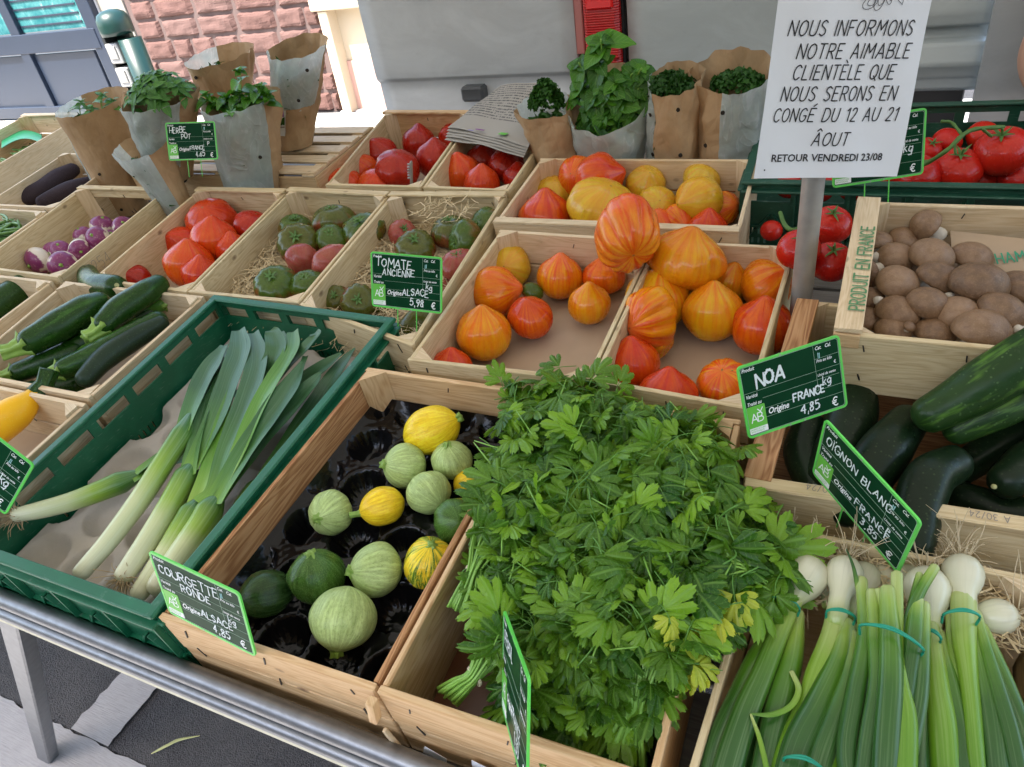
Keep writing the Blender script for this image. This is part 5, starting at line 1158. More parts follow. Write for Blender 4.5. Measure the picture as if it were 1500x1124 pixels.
# ================================================================== LONG PRODUCE
def wp(pts): return [T(p[0], p[1], p[2]) for p in pts]
def longobj(name, pts, mat, label, cat, group, seg=20, sect=None, n=6, flat=1., extra=None):
    """pts: (px, py, dz, radius_px)"""
    P = crom(wp(pts), n); rr = crom([(p[3]*depth(T(p[0], p[1], p[2]))/F, 0, 0) for p in pts], n)[:, 0]
    root_c = P.mean(0); g = tube_geo(P, rr, seg, sect=sect, flat=flat)
    me = mesh(name, np.array(g[0])-root_c, g[1], mat, uv=g[2]); o = obj(name, me, None, root_c); tag(o, label, cat, group)
    return o, P, rr
def vstem(o, P, rr, start=True, L=1.1, mat=None, r=.5, bend=(0, 0, .3), disc=False):
    p, q = (P[0], P[1]) if start else (P[-1], P[-2]); d = _n(p-q); R0 = (rr[0] if start else rr[-1])
    b = np.array(bend)*R0; sect = lambda a, t: 1+.25*math.cos(5*a)
    pa = [p+d*R0*.35, p+d*R0*.75, p+d*R0*(1+L*.4)+b*.3, p+d*R0*(1+L)+b]
    g = tube_geo(pa, [R0*.95, R0*r*1.25, R0*r*.95, R0*r*1.05], 20, sect=sect, rnd_end=False)
    c = obj('stem', mesh('stem', np.array(g[0])-np.array(o.location), g[1], mat or STEMC, uv=g[2]), o); return c
lump = lambda a, t: 1+.018*math.cos(5*a+t*3)+.015*math.sin(t*19)
CGG = 'dark green courgettes in the left crate'
for pts, mat, lab, st in (
 ([(0, 577, -.070, 10), (50, 572, -.070, 14), (112, 566, -.070, 13)], COURG, 'dark courgette lying flat at the bottom, nearest the yellow one', None),
 ([(20, 495, -.062, 14), (55, 476, -.062, 15), (90, 458, -.062, 14)], COURGB, 'dark courgette against the left crate wall', None),
 ([(28, 545, -.045, 15), (75, 528, -.045, 18), (110, 515, -.045, 17)], COURG, 'courgette at the lower left with a pale cut stem', 1),
 ([(98, 514, -.04, 14), (140, 494, -.04, 17), (190, 472, -.04, 16), (225, 455, -.04, 13)], COURG, 'courgette in the middle layer under the top right one', 1),
 ([(120, 520, -.05, 11), (170, 492, -.05, 15), (225, 460, -.05, 14)], COURGL, 'lighter green courgette in the middle of the crate', 1),
 ([(96, 540, -.02, 16), (140, 521, -.02, 19), (190, 494, -.02, 18), (232, 470, -.02, 15)], COURG, 'long courgette in front with a star-shaped pale stem', 1),
 ([(125, 555, -.025, 14), (155, 524, -.02, 17), (200, 494, -.02, 16), (236, 474, -.02, 12)], COURGB, 'bluish courgette along the right crate wall', None),
 ([(162, 530, -.03, 8), (195, 504, -.03, 11), (232, 480, -.03, 9)], COURGB, 'thin dark courgette wedged at the right wall', None),
 ([(46, 500, .012, 20), (85, 478, .015, 23), (125, 455, .015, 22), (146, 444, .012, 17)], COURG, 'biggest courgette on top with a ribbed pale stem', 1),
 ([(153, 475, .008, 17), (175, 455, .012, 20), (210, 432, .012, 19), (233, 417, .01, 15)], COURG, 'top right courgette lying over the crate corner', 1),
 ([(186, 470, -.03, 10), (215, 452, -.03, 12), (236, 446, -.03, 11)], COURGL, 'light green courgette tip by the back right corner', 2),
 ([(128, 402, -.045, 15), (138, 416, -.02, 17), (170, 421, -.01, 18)], COURG, 'short curved courgette whose cut end faces us', None)):
    o, P_, rr = longobj('courgette', pts, mat, lab, 'courgette', CGG, sect=lump)
    if st == 1: vstem(o, P_, rr, True, 1.1, STEMC, .5)
    if st == 2: vstem(o, P_, rr, False, .7, STEMC, .6)
    if 'cut end faces' in lab:
        e = P_[-1]; d = Vector(CAM-e).normalized(); g = Geo(); g.add(shift(slab([(.0052*math.cos(k*.63), .0052*math.sin(k*.63)) for k in range(10)], 0, .002), 0, 0)); q = obj('cut_end', mesh('cut_end', g.v, g.f, STEMD, smooth=False), o)
        c = Vector(T(171, 418, .0))+d*.006; q.matrix_basis = Matrix.Translation(c-o.location) @ d.to_track_quat('Z', 'Y').to_matrix().to_4x4()
o, P_, rr = longobj('courgette', [(-30, 470, -.05, 22), (0, 445, -.045, 22), (40, 418, -.04, 19)], COURG, 'single dark courgette in the far left crate', 'courgette', None, sect=lump)
o, P_, rr = longobj('courgette', [(-30, 452, -.07, 16), (0, 432, -.07, 14), (20, 420, -.07, 12)], COURGL, 'lighter courgette behind the single dark one, far left', 'courgette', None, sect=lump)
o, P_, rr = longobj('courgette', [(5, 598, -.075, 9), (25, 580, -.075, 10)], COURGB, 'dark courgette tip behind the yellow courgette', 'courgette', None, sect=lump)
o, P_, rr = longobj('yellow_courgette', [(-60, 655, -.03, 26), (-10, 627, -.03, 28), (25, 603, -.02, 24), (48, 583, -.015, 14)], YCOUR, 'bright yellow courgette at the left edge with a green stem', 'courgette', None, sect=lump)
vstem(o, P_, rr, False, 1.8, COURG, .8, (0.1, 0, 1.2))
KG_ = 'dark ridged cucumbers'
for pts, mat, lab in (
 ([(1185, 625, -.04, 24), (1175, 665, -.05, 26), (1196, 715, -.06, 26)], CUC, 'cucumber lying along the left rail below the NOA sign'),
 ([(1238, 548, -.02, 32), (1248, 598, -.02, 36), (1232, 650, -.03, 34), (1205, 700, -.05, 28)], CUC, 'thick upright cucumber beside the NOA sign'),
 ([(1400, 545, -.04, 16), (1425, 540, -.05, 18)], CUC, 'cucumber end under the mushroom crate wall'),
 ([(1410, 730, -.07, 24), (1470, 752, -.07, 30), (1540, 765, -.07, 30)], CUC, 'cucumber lying flat along the front board'),
 ([(1405, 690, -.06, 22), (1450, 660, -.055, 26), (1510, 620, -.05, 26)], CUC, 'shaded cucumber with a dried flower at its end'),
 ([(1328, 620, -.005, 28), (1300, 655, -.005, 35), (1268, 700, -.02, 36), (1240, 745, -.03, 30)], CUC, 'cucumber leaning left behind the onion sign'),
 ([(1395, 680, -.005, 28), (1362, 700, -.0, 33), (1345, 745, -.01, 34), (1338, 800, -.02, 28)], CUC, 'curved cucumber bending down over the front board'),
 ([(1362, 608, .040, 27), (1410, 583, .058, 34), (1470, 545, .085, 38), (1545, 500, .115, 38)], CUCL, 'biggest cucumber slanting up to the right edge'),
 ([(1402, 630, .018, 22), (1450, 607, .036, 27), (1500, 582, .050, 27), (1565, 550, .07, 24)], CUCL, 'lighter streaked cucumber under the biggest one'),
 ([(1475, 705, -.02, 27), (1510, 680, -.015, 34), (1570, 650, -.015, 36)], CUC, 'cucumber end with a yellowish dot at the right edge')):
    o, P_, rr = longobj('cucumber', pts, mat, lab, 'cucumber', KG_, seg=24, sect=lump)
    if 'dot' in lab:
        q = roundmesh('blossom_dot', STEMD, lambda th, ph: (.0035*math.sin(ph)*math.cos(th), .0035*math.sin(ph)*math.sin(th), .003*math.cos(ph)), 10, 6); k = obj('blossom_dot', q, o, Vector(T(1456, 713, -.015))-o.location)
    if 'dried flower' in lab:
        g = Geo(); b_ = T(1408, 690, -.045)
        for k in range(12): d = np.array([rnd.uniform(-1, 0), rnd.uniform(-1, .2), rnd.uniform(-.6, .8)])*.009; g.add(tube_geo([b_, b_+d*.5+[0, 0, .001], b_+d], [.0012, .001, .0006], 5))
        g.build('dried_flower', STEMD, o)
o, P_, rr = longobj('dark_root', [(30, 294, -.055, 10), (60, 280, -.05, 14), (85, 262, -.045, 12), (107, 249, -.04, 10)], ROOTB, 'upper dark purple-black root with a pale tip', 'root vegetable', 'long dark roots', sect=lambda a, t: 1+.06*math.sin(t*11)+.03*math.cos(3*a))
g = tube_geo([P_[-1], P_[-1]+_n(P_[-1]-P_[-2])*.014], [.005, .003], 8); obj('pale_tip', mesh('pale_tip', np.array(g[0])-np.array(o.location), g[1], STEMD), o)
longobj('dark_root', [(62, 297, -.055, 9), (92, 283, -.05, 13), (112, 275, -.045, 11), (130, 266, -.04, 7)], ROOTB, 'lower dark purple-black root beside the turnip crate', 'root vegetable', 'long dark roots', sect=lambda a, t: 1+.08*math.sin(t*9+1)+.03*math.cos(3*a))
# turnips
def tf(th, ph_):
    s, c = math.sin(ph_), math.cos(ph_); lm = .04*mnoise.noise(Vector((s*math.cos(th), s*math.sin(th), c))*1.3)
    return (s*math.cos(th)*(1+lm), s*math.sin(th)*(1+lm), c*.85-.10*math.exp(-(ph_/.3)**2)-.25*math.exp(-((math.pi-ph_)/.22)**2))
TUR = roundmesh('turnip', TURN, tf, 30, 20); TTOP = stemstar('leaf_stub', STEMC, .14, .10, .72)
for px, py, pr, l, ax, lab in ((57, 382, 18, 0, (-.5, .6), 'pale turnip nearest the left end of the row'), (80, 372, 16, 0, (.1, .2), 'purple turnip just behind the pale one'), (88, 366, 13, .02, (.2, -.5), 'small purple turnip on top of the left group'), (92, 388, 18, .0, (.4, .2), 'front turnip, half white half purple'), (122, 345, 13, .01, (-.3, -.7), 'turnip with a purple shoulder at the upper left of the cluster'), (118, 366, 14, .01, (.5, .4), 'turnip with green leaf stubs showing'), (143, 348, 15, .02, (-.1, -.05), 'purple turnip whose ringed top faces us'), (150, 331, 15, .01, (.3, -.8), 'whitish turnip at the back of the cluster'), (137, 365, 12, .0, (.2, .3), 'purple turnip low beside the divider'), (162, 350, 13, .0, (.4, -.6), 'white turnip by the right wall'), (181, 332, 14, .01, (.4, -.3), 'purple turnip nearest the handle slot'), (184, 340, 10, .0, (.3, .2), 'little turnip by the wall under the last purple one'), (110, 378, 12, 0, (0, .5), 'shaded turnip between the two clusters')):
    put_round('turnip', TUR, px, py, pr*1.12, -.11, l, ax, lab, 'turnip', 'purple topped turnips', part=[('leaf_stub', TTOP)])
# mushrooms
def mf(th, ph_):
    s, c = math.sin(ph_), math.cos(ph_)
    if ph_ < 1.75: lm = .05*mnoise.noise(Vector((s*math.cos(th)*1.5, s*math.sin(th)*1.5, c))); return (s*math.cos(th)*(1+lm), s*math.sin(th)*(1+lm), c*.80)
    t = (ph_-1.75)/(math.pi-1.75); r = .98*(1-t); return (r*math.cos(th), r*math.sin(th), -.13-.12*math.sin(t*math.pi)+.12*t)
MCAP = roundmesh('mushroom', MUSH, mf, 32, 22); MCAP2 = roundmesh('mushroom', MUSH, lambda a, b: tuple(np.array(mf(a+1, b))*np.array([1.1, .92, 1.1])), 32, 22)
_g = Geo(); _g.add(tube_geo([(0, 0, -.1), (.03, 0, -.5), (.05, 0, -.95)], [.42, .38, .48], 14, sect=lambda a, t: 1+.08*math.sin(3*a))); MST = mesh('stem', _g.v, _g.f, MSTEM)
_g = Geo()
for k in range(14): a = k*1.7; _g.add(tube_geo([(.05+.2*math.cos(a), .2*math.sin(a), -.95), (.05+.3*math.cos(a), .3*math.sin(a), -1.2-.15*math.sin(k))], [.06, .03], 5))
MSOIL = mesh('soil_clump', _g.v, _g.f, SOIL)
mp = [('stem', MST)]
ML = [(1285, 333, 17, .02, (.1, -.7), 'mushroom in the back left corner beside the printed plank'), (1283, 358, 20, .03, (-.3, -.93), 'mushroom with a pale blotch by the printed plank'), (1323, 353, 23, .02, (0, -.8), 'broad mushroom at the back below the wall'), (1357, 331, 23, .045, (-.84, -.50), 'mushroom lying on its side with soil on its stem'), (1312, 379, 25, .035, (0, -.7), 'round mushroom in the second row from the back'), (1364, 378, 29, .045, (-.05, -.75), 'tall mushroom under the one lying on its side'), (1422, 380, 29, .03, (.1, -.85), 'flat-topped mushroom at the back right beside the cardboard'), (1372, 410, 28, .045, (.35, -.7), 'tilted mushroom in the centre of the heap'), (1314, 416, 28, .045, (0, -.6), 'large round mushroom left of centre'), (1433, 419, 36, .045, (0, -.75), 'largest mushroom in the right half'), (1270, 401, 21, .03, (-.93, .3), 'mushroom half hidden by the printed plank'), (1358, 447, 27, .045, (.1, -.6), 'mushroom with small red-brown bruises'), (1402, 460, 27, .04, (-.2, -.65), 'mushroom in the front centre of the heap'), (1466, 460, 31, .04, (.2, -.7), 'wide mushroom at the front right'), (1275, 438, 18, .03, (-.3, -.6), 'small mushroom against the left wall'), (1314, 460, 28, .03, (0, -.88), 'flat oval mushroom seen from the side'), (1271, 468, 19, .02, (-.2, -.6), 'mushroom in the front left corner'), (1307, 486, 23, .02, (0, -.75), 'mushroom behind the front board, left'), (1368, 490, 27, .02, (.1, -.8), 'mushroom behind the front board, centre'), (1436, 488, 37, .03, (.15, -.8), 'big mushroom with a brown bruise at the front board'), (1494, 425, 30, .03, (.3, -.7), 'mushroom cut by the right edge'), (1492, 500, 24, .02, (0, -.8), 'mushroom low in the front right corner'), (1332, 479, 8, .05, (0, -.5), 'tiny button mushroom between two big caps'), (1345, 400, 18, .02, (0, 0), 'shaded mushroom under the central ones'), (1390, 436, 18, .01, (0, 0), 'shaded mushroom deep in the heap'), (1270, 372, 14, .02, (.2, 0), 'mushroom in the shadow of the plank')]
for i, (px, py, pr, l, ax, lab) in enumerate(ML):
    put_round('mushroom', (MCAP, MCAP2)[i % 2], px, py, pr*1.07, .012, l, ax, lab, 'mushroom', 'brown mushrooms', k=.55, part=mp+([('soil_clump', MSOIL)] if 'soil' in lab else []))
for px, py, dx, dy, lab in ((1282, 375, .3, .6, 'loose white mushroom stem near the plank'), (1312, 440, .2, .9, 'white stem standing between two caps'), (1286, 440, .6, .2, 'short white stem in the left of the heap'), (1391, 434, .2, .3, 'white stem fragment near the centre'), (1490, 482, .8, .1, 'white stem lying at the right edge')):
    put_round('white_stump', MST, px, py, 17, .03, .03, (-dx, -dy), lab, 'mushroom stem', k=.5)
o = wmesh('cardboard_flap', [T(1392, 338, .060), T(1560, 356, .060), T(1560, 480, .02), T(1398, 425, .02), T(1392, 338, .058), T(1560, 356, .058), T(1560, 480, .018), T(1398, 425, .018)], [(0, 3, 2, 1), (4, 5, 6, 7), (0, 1, 5, 4), (1, 2, 6, 5), (2, 3, 7, 6), (3, 0, 4, 7)], KRAFTL, None, smooth=False)
tag(o, 'brown cardboard flap with green print behind the mushrooms', 'cardboard')
a = Vector(RP(.185, 1.10, .068)); b = Vector(RP(.19, 1.2, .11)); nn = (Vector((1, 0, .05)).cross(b-a)).normalized()
m_ = mark('CHAM', Vector(T(1448, 388, .0465)), (1, .25, .1), nn, .018, plain('green_print', (.03, .30, .17), .7), .8, 1.2, .0022, 'printed_word'); _p = m_.matrix_basis.copy(); m_.parent = o; m_.matrix_basis = Matrix.Translation(-o.location) @ _p
# beans
_g = Geo(); _p = crom([(-.5, 0, 0), (-.2, .03, 0), (.15, .02, 0), (.5, -.06, 0)], 4); _g.add(tube_geo(_p, np.interp(np.linspace(0, 1, len(_p)), [0, .08, .5, .9, 1], [.01, .035, .04, .03, .008]), 7)); BN = mesh('bean', _g.v, _g.f, BEAN)
_g = Geo(); _p = crom([(-.5, .1, 0), (-.2, .0, 0), (.15, .0, .02), (.5, .12, 0)], 4); _g.add(tube_geo(_p, np.interp(np.linspace(0, 1, len(_p)), [0, .08, .5, .9, 1], [.008, .035, .04, .03, .008]), 7)); BN2 = mesh('bean', _g.v, _g.f, BEAN)
def beans(n, x0, x1, y0, y1, dz, L, grp, lab, up=.04):
    for k in range(n):
        x, y = rnd.uniform(x0, x1), rnd.uniform(y0, y1); o = bpy.data.objects.new('green_bean', rnd.choice((BN, BN2))); u = (x-x0)/(x1-x0)
        o.location = Vector(RP(x, y, dz+up*rnd.random()*(1-abs(u-.5)))); o.rotation_euler = (rnd.uniform(-.3, .3), rnd.uniform(-.2, .2), rnd.uniform(-.8, 1.6)); s = L*rnd.uniform(.75, 1.2); o.scale = (s, s*1.15, s*1.15); COL.objects.link(o)
        tag(o, lab, 'bean', grp)
beans(180, -2.36, -2.14, 1.03, 1.20, -.075, .105, 'green beans heaped in the left edge crate', 'green bean in the heaped crate at the left edge', .075)
beans(60, -2.98, -2.80, 1.50, 1.85, -.08, .095, 'thin green beans in the far left back crate', 'thin green bean in the crate with the green strip')
g = Geo()
vs, fs = [], []
for i in range(13):
    t = i/12
    for s in (0, 1): p = T(2+58*t, 205-14*math.sin(t*2.6)+(0 if s else 12), -.02-.02*s); vs.append(p)
for i in range(12): fs.append((2*i, 2*i+2, 2*i+3, 2*i+1))
vs2 = [np.array(v)+[0, .003, -.002] for v in vs]; n = len(vs); vs += vs2; fs += [tuple(q+n for q in f)[::-1] for f in fs]
tag(wmesh('plastic_strip', vs, fs, plain('bright_green_plastic', (.0, .36, .12), .35)), 'bright green plastic strip bent across the far left bean crate', 'plastic strip')
# wood wool
def straw(name, quad, n, dz, lab, hi=.02):
    g = Geo(); q = np.array(quad)
    for k in range(n):
        u, v = rnd.random(), rnd.random(); x, y = (q[0]*(1-u)+q[1]*u)*(1-v)+(q[3]*(1-u)+q[2]*u)*v
        a = rnd.uniform(0, 6.28); L = rnd.uniform(.015, .045); h = rnd.random()*hi; c = rnd.uniform(-1.2, 1.2); pts = []
        for t in (-1, -.3, .4, 1): pts.append(RP(x+math.cos(a+c*t)*L*t, y+math.sin(a+c*t)*L*t, dz+h+rnd.uniform(-.004, .007)))
        P_ = np.array(pts); w = rnd.uniform(.0005, .0011); s = np.array([-math.sin(a), math.cos(a), rnd.uniform(-.5, .5)])*w; vs_ = []
        for p in P_: vs_ += [p-s, p+s]
        g.add((vs_, [(0, 1, 3, 2), (2, 3, 5, 4), (4, 5, 7, 6)], None))
    o = g.build(name, STRAW, smooth=False); tag(o, lab, 'wood wool', kind='stuff')
straw('wood_wool', [(-1.27, .96), (-.99, .96), (-1.04, 1.385), (-1.33, 1.39)], 2600, -.085, 'pale wood wool under the left heirloom tomatoes', .03)
straw('wood_wool', [(-.965, .95), (-.685, .88), (-.735, 1.40), (-1.02, 1.385)], 2200, -.085, 'pale wood wool under the heirloom tomatoes of the sign crate', .03)
straw('wood_wool', [(-.92, 1.30), (-.78, 1.30), (-.78, 1.39), (-.92, 1.39)], 60, -.01, 'few strands of wood wool caught on the back batten', .015)
# newspaper
def newsp():
    m = NT('newsprint'); uv = m.sep(m.co('UV')); ln = m.math('FRACT', m.math('MULTIPLY', uv[1], 21.)); row = m.math('FLOOR', m.math('MULTIPLY', uv[1], 21.))
    word = m.noise(m.comb(m.math('MULTIPLY', uv[0], 60.), m.math('MULTIPLY', row, 7.3), 0.), 1., 2); on = m.math('MULTIPLY', m.ramp(word, (.44, 0.), (.48, 1.)), m.ramp(ln, (.45, 1.), (.5, 0.)))
    on = m.math('MULTIPLY', on, m.ramp(uv[1], (.28, 0.), (.30, 1.)))
    c = m.mix(m.math('MULTIPLY', on, .8), (.36, .33, .28), (.05, .05, .05)); m.set(Base_Color=c, Roughness=.85); return m.m
    
NEWS = newsp()
nr = empty('folded_newspaper', T(730, 180, .02), 'folded newspaper bundle lying across the back tomato crates', 'newspaper')
def nsheet(corn, lay, seed):
    vs, fs, uv = [], [], []; n = 10; c = [np.array(q) for q in corn]
    for j in range(n+1):
        for i in range(n+1):
            u, v = i/n, j/n; p = (c[0]*(1-u)+c[1]*u)*(1-v)+(c[3]*(1-u)+c[2]*u)*v; p = p+np.array([0, 0, .006*math.sin(u*3.1)+.005*mnoise.noise(Vector((u*3, v*3, seed)))+lay]); vs.append(p); uv.append((u, v))
    for j in range(n):
        for i in range(n): a = j*(n+1)+i; fs.append((a, a+1, a+n+2, a+n+1))
    q = len(vs); vs += [p-np.array([0, 0, .0006]) for p in vs[:q]]; fs += [tuple(k+q for k in f)[::-1] for f in fs]
    return wmesh('paper_layer', vs, fs, NEWS, nr, uv=uv+uv)
for k in range(5): nsheet([T(657-k*1.5, 196+k*2, .004), T(775-k*2, 226+k, .004), T(806, 133, .045), T(735, 134, .045)], .0045*(5-k)-.006, k)
for (px, py, w_, h_, mt, nm) in ((703, 190, .032, .006, PURPLE, 'purple_print_bar'), (737, 196, .026, .014, LOGOG, 'green_print_box'), (690, 191, .02, .003, plain('lilac_print', (.2, .15, .5), .7), 'lilac_print_bar')):
    p = T(px, py, .0335); box(nm, p, (w_, h_, .0004), mt, nr, 0, Matrix.Rotation(-.35, 4, 'Z'))
# ================================================================== RIBBON LEAVES
def ribbon(pts, n=6, fold=.25, up=UP, tipw=1., dzs=0., tilt=0., wsc=.74):
    """pts: (px,py,dz,halfwidth_px) -> folded blade, uv.x along, uv.y across"""
    P = crom(wp(pts), n); w = crom([(p[3]*depth(T(p[0], p[1], p[2]))/F*wsc, 0, 0) for p in pts], n)[:, 0]; N = len(P); vs, uv = [], []; upv = np.array(up)
    L = np.concatenate([[0], np.cumsum(np.linalg.norm(np.diff(P, axis=0), axis=1))]); L /= L[-1]; K = 6; th = .0007
    for side in (0, 1):
        for i in range(N):
            tg = _n(P[min(i+1, N-1)]-P[max(i-1, 0)]); s = _n(np.cross(tg, upv)); q = np.cross(s, tg)
            s2 = s*math.cos(tilt)+q*math.sin(tilt); q2 = np.cross(s2, tg)
            for k in range(K+1):
                a = (k/K-.5)*2; vs.append(P[i]+s2*a*w[i]+q2*(abs(a)**1.3*fold*w[i]+.04*w[i]*math.sin(i*.9+k)-side*th)); uv.append((L[i], k/K))
    fs = []; o = N*(K+1)
    for i in range(N-1):
        for k in range(K):
            a = i*(K+1)+k; fs.append((a, a+1, a+K+2, a+K+1)); fs.append((o+a, o+a+K+1, o+a+K+2, o+a+1))
    return vs, fs, uv
def tuft(c, d, n, L, mat, parent, r=.0006, name='roots', spread=.9, seed=1):
    g = Geo(); rs = random.Random(seed); c = np.array(c); d = _n(d)
    for k in range(n):
        a = np.array([rs.gauss(0, 1) for _ in range(3)]); v = _n(d+a*spread*.6); l = L*rs.uniform(.5, 1.2); w = np.array([rs.gauss(0, 1) for _ in range(3)])*l*.28; b0 = c+a*L*.10
        P_ = crom([b0, b0+v*l*.5+w*.4, b0+v*l*.8+w, b0+v*l+w*1.7+np.array([0, 0, -.1*l])], 3); g.add(tube_geo(P_, np.linspace(r, r*.5, len(P_)), 4, rnd_end=False))
    q = g.build(name, mat, parent); q['kind'] = 'stuff'; return q
LG = 'leeks in the green crate'
def leek(lab, shaft, leaves, roots=True, seed=1):
    root = empty('leek', T(*shaft[0][:3]), lab, 'leek', LG)
    P_ = crom(wp(shaft), 7); rr = crom([(p[3]*depth(T(p[0], p[1], p[2]))/F, 0, 0) for p in shaft], 7)[:, 0]
    tt = np.linspace(0, 1, len(P_)); rr = rr*np.interp(tt, [0, .82, 1], [1, 1, .45]); g = Geo(); g.add(tube_geo(P_, rr, 22, sect=lambda a, t: 1+.02*math.cos(4*a+t*6))); g.build('shaft', LEEKS, root)
    for lf in leaves:
        mt = LEEKL; tl = 0.
        if isinstance(lf, tuple): lf, mt, tl = lf
        v, f_, u = ribbon(lf, 6, .3, tilt=tl); wmesh('leaf', v, f_, mt, root, uv=u)
    if roots: tuft(P_[0], P_[0]-P_[1], 110, .020, LROOT, root, .0009, seed=seed)
Y_ = LEEKY
leek('leek reaching farthest left with its roots at the crate wall', [(26, 754, -.030, 11), (60, 747, -.035, 13), (110, 733, -.04, 14), (165, 712, -.045, 16), (205, 695, -.045, 18)],
     [[(195, 703, -.040, 17), (235, 680, -.04, 20), (285, 668, -.045, 17), (340, 650, -.05, 12), (380, 630, -.055, 4)], ([(200, 695, -.036, 14), (245, 660, -.035, 14), (295, 620, -.04, 15), (350, 575, -.045, 11), (390, 548, -.05, 4)], LEEKL, .2)])
leek('leek with a bright green neck crossing over the left one', [(120, 838, -.035, 13), (160, 792, -.03, 14), (205, 732, -.02, 15), (242, 675, -.01, 15), (265, 640, -.005, 16), (278, 612, -.002, 16)],
     [[(268, 634, .002, 15), (288, 580, .005, 21), (308, 540, .008, 23), (325, 513, .008, 12), (330, 506, .006, 9)], ([(272, 628, -.002, 13), (300, 570, -.004, 22), (325, 530, -.006, 20), (342, 505, -.006, 6)], LEEKL, .3)], False)
leek('leek in the middle with its root disc toward us', [(183, 842, -.038, 15), (215, 795, -.035, 16), (245, 748, -.03, 17), (268, 708, -.028, 18), (283, 680, -.026, 19)],
     [[(276, 698, -.02, 18), (288, 640, -.008, 14), (305, 585, .0, 14), (318, 545, .004, 8), (325, 524, .004, 6)], [(280, 690, -.018, 18), (318, 610, -.005, 24), (338, 555, .004, 25), (352, 515, .008, 24), (350, 484, .01, 13)], ([(284, 684, -.022, 14), (310, 620, -.02, 16), (340, 560, -.02, 20), (380, 510, -.02, 12)], LEEKL, .3)], seed=2)
leek('leek just right of the middle one, its root end hidden by the sign', [(205, 868, -.05, 14), (240, 815, -.045, 15), (270, 768, -.04, 17), (292, 735, -.036, 20)],
     [([(286, 745, -.03, 19), (305, 690, -.02, 17), (318, 640, -.01, 14), (330, 600, -.004, 12), (345, 560, 0, 8)], Y_, 0), [(292, 738, -.025, 18), (312, 715, -.02, 14), (330, 660, -.012, 18), (360, 590, -.002, 24), (378, 530, .006, 22), (371, 488, .008, 12)], ([(290, 735, -.03, 14), (345, 640, -.02, 20), (385, 560, -.008, 23), (412, 510, 0, 16), (409, 488, .002, 10)], LEEKL, -.15)], False, 3)
leek('leek with wide blue-green leaves next to the right crate wall', [(232, 858, -.048, 17), (262, 815, -.044, 18), (295, 768, -.038, 19), (320, 728, -.032, 23)],
     [[(314, 738, -.024, 22), (345, 685, -.012, 24), (385, 625, -.002, 27), (420, 575, .006, 26), (442, 535, .01, 8), (448, 522, .01, 6)], [(318, 734, -.028, 22), (365, 668, -.02, 26), (415, 610, -.01, 25), (455, 565, -.004, 18), (470, 545, -.002, 3)], ([(318, 730, -.026, 16), (352, 660, -.01, 20), (388, 580, .006, 22), (425, 520, .014, 20), (430, 486, .014, 12)], Y_, .15)], False, 4)
leek('leek lying against the right wall, mostly covered by its neighbours', [(300, 835, -.075, 15), (330, 790, -.07, 16), (365, 735, -.065, 18), (390, 700, -.06, 18)],
     [[(380, 715, -.055, 18), (425, 650, -.045, 22), (465, 590, -.035, 22), (500, 535, -.03, 14), (520, 510, -.028, 2)], ([(385, 710, -.055, 16), (440, 640, -.05, 20), (490, 575, -.045, 16), (527, 520, -.04, 3)], Y_, .2)], True, 5)
leek('leek tops poking up at the back of the green crate', [(335, 640, -.05, 14), (360, 600, -.045, 15)],
     [[(352, 610, -.04, 16), (385, 555, -.01, 20), (405, 515, .012, 22), (400, 490, .02, 16), (396, 484, .022, 10)], ([(358, 605, -.04, 16), (405, 560, -.02, 20), (440, 520, .01, 20), (462, 494, .02, 14), (461, 488, .02, 10)], LEEKL, .2), ([(360, 605, -.045, 14), (420, 575, -.035, 18), (470, 540, -.02, 16), (500, 518, -.015, 4)], LEEKL, -.2)], False)
# ================================================================== SPRING ONIONS
OG = 'bunches of white spring onions'
def bulb(par, px, py, pr, dz, nx, ny, npr, name='bulb', mat=BULB):
    """bulb centre and neck direction point (picture), joined by one lathe"""
    a, b = T(px, py, dz), T(nx, ny, dz-.004); R0 = pr*depth(a)/F; R1 = npr*depth(b)/F; d = b-a; L = np.linalg.norm(d); dn = d/L
    ts = [-1.0, -.96, -.84, -.6, -.28, .1, .5, .85, 1.18, 1.5, 1.9]; rs_ = [.05, .26, .52, .78, .93, .97, .90, .76, .58, .44, .36]
    pa, ra = [], []
    for t, r in zip(ts, rs_): pa.append(a+dn*R0*t); ra.append(max(R0*r, R1 if t > .8 else 0))
    if L > 2.0*R0: pa.append(b); ra.append(R1)
    g = Geo(); g.add(tube_geo(pa, ra, 26, sect=lambda q, t: 1+.012*math.cos(9*q), rnd_end=False)); o = g.build(name, mat, par); return a-dn*R0*.95, -dn
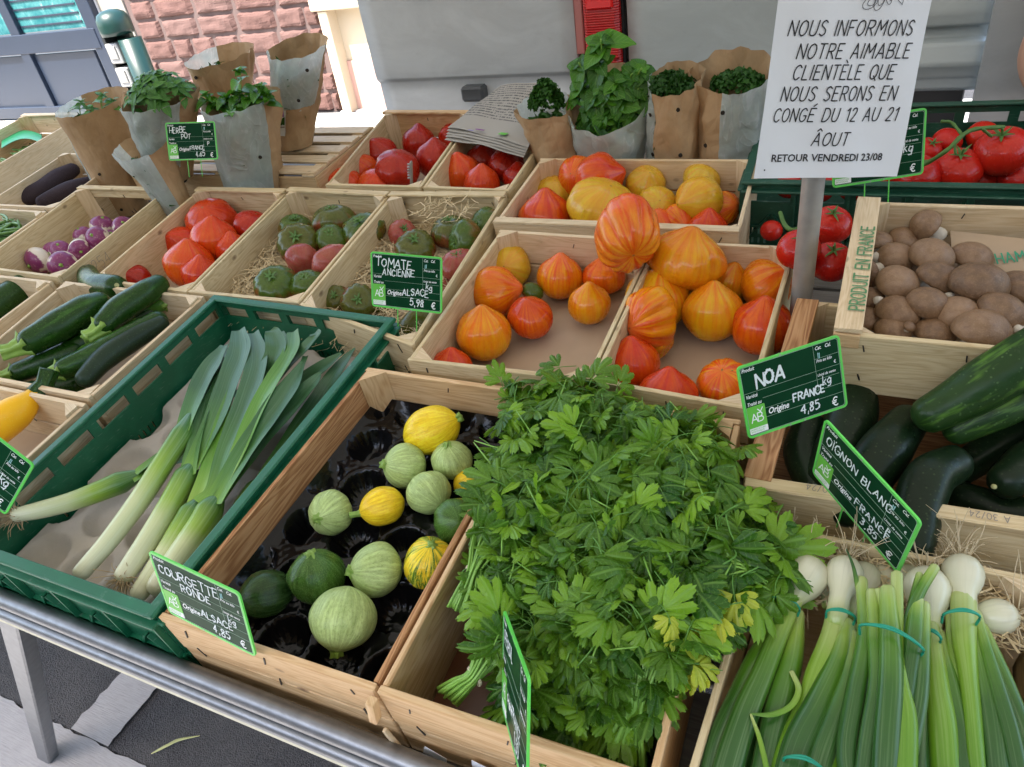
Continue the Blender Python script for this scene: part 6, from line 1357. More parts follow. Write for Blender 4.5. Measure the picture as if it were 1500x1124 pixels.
def onions(lab, org, bulbs, stalks, bands, seed=1, stray=None):
    root = empty('spring_onion_bunch', T(*org), lab, 'onions', OG)
    for k, b in enumerate(bulbs):
        e, d = bulb(root, *b); tuft(e, d*.8+np.array([0, .3, .5]), 26, .034, ROOT, root, .0006, seed=seed*10+k, spread=1.2)
    for s in stalks:
        mt = ONST; fl = .8
        if isinstance(s, tuple): s, mt, fl = s
        P_ = crom(wp(s), 7); rr = crom([(p[3]*depth(T(p[0], p[1], p[2]))/F*.86, 0, 0) for p in s], 7)[:, 0]; ph = rnd.random()*6
        g = Geo(); g.add(tube_geo(P_, rr, 18, sect=lambda a, t: 1+.05*math.cos(2*a+ph+t*2)+.03*math.cos(5*a+ph), flat=fl, upv=UP)); g.build('stalk', mt, root)
    for x0, y0, x1, y1, dz, bulge in bands:
        a, b = T(x0, y0, dz), T(x1, y1, dz); m_ = (a+b)/2+np.array([0, 0, bulge]); g = Geo()
        for k in (0, 1):
            P_ = crom([a-np.array([0, 0, .012]), a+np.array([0, 0, .25*bulge]), m_+np.array([0, .0025*k, 0]), b+np.array([0, 0, .25*bulge]), b-np.array([0, 0, .012])], 5); g.add(tube_geo(P_, [.0013]*len(P_), 6))
        g.build('rubber_band', BANDG, root)
    return root
YS = ONSTY
onions('leftmost onion bunch touching the parsley leaves', (1150, 960, -.02), [(1182, 843, 31, .0, 1150, 900, 14), (1150, 825, 19, -.015, 1140, 880, 10), (1166, 815, 15, -.03, 1150, 860, 9)],
 [([(1162, 880, .0, 15), (1138, 935, .0, 16), (1118, 985, .0, 18), (1090, 1050, .0, 22), (1062, 1140, .0, 24), (1040, 1240, .0, 18)], ONST, .6), [(1150, 905, -.012, 13), (1110, 960, -.01, 15), (1082, 1020, -.01, 17), (1050, 1090, -.01, 17), (1030, 1180, -.01, 15)],
  [(1168, 900, -.012, 12), (1160, 960, -.01, 19), (1140, 1040, -.008, 24), (1118, 1140, -.008, 24), (1100, 1240, -.01, 18)], [(1140, 900, -.03, 12), (1145, 1000, -.03, 24), (1110, 1120, -.03, 30), (1080, 1240, -.03, 24)],
  ([(1160, 985, .004, 4), (1170, 1010, .008, 5), (1158, 1035, .010, 5), (1130, 1047, .010, 5), (1100, 1046, .008, 2)], YS, .35), ([(1100, 1047, .008, 2), (1112, 1080, .009, 4), (1122, 1120, .008, 5), (1130, 1160, .008, 4)], YS, .5)], [(1130, 878, 1170, 892, .012, .01)], 1)
onions('second onion bunch from the left, slanting down left', (1215, 960, -.02), [(1237, 840, 27, .004, 1222, 920, 15), (1265, 848, 26, -.02, 1240, 910, 12), (1206, 846, 17, -.03, 1215, 890, 10)],
 [([(1226, 895, .004, 15), (1215, 935, .004, 15), (1196, 985, .003, 17), (1180, 1030, .0, 15), (1150, 1110, .0, 20), (1130, 1200, 0, 18)], YS, .6), [(1240, 915, .0, 14), (1230, 965, .004, 18), (1200, 1030, .006, 21), (1170, 1090, .006, 24), (1145, 1170, .004, 22)],
  [(1246, 930, .0, 12), (1245, 985, .004, 18), (1225, 1050, .006, 22), (1200, 1120, .004, 24), (1185, 1200, .0, 20)], ([(1250, 960, .006, 9), (1240, 1030, .008, 12), (1222, 1090, .006, 14), (1212, 1170, .004, 14)], YS, .6), [(1235, 930, -.02, 18), (1220, 1040, -.02, 34), (1190, 1180, -.02, 36)],
  [(1262, 925, -.012, 15), (1262, 1010, -.01, 20), (1250, 1100, -.01, 22), (1245, 1200, -.01, 18)]], [(1212, 896, 1252, 905, .016, .006), (1150, 1112, 1206, 1130, .016, .01)], 2)
onions('middle onion bunch turned round, cut green tops toward the back', (1300, 1000, -.01), [],
 [[(1278, 870, .030, 11), (1282, 930, .032, 14), (1286, 1000, .030, 16), (1275, 1080, .026, 18), (1262, 1180, .02, 18)], [(1300, 866, .036, 13), (1304, 930, .040, 18), (1305, 1000, .038, 22), (1300, 1080, .034, 24), (1295, 1180, .03, 22)], [(1288, 868, .032, 9), (1296, 920, .03, 12), (1310, 1000, .028, 14), (1320, 1080, .026, 14)],
  ([(1314, 842, .036, 9), (1314, 890, .036, 10), (1313, 950, .036, 12), (1316, 1000, .036, 16), (1322, 1060, .032, 24), (1318, 1180, .03, 26)], YS, .7), [(1369, 832, .038, 8), (1346, 870, .036, 9), (1330, 915, .034, 9), (1322, 965, .03, 10)], [(1347, 842, .032, 6), (1338, 880, .034, 8), (1326, 930, .034, 9)],
  [(1343, 880, .034, 11), (1338, 930, .038, 14), (1330, 985, .034, 15), (1325, 1020, .03, 15)], [(1355, 886, .03, 8), (1350, 950, .032, 13), (1345, 1020, .028, 15), (1330, 1100, .02, 16)], [(1258, 866, .02, 5), (1250, 830, .03, 3), (1240, 805, .034, 1)],
  [(1262, 850, .022, 9), (1268, 930, .026, 13), (1252, 1020, .024, 15), (1240, 1110, .018, 16), (1260, 1200, .01, 16)]], [(1262, 918, 1350, 952, .046, .012)], 3)
onions('onion bunch right of the middle one', (1390, 1000, -.02), [(1358, 862, 33, .0, 1368, 945, 13), (1333, 842, 25, -.03, 1350, 905, 11)],
 [([(1364, 918, .002, 14), (1370, 960, .004, 16), (1374, 1010, .004, 22), (1382, 1070, .004, 26), (1390, 1180, .0, 26)], YS, .65), [(1356, 940, .0, 12), (1356, 1010, .0, 16), (1348, 1090, .0, 18), (1345, 1190, .0, 18)], [(1375, 930, -.004, 12), (1392, 1000, .0, 18), (1408, 1080, .0, 22), (1420, 1190, .0, 22)],
  [(1365, 930, -.02, 16), (1375, 1040, -.02, 34), (1385, 1190, -.02, 38)]], [(1358, 925, 1378, 936, .014, .004)], 4)
onions('rightmost onion bunch with tall bulbs and a side bulb', (1440, 1000, -.02), [(1410, 840, 29, .004, 1413, 940, 18), (1464, 903, 26, -.01, 1434, 905, 9), (1388, 838, 20, -.025, 1395, 900, 12)],
 [([(1411, 880, .006, 21), (1412, 935, .008, 20), (1418, 985, .008, 16), (1424, 1040, .008, 14), (1430, 1110, .008, 13), (1436, 1190, .0, 12)], YS, .7), ([(1392, 900, .0, 9), (1397, 960, .002, 10), (1408, 1030, .004, 11), (1412, 1090, .004, 11)], YS, .7), [(1430, 900, .002, 9), (1444, 950, .006, 12), (1462, 1010, .008, 15), (1482, 1080, .006, 17), (1500, 1170, .0, 17)],
  [(1425, 920, .0, 14), (1440, 990, .002, 19), (1452, 1060, .002, 22), (1464, 1160, .0, 22)], [(1412, 930, -.004, 14), (1422, 1010, -.002, 18), (1432, 1090, -.002, 20), (1440, 1190, -.002, 20)], [(1435, 920, -.01, 14), (1470, 1000, -.006, 18), (1500, 1080, -.006, 20), (1530, 1170, -.01, 20)],
  [(1420, 930, -.025, 20), (1445, 1050, -.025, 44), (1470, 1190, -.025, 46)]], [(1383, 901, 1434, 904, .024, .008)], 5)
onr = empty('white_onion', T(1275, 850, -.03), 'loose white onion bulb between the second and middle bunches', 'onion')
e, d = bulb(onr, 1290, 848, 22, -.03, 1285, 900, 9); tuft(e, d, 22, .03, ROOT, onr, seed=44)
straw('root_strands', [(-.04, .57), (.21, .57), (.21, .63), (-.03, .63)], 420, -.045, 'tangled pale onion roots along the back of the onion crate', .035)
# ================================================================== PARSLEY
def leaflet(cx, cy, ang, L, g, wid=52, lobes=3, curl=.25, seed=1, K=37):
    """fan-shaped toothed leaflet rooted at (cx,cy) heading ang; uv: across, along"""
    rs = random.Random(seed); n0 = len(g.v); rings = (0., .38, .70, 1.)
    vs, uv = [], []
    W_ = R_(wid); ph = rs.uniform(-.2, .2)
    for q, fr in enumerate(rings):
        for k in range(K):
            t = k/(K-1)*2-1; a = t*W_
            lobe = .58+.42*abs(math.cos(lobes*math.pi/2*t))**.5; tooth = .05*math.cos(lobes*5*math.pi*t); r = L*(lobe+tooth+.02*rs.uniform(-1, 1))*(1-.30*t*t) if q == 3 else L*fr*(lobe*.35+.60)*(1-.3*t*t)
            if q == 0: r = 0
            x = cx+r*math.cos(ang+a); y = cy+r*math.sin(ang+a)
            rr = r/L; z = curl*L*(-rr*rr*.8+.35*rr)+.05*L*math.cos(t*lobes*math.pi+ph)*rr-.14*L*t*t*rr+.03*L*math.sin(t*9+ph*9)*rr*rr
            vs.append((x, y, z)); uv.append((.5+t*.5*max(fr, .15), fr))
    fs = []
    for q in range(3):
        for k in range(K-1):
            a = q*K+k
            if q == 0: fs.append((a, a+K, a+K+1))
            else: fs.append((a, a+K, a+K+1, a+1))
    g.add((vs, fs, uv))
def pleaf(seed):
    rs = random.Random(seed); g = Geo()
    leaflet(.25, 0, rs.uniform(-.1, .1), 1.05, g, 50, 3, rs.uniform(.0, .9), seed)
    leaflet(.02, .04, 1.05+rs.uniform(-.15, .15), .86, g, 47, 3, rs.uniform(.0, .9), seed+1); leaflet(.02, -.04, -1.05+rs.uniform(-.15, .15), .86, g, 47, 3, rs.uniform(.0, .9), seed+2)
    n0 = len(g.f)
    P_ = crom([(.27, 0, 0), (0, 0, -.01), (-.35, .05*rs.uniform(-1, 1), -.10), (-.75, .15*rs.uniform(-1, 1), -.42)], 4); t = tube_geo(P_, [.02]*len(P_), 5, rnd_end=False); g.add((t[0], t[1], [(.5, .5)]*len(t[0])), 1)
    return g
PLg = [pleaf(s*5+1) for s in range(9)]; PL = [mesh('leaf', g.v, g.f, [PARS, STEMD2], uv=g.u, fm=g.m) for g in PLg]; PLY = [mesh('leaf', g.v, g.f, [PARSY, STEMD2], uv=g.u, fm=g.m) for g in PLg[:2]]
POLY = [(738, 570), (760, 556), (810, 548), (862, 545), (905, 572), (960, 602), (1010, 614), (1050, 618), (1062, 655), (1070, 705), (1120, 748), (1138, 790), (1130, 845), (1105, 868), (1068, 885), (1050, 925), (1015, 945), (985, 975), (960, 1030), (945, 1090), (860, 1110), (790, 1070), (735, 1040), (748, 1025), (735, 985), (728, 940), (712, 900), (704, 872), (700, 835), (704, 790), (706, 720), (722, 640)]
def inpoly(x, y, P=POLY):
    c = False; j = len(P)-1
    for i in range(len(P)):
        if (P[i][1] > y) != (P[j][1] > y) and x < (P[j][0]-P[i][0])*(y-P[i][1])/(P[j][1]-P[i][1])+P[i][0]: c = not c
        j = i
    return c
def mound(px, py):
    dx, dy = (px-885)/260, (py-745)/330; d = dx*dx+dy*dy; h = .058*max(0, 1-d)**.7+.004
    if px > 1060 and 700 < py < 960: h = max(h, .022)
    if py > 960: h -= .0004*(py-960)
    if px < 720 and py > 800: h -= .02
    return h
BC = [(760, 610, 'parsley bunch at the back left of its crate'), (880, 600, 'parsley bunch at the back, nearest the striped tomatoes'), (1010, 660, 'parsley bunch in the back right corner below the NOA sign'), (770, 760, 'parsley bunch beside the round courgettes, cut stems to the left'), (900, 760, 'parsley bunch at the top of the heap'), (1080, 800, 'celery-leaved bunch spilling over toward the onions'), (760, 950, 'parsley bunch in the front left, tied with a beige band'), (930, 920, 'parsley bunch in the front middle with hanging stems')]
bunch = []
for x, y, l in BC: bunch.append(empty('parsley_bunch', T(x, y, .0), l, 'parsley', 'bunches of flat parsley'))
def put_leaf(px, py, dz, s, k, me=None, steep=None):
    w = T(px, py, dz); b = bunch[k]
    if w[1] < .352 and w[2] < 1.03: return None
    o = bpy.data.objects.new('leaf', me or rnd.choice(PL)); COL.objects.link(o); o.parent = b
    bx, by, _ = BC[k]; c = T(bx, by, 0); out = np.array([w[0]-c[0], w[1]-c[1]]); a = math.atan2(out[1], out[0])+rnd.gauss(0, 1.0)
    tilt = rnd.gauss(.28, .5) if steep is None else steep; roll = rnd.gauss(0, .55)
    m = Matrix.Rotation(a, 4, 'Z') @ Matrix.Rotation(tilt, 4, 'Y') @ Matrix.Rotation(roll, 4, 'X')
    o.location = Vector(w)-b.location; o.rotation_euler = m.to_euler(); o.scale = (s, s, s); return o
def nearest(px, py): return min(range(len(BC)), key=lambda k: (BC[k][0]-px)**2+(BC[k][1]-py)**2)
cnt = 0
for lay, (dz0, step, s0) in enumerate(((-.032, 26, .030), (-.016, 25, .031), (-.002, 25, .031), (.008, 38, .029))):
    y = 520
    while y < 1120:
        x = 640
        while x < 1170:
            px, py = x+rnd.uniform(-step*.6, step*.6), y+rnd.uniform(-step*.6, step*.6)
            if inpoly(px, py) and (py < 1000 or lay < 2 or rnd.random() < .7) and not (910 < px < 945 and py > 950 and lay > 0):
                k = nearest(px+rnd.gauss(0, 25), py+rnd.gauss(0, 25)); big = 1.25 if px > 1050 and 720 < py < 900 else 1
                put_leaf(px, py, mound(px, py)+dz0+rnd.uniform(-.007, .007), s0*rnd.uniform(.62, 1.32)*big, k); cnt += 1
            x += step
        y += step
for px, py, s, l in ((1052, 896, .034, 5), (1075, 870, .030, 5), (1015, 972, .028, 7), (1030, 985, .022, 7), (980, 905, .024, 7)): put_leaf(px, py, mound(px, py)+.018, s, l, PLY[l % 2], .5)
for px, py, a in ((1118, 740, 0), (1135, 765, 0), (1145, 815, 0), (1135, 870, 0), (1150, 845, 0), (735, 560, 0), (820, 538, 0), (905, 565, 0), (1085, 655, 0)): put_leaf(px, py, .03, .031, nearest(px, py))
# deep inner foliage as one mass per bunch
for k, (bx, by, _) in enumerate(BC):
    g = Geo()
    for q in range(70):
        px, py = bx+rnd.gauss(0, 55), by+rnd.gauss(0, 60)
        if not inpoly(px, py) or py > 990 or px > 1060: continue
        w = T(px, py, rnd.uniform(-.07, -.01)); src = rnd.choice(PLg); s = .027; m = Matrix.Rotation(rnd.uniform(0, 6.28), 3, 'Z') @ Matrix.Rotation(rnd.gauss(.3, .5), 3, 'Y'); mm = np.array(m)*s
        g.add(((np.array(src.v)@mm.T+w).tolist(), src.f, src.u))
    if g.ok(): o = g.build('inner_leaves', PARS, bunch[k]); o['kind'] = 'stuff'
# stems + bands
def stems(k, cuts, band, tops, n, dz0, dz1, r=.0019, bandw=16, col=STEMG):
    """cut ends spread round cuts -> gather at band -> fan to tops"""
    g = Geo(); ends = []
    for i in range(n):
        t = (i+.5)/n-.5; a, b, c = cuts, band, tops; jx, jy = rnd.gauss(0, 1), rnd.gauss(0, 1); lift = rnd.uniform(-.004, .020)
        p0 = T(a[0]+a[2]*t*2, a[1]+a[3]*t*2+jy*2, dz0+lift); p1 = T(b[0]+b[2]*t*1.6, b[1]+b[3]*t*1.6, (dz0+dz1)/2+.004+lift); p2 = T(c[0]+c[2]*t*2+jx*6, c[1]+c[3]*t*2+jy*6, dz1+lift*.5); pm = (p1+p2)/2+np.array([0, 0, .006])
        P_ = crom([p0, (p0+p1)/2, p1, pm, p2], 4); rr = r*rnd.uniform(.8, 1.25); g.add(tube_geo(P_, np.linspace(rr*1.15, rr*.75, len(P_)), 6, rnd_end=False)); ends.append(p0)
    g.build('stems', col, bunch[k])
    c = T(band[0], band[1], (dz0+dz1)/2+.010); d = _n(T(tops[0], tops[1], dz1)-T(cuts[0], cuts[1], dz0)); u = np.array(UP); s = np.cross(d, u); w_ = bandw*depth(c)/F
    for tw in (0, 1):
        P_ = [c+s*w_*math.cos(q)+u*(w_*.55*math.sin(q)-.002)+d*(.002*tw+.001*math.sin(q*2)) for q in np.linspace(0, 2*math.pi, 21)]
        g = Geo(); g.add(tube_geo(P_, [.0012]*21, 5, rnd_end=False)); g.build('rubber_band', BANDW, bunch[k])
stems(3, (672, 893, 17, 6), (694, 836, 11, 3), (728, 770, 30, 10), 24, -.02, .022, .0017, bandw=15)
stems(6, (656, 1022, 15, 12), (694, 990, 9, 10), (745, 915, 34, 22), 26, -.045, .004, .0017, bandw=18)
stems(7, (905, 1135, 42, 6), (925, 1045, 17, 2), (935, 950, 42, 8), 44, -.07, .025, .0021, 20)
g = Geo()
for i in range(40):
    px, py = rnd.uniform(700, 1120), rnd.uniform(580, 1040)
    if not inpoly(px, py): continue
    a = rnd.uniform(0, 6.28); L = rnd.uniform(25, 60); pts = [(px+math.cos(a)*L*t, py+math.sin(a)*L*t, mound(px, py)+.004+.006*math.sin(t*3)) for t in (0, .35, .7, 1)]
    P_ = crom([T(*p) for p in pts], 4); g.add(tube_geo(P_, np.linspace(.0012, .0008, len(P_)), 5, rnd_end=False))
o = g.build('loose_stems', STEMG, bunch[4]); o['kind'] = 'stuff'
g = Geo()
for i in range(8):
    j = [rnd.uniform(-7, 7) for _ in range(6)]; P_ = crom([T(1005+i*3+j[0], 835+i*4+j[1], .022), T(1055+i*2+j[2], 806+i*5+j[3], .036), T(1105+j[4], 816+i*5+j[5], .034), T(1145+j[0], 850+i*4+j[2], .015)], 5); g.add(tube_geo(P_, np.linspace(.0018, .0011, len(P_)), 6, rnd_end=False))
g.build('arching_stems', STEMG, bunch[5])
# ================================================================== HERB POTS
LABELW = plain('pot_label_card', (.62, .64, .60), .5, .1, 60); BARC = INK
def blade(L=1., w=.36, n=7, cup=.25, curl=.35, serr=0.):
    g = Geo(); vs, uv = [], []
    for i in range(n+1):
        t = i/n; ww = w*math.sin(math.pi*min(1, t**.75*.97+.015))**.8*(1+serr*(1 if i % 2 else -1))
        for k in (-1, -.5, 0, .5, 1): vs.append((t*L, k*ww, cup*ww*(abs(k)**1.5)+.06*math.sin(t*7)*ww*abs(k)*3-curl*t*t*L+.1*t)); uv.append((.5+k*.5*(.25+.75*math.sin(math.pi*t)), t))
    fs = [(i*5+k, i*5+k+1, i*5+k+6, i*5+k+5) for i in range(n) for k in range(4)]; g.add((vs, fs, uv)); return g
BL = [blade(1, .42, 8, .34, .5), blade(1, .46, 8, .45, .75), blade(1, .38, 8, .28, .25)]; ML_ = [blade(1, .24, 7, .2, .35, .06), blade(1, .27, 7, .25, .5, .06)]
BLM = [mesh('leaf', g.v, g.f, BASIL, uv=g.u) for g in BL]; MLM = [mesh('leaf', g.v, g.f, MINT, uv=g.u) for g in ML_]
HPC = [None]
def bag(label, base, br, rim, tr, film, hf=0., hb=0., ytop=.0, plant=None, seed=1, holes=(), lab=None, wrinkle=.006, base_kraft=.22, ofs=0.):
    """base (px,py,dz); rim (px,py) centre of the opening; film=(a0,a1) angular span (deg, -90 = facing us) of frosted film"""
    B = T(*base[:3]); yy = base[3] if len(base) > 3 else B[1]; B = RP(B[0]/B[1]*yy, yy, -.150 if base[2] < -.05 else base[2]); Rm = V(rim[0], rim[1], B[1]+ytop); rb = br*depth(B)/F; rt = tr*depth(Rm)/F
    root = empty('herb_pot', B, label, 'potted herb', 'wrapped herb pots'); NU, NV = 56, 22; rs = random.Random(seed)
    def pt(a, v):
        c = B*(1-v)+Rm*v; f = v**1.25; r = rb*(1-f)+rt*f; top = (math.sin(a)*-1+1)/2   # 1 facing us
        h = (hf*top+hb*(1-top))*v*v; cr = wrinkle*1.25*(mnoise.noise(Vector((math.cos(a)*2.6, math.sin(a)*2.6, v*4+seed)))+.6*abs(mnoise.noise(Vector((math.cos(a)*6, math.sin(a)*6, v*9+seed)))))*(.4+v)*1.6
        sq = 1+.08*math.cos(2*a+seed)*v
        jag = .006*mnoise.noise(Vector((a*3, seed, 1)))*v**6
        return c+np.array([math.cos(a)*(r*sq+cr), math.sin(a)*(r*sq+cr)*.85, h+jag])
    def patch(name, a0, a1, v0, v1, mat, ex=0., n=NU):
        vs, fs, uv = [], [], []; nu = max(4, int(n*abs(a1-a0)/360)); nv = max(3, int(NV*(v1-v0)))
        for j in range(nv+1):
            for i in range(nu+1):
                a = R_(a0+(a1-a0)*i/nu); v = v0+(v1-v0)*j/nv; p = pt(a, v); vs.append(p+np.array([math.cos(a), math.sin(a), 0])*ex); uv.append((i/nu, j/nv))
        for j in range(nv):
            for i in range(nu): q = j*(nu+1)+i; fs.append((q, q+1, q+nu+2, q+nu+1))
        return wmesh(name, vs, fs, mat, root, uv=uv)
    patch('paper_bag', film[1]-.5, film[0]+360.5, base_kraft-.02, 1, KRAFT)
    patch('film_window', film[0], film[1], base_kraft-.03, 1, FILM, .0008)
    patch('bag_base', 0, 360, 0, base_kraft, KRAFT, .0012)
    g = Geo()
    for k in range(220):
        a = rnd.uniform(R_(film[0]), R_(film[1])); v = rnd.uniform(.38, .88); ce = B*(1-v)+Rm*v; p = ce+(pt(a, v)-ce)*rnd.uniform(.5, .8); s_ = .008; e1 = np.array([rnd.gauss(0, 1) for _ in range(3)])*s_; e2 = np.array([rnd.gauss(0, 1) for _ in range(3)])*s_
        g.add(([p-e1, p+e2, p+e1, p-e2], [(0, 1, 2, 3)], None))
    o_ = g.build('inner_leaves', CURLY if plant is None else plant, root); o_['kind'] = 'stuff'
    g = Geo(); g.add(tube_geo([B+[0, 0, .004], B+(Rm-B)*.32], [rb*.70, rb*.80], 20, rnd_end=False)); g.build('plant_pot', SOIL, root)
    for a, v in holes:
        a = R_(a); p = pt(a, v); nrm = Vector((math.cos(a), math.sin(a)*.85, -.2)).normalized(); g = Geo(); g.add(slab([(.0045*math.cos(k*.63), .0045*math.sin(k*.63)) for k in range(10)], -.0012, .0026)); q = obj('punch_hole', mesh('punch_hole', g.v, g.f, SOIL if v < .95 else PAPER, smooth=False), root); q.matrix_basis = Matrix.Translation(Vector(p)+nrm*.0012-root.location) @ nrm.to_track_quat('Z', 'Y').to_matrix().to_4x4()
    if lab:
        a0, a1, v0, v1 = lab; q = patch('pot_label', a0, a1, v0, v1, LABELW, .0022, 200); d = a1-a0; e = v1-v0
        patch('label_header', a0+d*.05, a1-d*.1, v1-e*.25, v1+e*.02, PURPLE, .003, 200); patch('label_picture', a0+d*.05, a1-d*.05, v0+e*.42, v1-e*.27, CURLY, .0028, 200); patch('label_text', a0+d*.05, a1-d*.05, v0+e*.32, v0+e*.38, GREYINK, .0028, 300)
        for k in range(5): patch('barcode', a0+d*(.15+.09*k), a0+d*(.19+.09*k), v0+e*.06, v0+e*.28, BARC, .003, 900)
    top = B*(1-.8)+Rm*.8
    return root, B, Rm, rb, rt
def leafat(par, me, p, dirv, upv, s, name='leaf'):
    o = bpy.data.objects.new(name, me); COL.objects.link(o); o.parent = par; x = Vector(dirv).normalized(); u = Vector(upv); y = u.cross(x)
    if y.length < 1e-3: y = Vector((0, 1, 0)).cross(x)
    y.normalize(); z = x.cross(y); m = Matrix((x, y, z)).transposed().to_4x4() @ Matrix.Scale(s, 4); m.translation = Vector(p)-par.location; o.matrix_basis = m; return o
def whorl(par, c, nrm, lib_, s, n=6, spread=1.):
    nrm = Vector(nrm).normalized(); a0 = rnd.uniform(0, 6.28); t1 = nrm.orthogonal().normalized(); t2 = nrm.cross(t1)
    for k in range(n):
        a = a0+k*2.4 if n > 4 else a0+k*math.pi/2; lev = k//2; d = (t1*math.cos(a)+t2*math.sin(a))*spread+nrm*(.15+.22*lev/max(1, n/2)); sz = s*(1.15-.22*lev)*rnd.uniform(.85, 1.15)
        leafat(par, rnd.choice(lib_), Vector(c)-nrm*s*.25*(n/2-lev)*.5, d, nrm, max(sz, s*.3))
def sprig(par, base, tip, lib_, s, levels=3, mat=STEMG):
    P_ = crom([base, (np.array(base)+tip)/2+np.array([rnd.uniform(-.006, .006), 0, .004]), tip], 4); g = Geo(); g.add(tube_geo(P_, np.linspace(.0017, .001, len(P_)), 6)); g.build('sprig_stem', mat, par)
    d = _n(np.array(tip)-base)
    for l in range(levels):
        t = 1-l*.27; c = np.array(base)*(1-t)+np.array(tip)*t; a0 = l*1.57+rnd.uniform(-.3, .3)
        for k in (0, 1): a = a0+k*math.pi; leafat(par, rnd.choice(lib_), c, (math.cos(a), math.sin(a), .25 if l else .7), UP, s*(.65+.3*l)*rnd.uniform(.85, 1.1))
    whorl(par, tip, d, lib_, s*.45, 4, .6)
# left group
r1, B, Rm, rb, rt = bag('brown paper herb bag with mint sprigs, leftmost pot', (180, 288, -.105, 1.52), 30, (134, 152), 56, (150, 262-20), -.01, .02, seed=3, holes=((-75, .45), (-60, .08)), wrinkle=.004)
for px, py in ((118, 150), (150, 140), (165, 148), (135, 158)): c = V(px, py+20, Rm[1]); sprig(r1, c, V(px, py, Rm[1]), MLM, .040, 3)
r3, B, Rm, rb, rt = bag('bushy mint pot in frosted wrap behind the HERBE POT sign', (250, 262, 0), 34, (235, 140), 56, (-150, -20), -.018, .01, seed=5, wrinkle=.005)
for k in range(46): a = rnd.uniform(0, 6.28); q = rt*math.sqrt(rnd.random())*1.02; c = Rm+np.array([math.cos(a)*q, math.sin(a)*q*.8, .052*(1-(q/rt)**2)+rnd.uniform(-.01, .012)]); whorl(r3, c, (math.cos(a)*q/rt*.8, math.sin(a)*q/rt*.8-.2, 1), MLM, .036, 5)
r2, B, Rm, rb, rt = bag('small frosted herb bag between turnips and red tomatoes', (280, 325, -.10, 1.375), 16, (205, 212), 42, (-185, -35), -.02, .015, seed=7, holes=((-25, .35),), lab=(-75, -30, .04, .3), wrinkle=.004)
r4, B, Rm, rb, rt = bag('tall brown paper bag with a punched hole, at the back', (345, 215, 0), 30, (322, 85), 56, (-230, -128), -.004, .02, seed=9, holes=((-95, .9),), wrinkle=.004)
r5, B, Rm, rb, rt = bag('frosted herb bag with tall basil sprig in front', (368, 292, -.10, 1.485), 40, (352, 150), 54, (-172, -8), -.006, .02, seed=11, holes=((-28, .35), (-32, .62)), lab=(-120, -70, -.0, .12), wrinkle=.006, base_kraft=.16)
for px, py, b_ in ((352, 104, 160), (302, 140, 168), (330, 142, 165), (370, 138, 165), (392, 140, 168), (350, 140, 165), (316, 152, 168), (382, 128, 160)): sprig(r5, V(px+(350-px)*.2, b_, Rm[1]), V(px, py, Rm[1]-.01), BLM, .042, 3)
for k in range(14): a = rnd.uniform(0, 6.28); q = rt*math.sqrt(rnd.random())*.85; whorl(r5, Rm+np.array([math.cos(a)*q, math.sin(a)*q*.8, .0]), (0, -.2, 1), BLM, .028, 5)
r6, B, Rm, rb, rt = bag('round flared herb bag with a printed label on the upturned crate', (432, 214, 0), 27, (436, 72), 48, (-175, 0), -.012, .025, seed=13, holes=((-40, .85), (-52, .55)), lab=(-140, -85, .18, .46), wrinkle=.006, base_kraft=.46)
# right group
def curly(par, c, r, h, n=420, sy=.8):
    g = Geo()
    for k in range(n):
        a = rnd.uniform(0, 6.28); q = r*math.sqrt(rnd.random()); z_ = h*(1-(q/r)**2)+rnd.uniform(-.014, .004); p = np.array(c)+[math.cos(a)*q, math.sin(a)*q*sy, z_]; s = rnd.uniform(.0035, .0065); vs_ = []
        for j in range(3):
            for i in range(4): vs_.append(p+np.array([(i-1.5)*s*.8, (j-1)*s, s*.9*math.sin(i*2.2+j*1.9+k)])@np.array(Matrix.Rotation(k*1.3, 3, 'Z') @ Matrix.Rotation(k*.7, 3, 'X')))
        g.add((vs_, [(j*4+i, j*4+i+1, j*4+i+5, j*4+i+4) for j in range(2) for i in range(3)], None))
    o = g.build('curly_leaves', CURLY, par); o['kind'] = 'stuff'
r7, B, Rm, rb, rt = bag('curly parsley pot leaning left beside the newspaper', (838, 285, -.105, 1.67), 34, (800, 166), 46, (60, 190), .006, .03, seed=15, wrinkle=.005, ofs=0)
curly(r7, V(800, 150, Rm[1]), .042, .05)
r9, B, Rm, rb, rt = bag('narrow parsley pot in brown paper, right of the big basil', (985, 292, -.105, 1.67), 32, (988, 122), 38, (-200, -125), -.014, .035, seed=17, holes=((-70, .88), (-62, .5), (-130, .5), (-135, .82)), wrinkle=.005, base_kraft=.3)
curly(r9, V(985, 128, Rm[1]), .05, .03)
r10, B, Rm, rb, rt = bag('wide parsley pot in frosted film and brown paper behind the notice', (1062, 292, -.105, 1.70), 40, (1074, 112), 54, (-100, 10), -.02, .045, seed=19, holes=((-95, .85), (-125, .55), (-90, .42)), wrinkle=.006, base_kraft=.3)
curly(r10, V(1080, 120, Rm[1]), .055, .02)
r8, B, Rm, rb, rt = bag('large leafy basil pot in a torn frosted bag', (897, 290, -.105, 1.68), 40, (888, 128), 66, (-165, 12), -.075, .03, seed=21, lab=(-110, -60, .05, .26), wrinkle=.007, base_kraft=.28)
tipc = [(880, 58, 1.1), (876, 92, 1.), (900, 118, 1.1), (852, 118, 1.1), (926, 108, 1.), (868, 138, 1.), (905, 150, 1.1), (935, 130, 1.), (880, 168, 1.1), (860, 160, 1.), (920, 170, 1.), (895, 190, 1.1), (870, 195, .9), (912, 195, .9), (848, 92, .9), (860, 182, .9), (940, 100, .8), (888, 130, 1.), (845, 140, .9), (925, 145, .9)]
cc = V(890, 150, B[1])
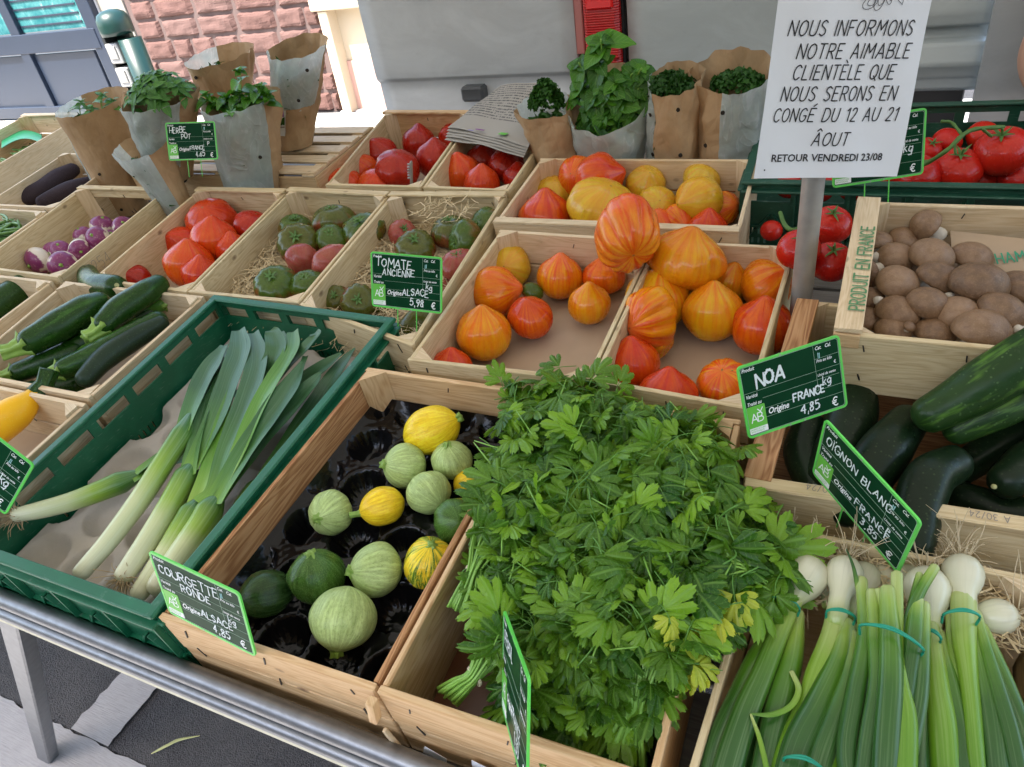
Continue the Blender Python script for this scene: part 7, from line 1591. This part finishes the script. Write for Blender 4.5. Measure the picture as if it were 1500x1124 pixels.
for px, py, s in tipc:
    yy = B[1]+.0-.055*math.exp(-((px-888)/45)**2)*min(1, max(.15, (py-50)/90)); c = V(px, py, yy); nrm = Vector(((px-888)/120, -.75, .75-(py-120)/260)); whorl(r8, c, nrm, BLM, .046*s, 7, .9)
g = Geo(); P_ = crom([V(885, 180, B[1]), V(882, 120, B[1]-.005), V(880, 62, B[1])], 5); g.add(tube_geo(P_, [.003]*len(P_), 8))
for px, py, s in tipc: P_ = crom([V(888, 190, B[1]+.01), V((px+888)/2, (py+180)/2, B[1]), V(px, py, B[1]-.02)], 4); g.add(tube_geo(P_, [.0018]*len(P_), 6))
g.build('stems', STEMG, r8)
# ================================================================== VENDOR
def skin(name, chains, mat, parent, lvl=2):
    V_, E_, R2 = [], [], []; idx = {}
    for ch in chains:
        prev = None
        for (x, y, z, r) in ch:
            key = (round(x, 3), round(y, 3), round(z, 3))
            if key not in idx: idx[key] = len(V_); V_.append((x, y, z)); R2.append(r)
            if prev is not None: E_.append((prev, idx[key]))
            prev = idx[key]
    me = bpy.data.meshes.new(name); me.from_pydata(V_, E_, []); o = bpy.data.objects.new(name, me); COL.objects.link(o)
    sk = o.modifiers.new('s', 'SKIN'); sb = o.modifiers.new('b', 'SUBSURF'); sb.levels = sb.render_levels = lvl; sk.use_smooth_shade = True
    for i, v in enumerate(me.skin_vertices[0].data): v.radius = (R2[i], R2[i]); v.use_root = (i == 0)
    dg = bpy.context.evaluated_depsgraph_get(); m2 = bpy.data.meshes.new_from_object(o.evaluated_get(dg)); bpy.data.objects.remove(o)
    m2.materials.clear(); m2.materials.append(mat); m2.name = name; off = parent.location
    for v in m2.vertices: v.co -= off
    m2.polygons.foreach_set('use_smooth', [True]*len(m2.polygons)); q = bpy.data.objects.new(name, m2); return link(q, parent)
EL = V(1499, 92, 1.98); ex, ey, ez = EL+np.array([.012, 0, .0])
vd = empty('person', (ex+.32, 2.06, 0), 'person at the right edge, only a bare bent elbow in view', 'person')
bx, by = ex+.32, 2.06
skin('body', [[(bx, by, .95, .14), (bx, by, 1.15, .13), (bx, by, 1.34, .15), (bx, by, 1.46, .09), (bx, by, 1.53, .055), (bx, by, 1.60, .085), (bx, by, 1.70, .095), (bx, by, 1.78, .06)],
  [(bx, by, 1.46, .09), (bx-.17, by, 1.42, .065), (ex+.05, ey, ez+.14, .050), (ex+.004, ey, ez+.01, .043), (ex+.03, ey-.03, ez-.04, .040), (ex+.16, ey-.10, ez-.10, .034), (ex+.24, ey-.13, ez-.11, .026), (ex+.30, ey-.15, ez-.12, .035)],
  [(bx, by, 1.46, .09), (bx+.17, by, 1.42, .065), (bx+.24, by, 1.18, .048), (bx+.2, by-.2, 1.08, .036), (bx+.1, by-.3, 1.08, .03)],
  [(bx, by, .95, .14), (bx-.09, by, .85, .095), (bx-.1, by, .48, .06), (bx-.1, by+.02, .1, .04), (bx-.1, by-.12, .04, .035)], [(bx, by, .95, .14), (bx+.09, by, .85, .095), (bx+.1, by, .48, .06), (bx+.1, by+.02, .1, .04), (bx+.1, by-.12, .04, .035)]], SKIN, vd)
for fx in range(5): skin('finger', [[(ex+.29+.004*fx, ey-.15, ez-.13+.013*fx, .010), (ex+.33+.004*fx, ey-.17, ez-.15+.012*fx, .0085), (ex+.35, ey-.19, ez-.17+.012*fx, .007)]], SKIN, vd, 1)
skin('shirt', [[(bx, by, .92, .175), (bx, by, 1.15, .165), (bx, by, 1.34, .195), (bx, by, 1.455, .12)], [(bx, by, 1.34, .195), (bx-.15, by, 1.42, .08), (bx-.21, by-.01, 1.34, .072)], [(bx, by, 1.34, .195), (bx+.15, by, 1.42, .08), (bx+.21, by, 1.34, .072)]], SHIRT, vd)
skin('trousers', [[(bx, by, .93, .155), (bx-.09, by, .82, .11), (bx-.1, by, .48, .08), (bx-.1, by+.02, .12, .065)], [(bx, by, .93, .155), (bx+.09, by, .82, .11), (bx+.1, by, .48, .08), (bx+.1, by+.02, .12, .065)]], TROUS, vd)
skin('hair', [[(bx, by+.03, 1.62, .085), (bx, by+.03, 1.72, .105), (bx, by+.01, 1.80, .07)]], HAIR, vd)
for s in (-1, 1): box('eye', (bx+s*.032, by-.095, 1.67), (.022, .012, .01), PAPER, vd, .003)
box('mouth', (bx, by-.09, 1.605), (.045, .012, .01), plain('lips', (.4, .12, .10), .5), vd, .003)
for f_ in ('staples',): pass
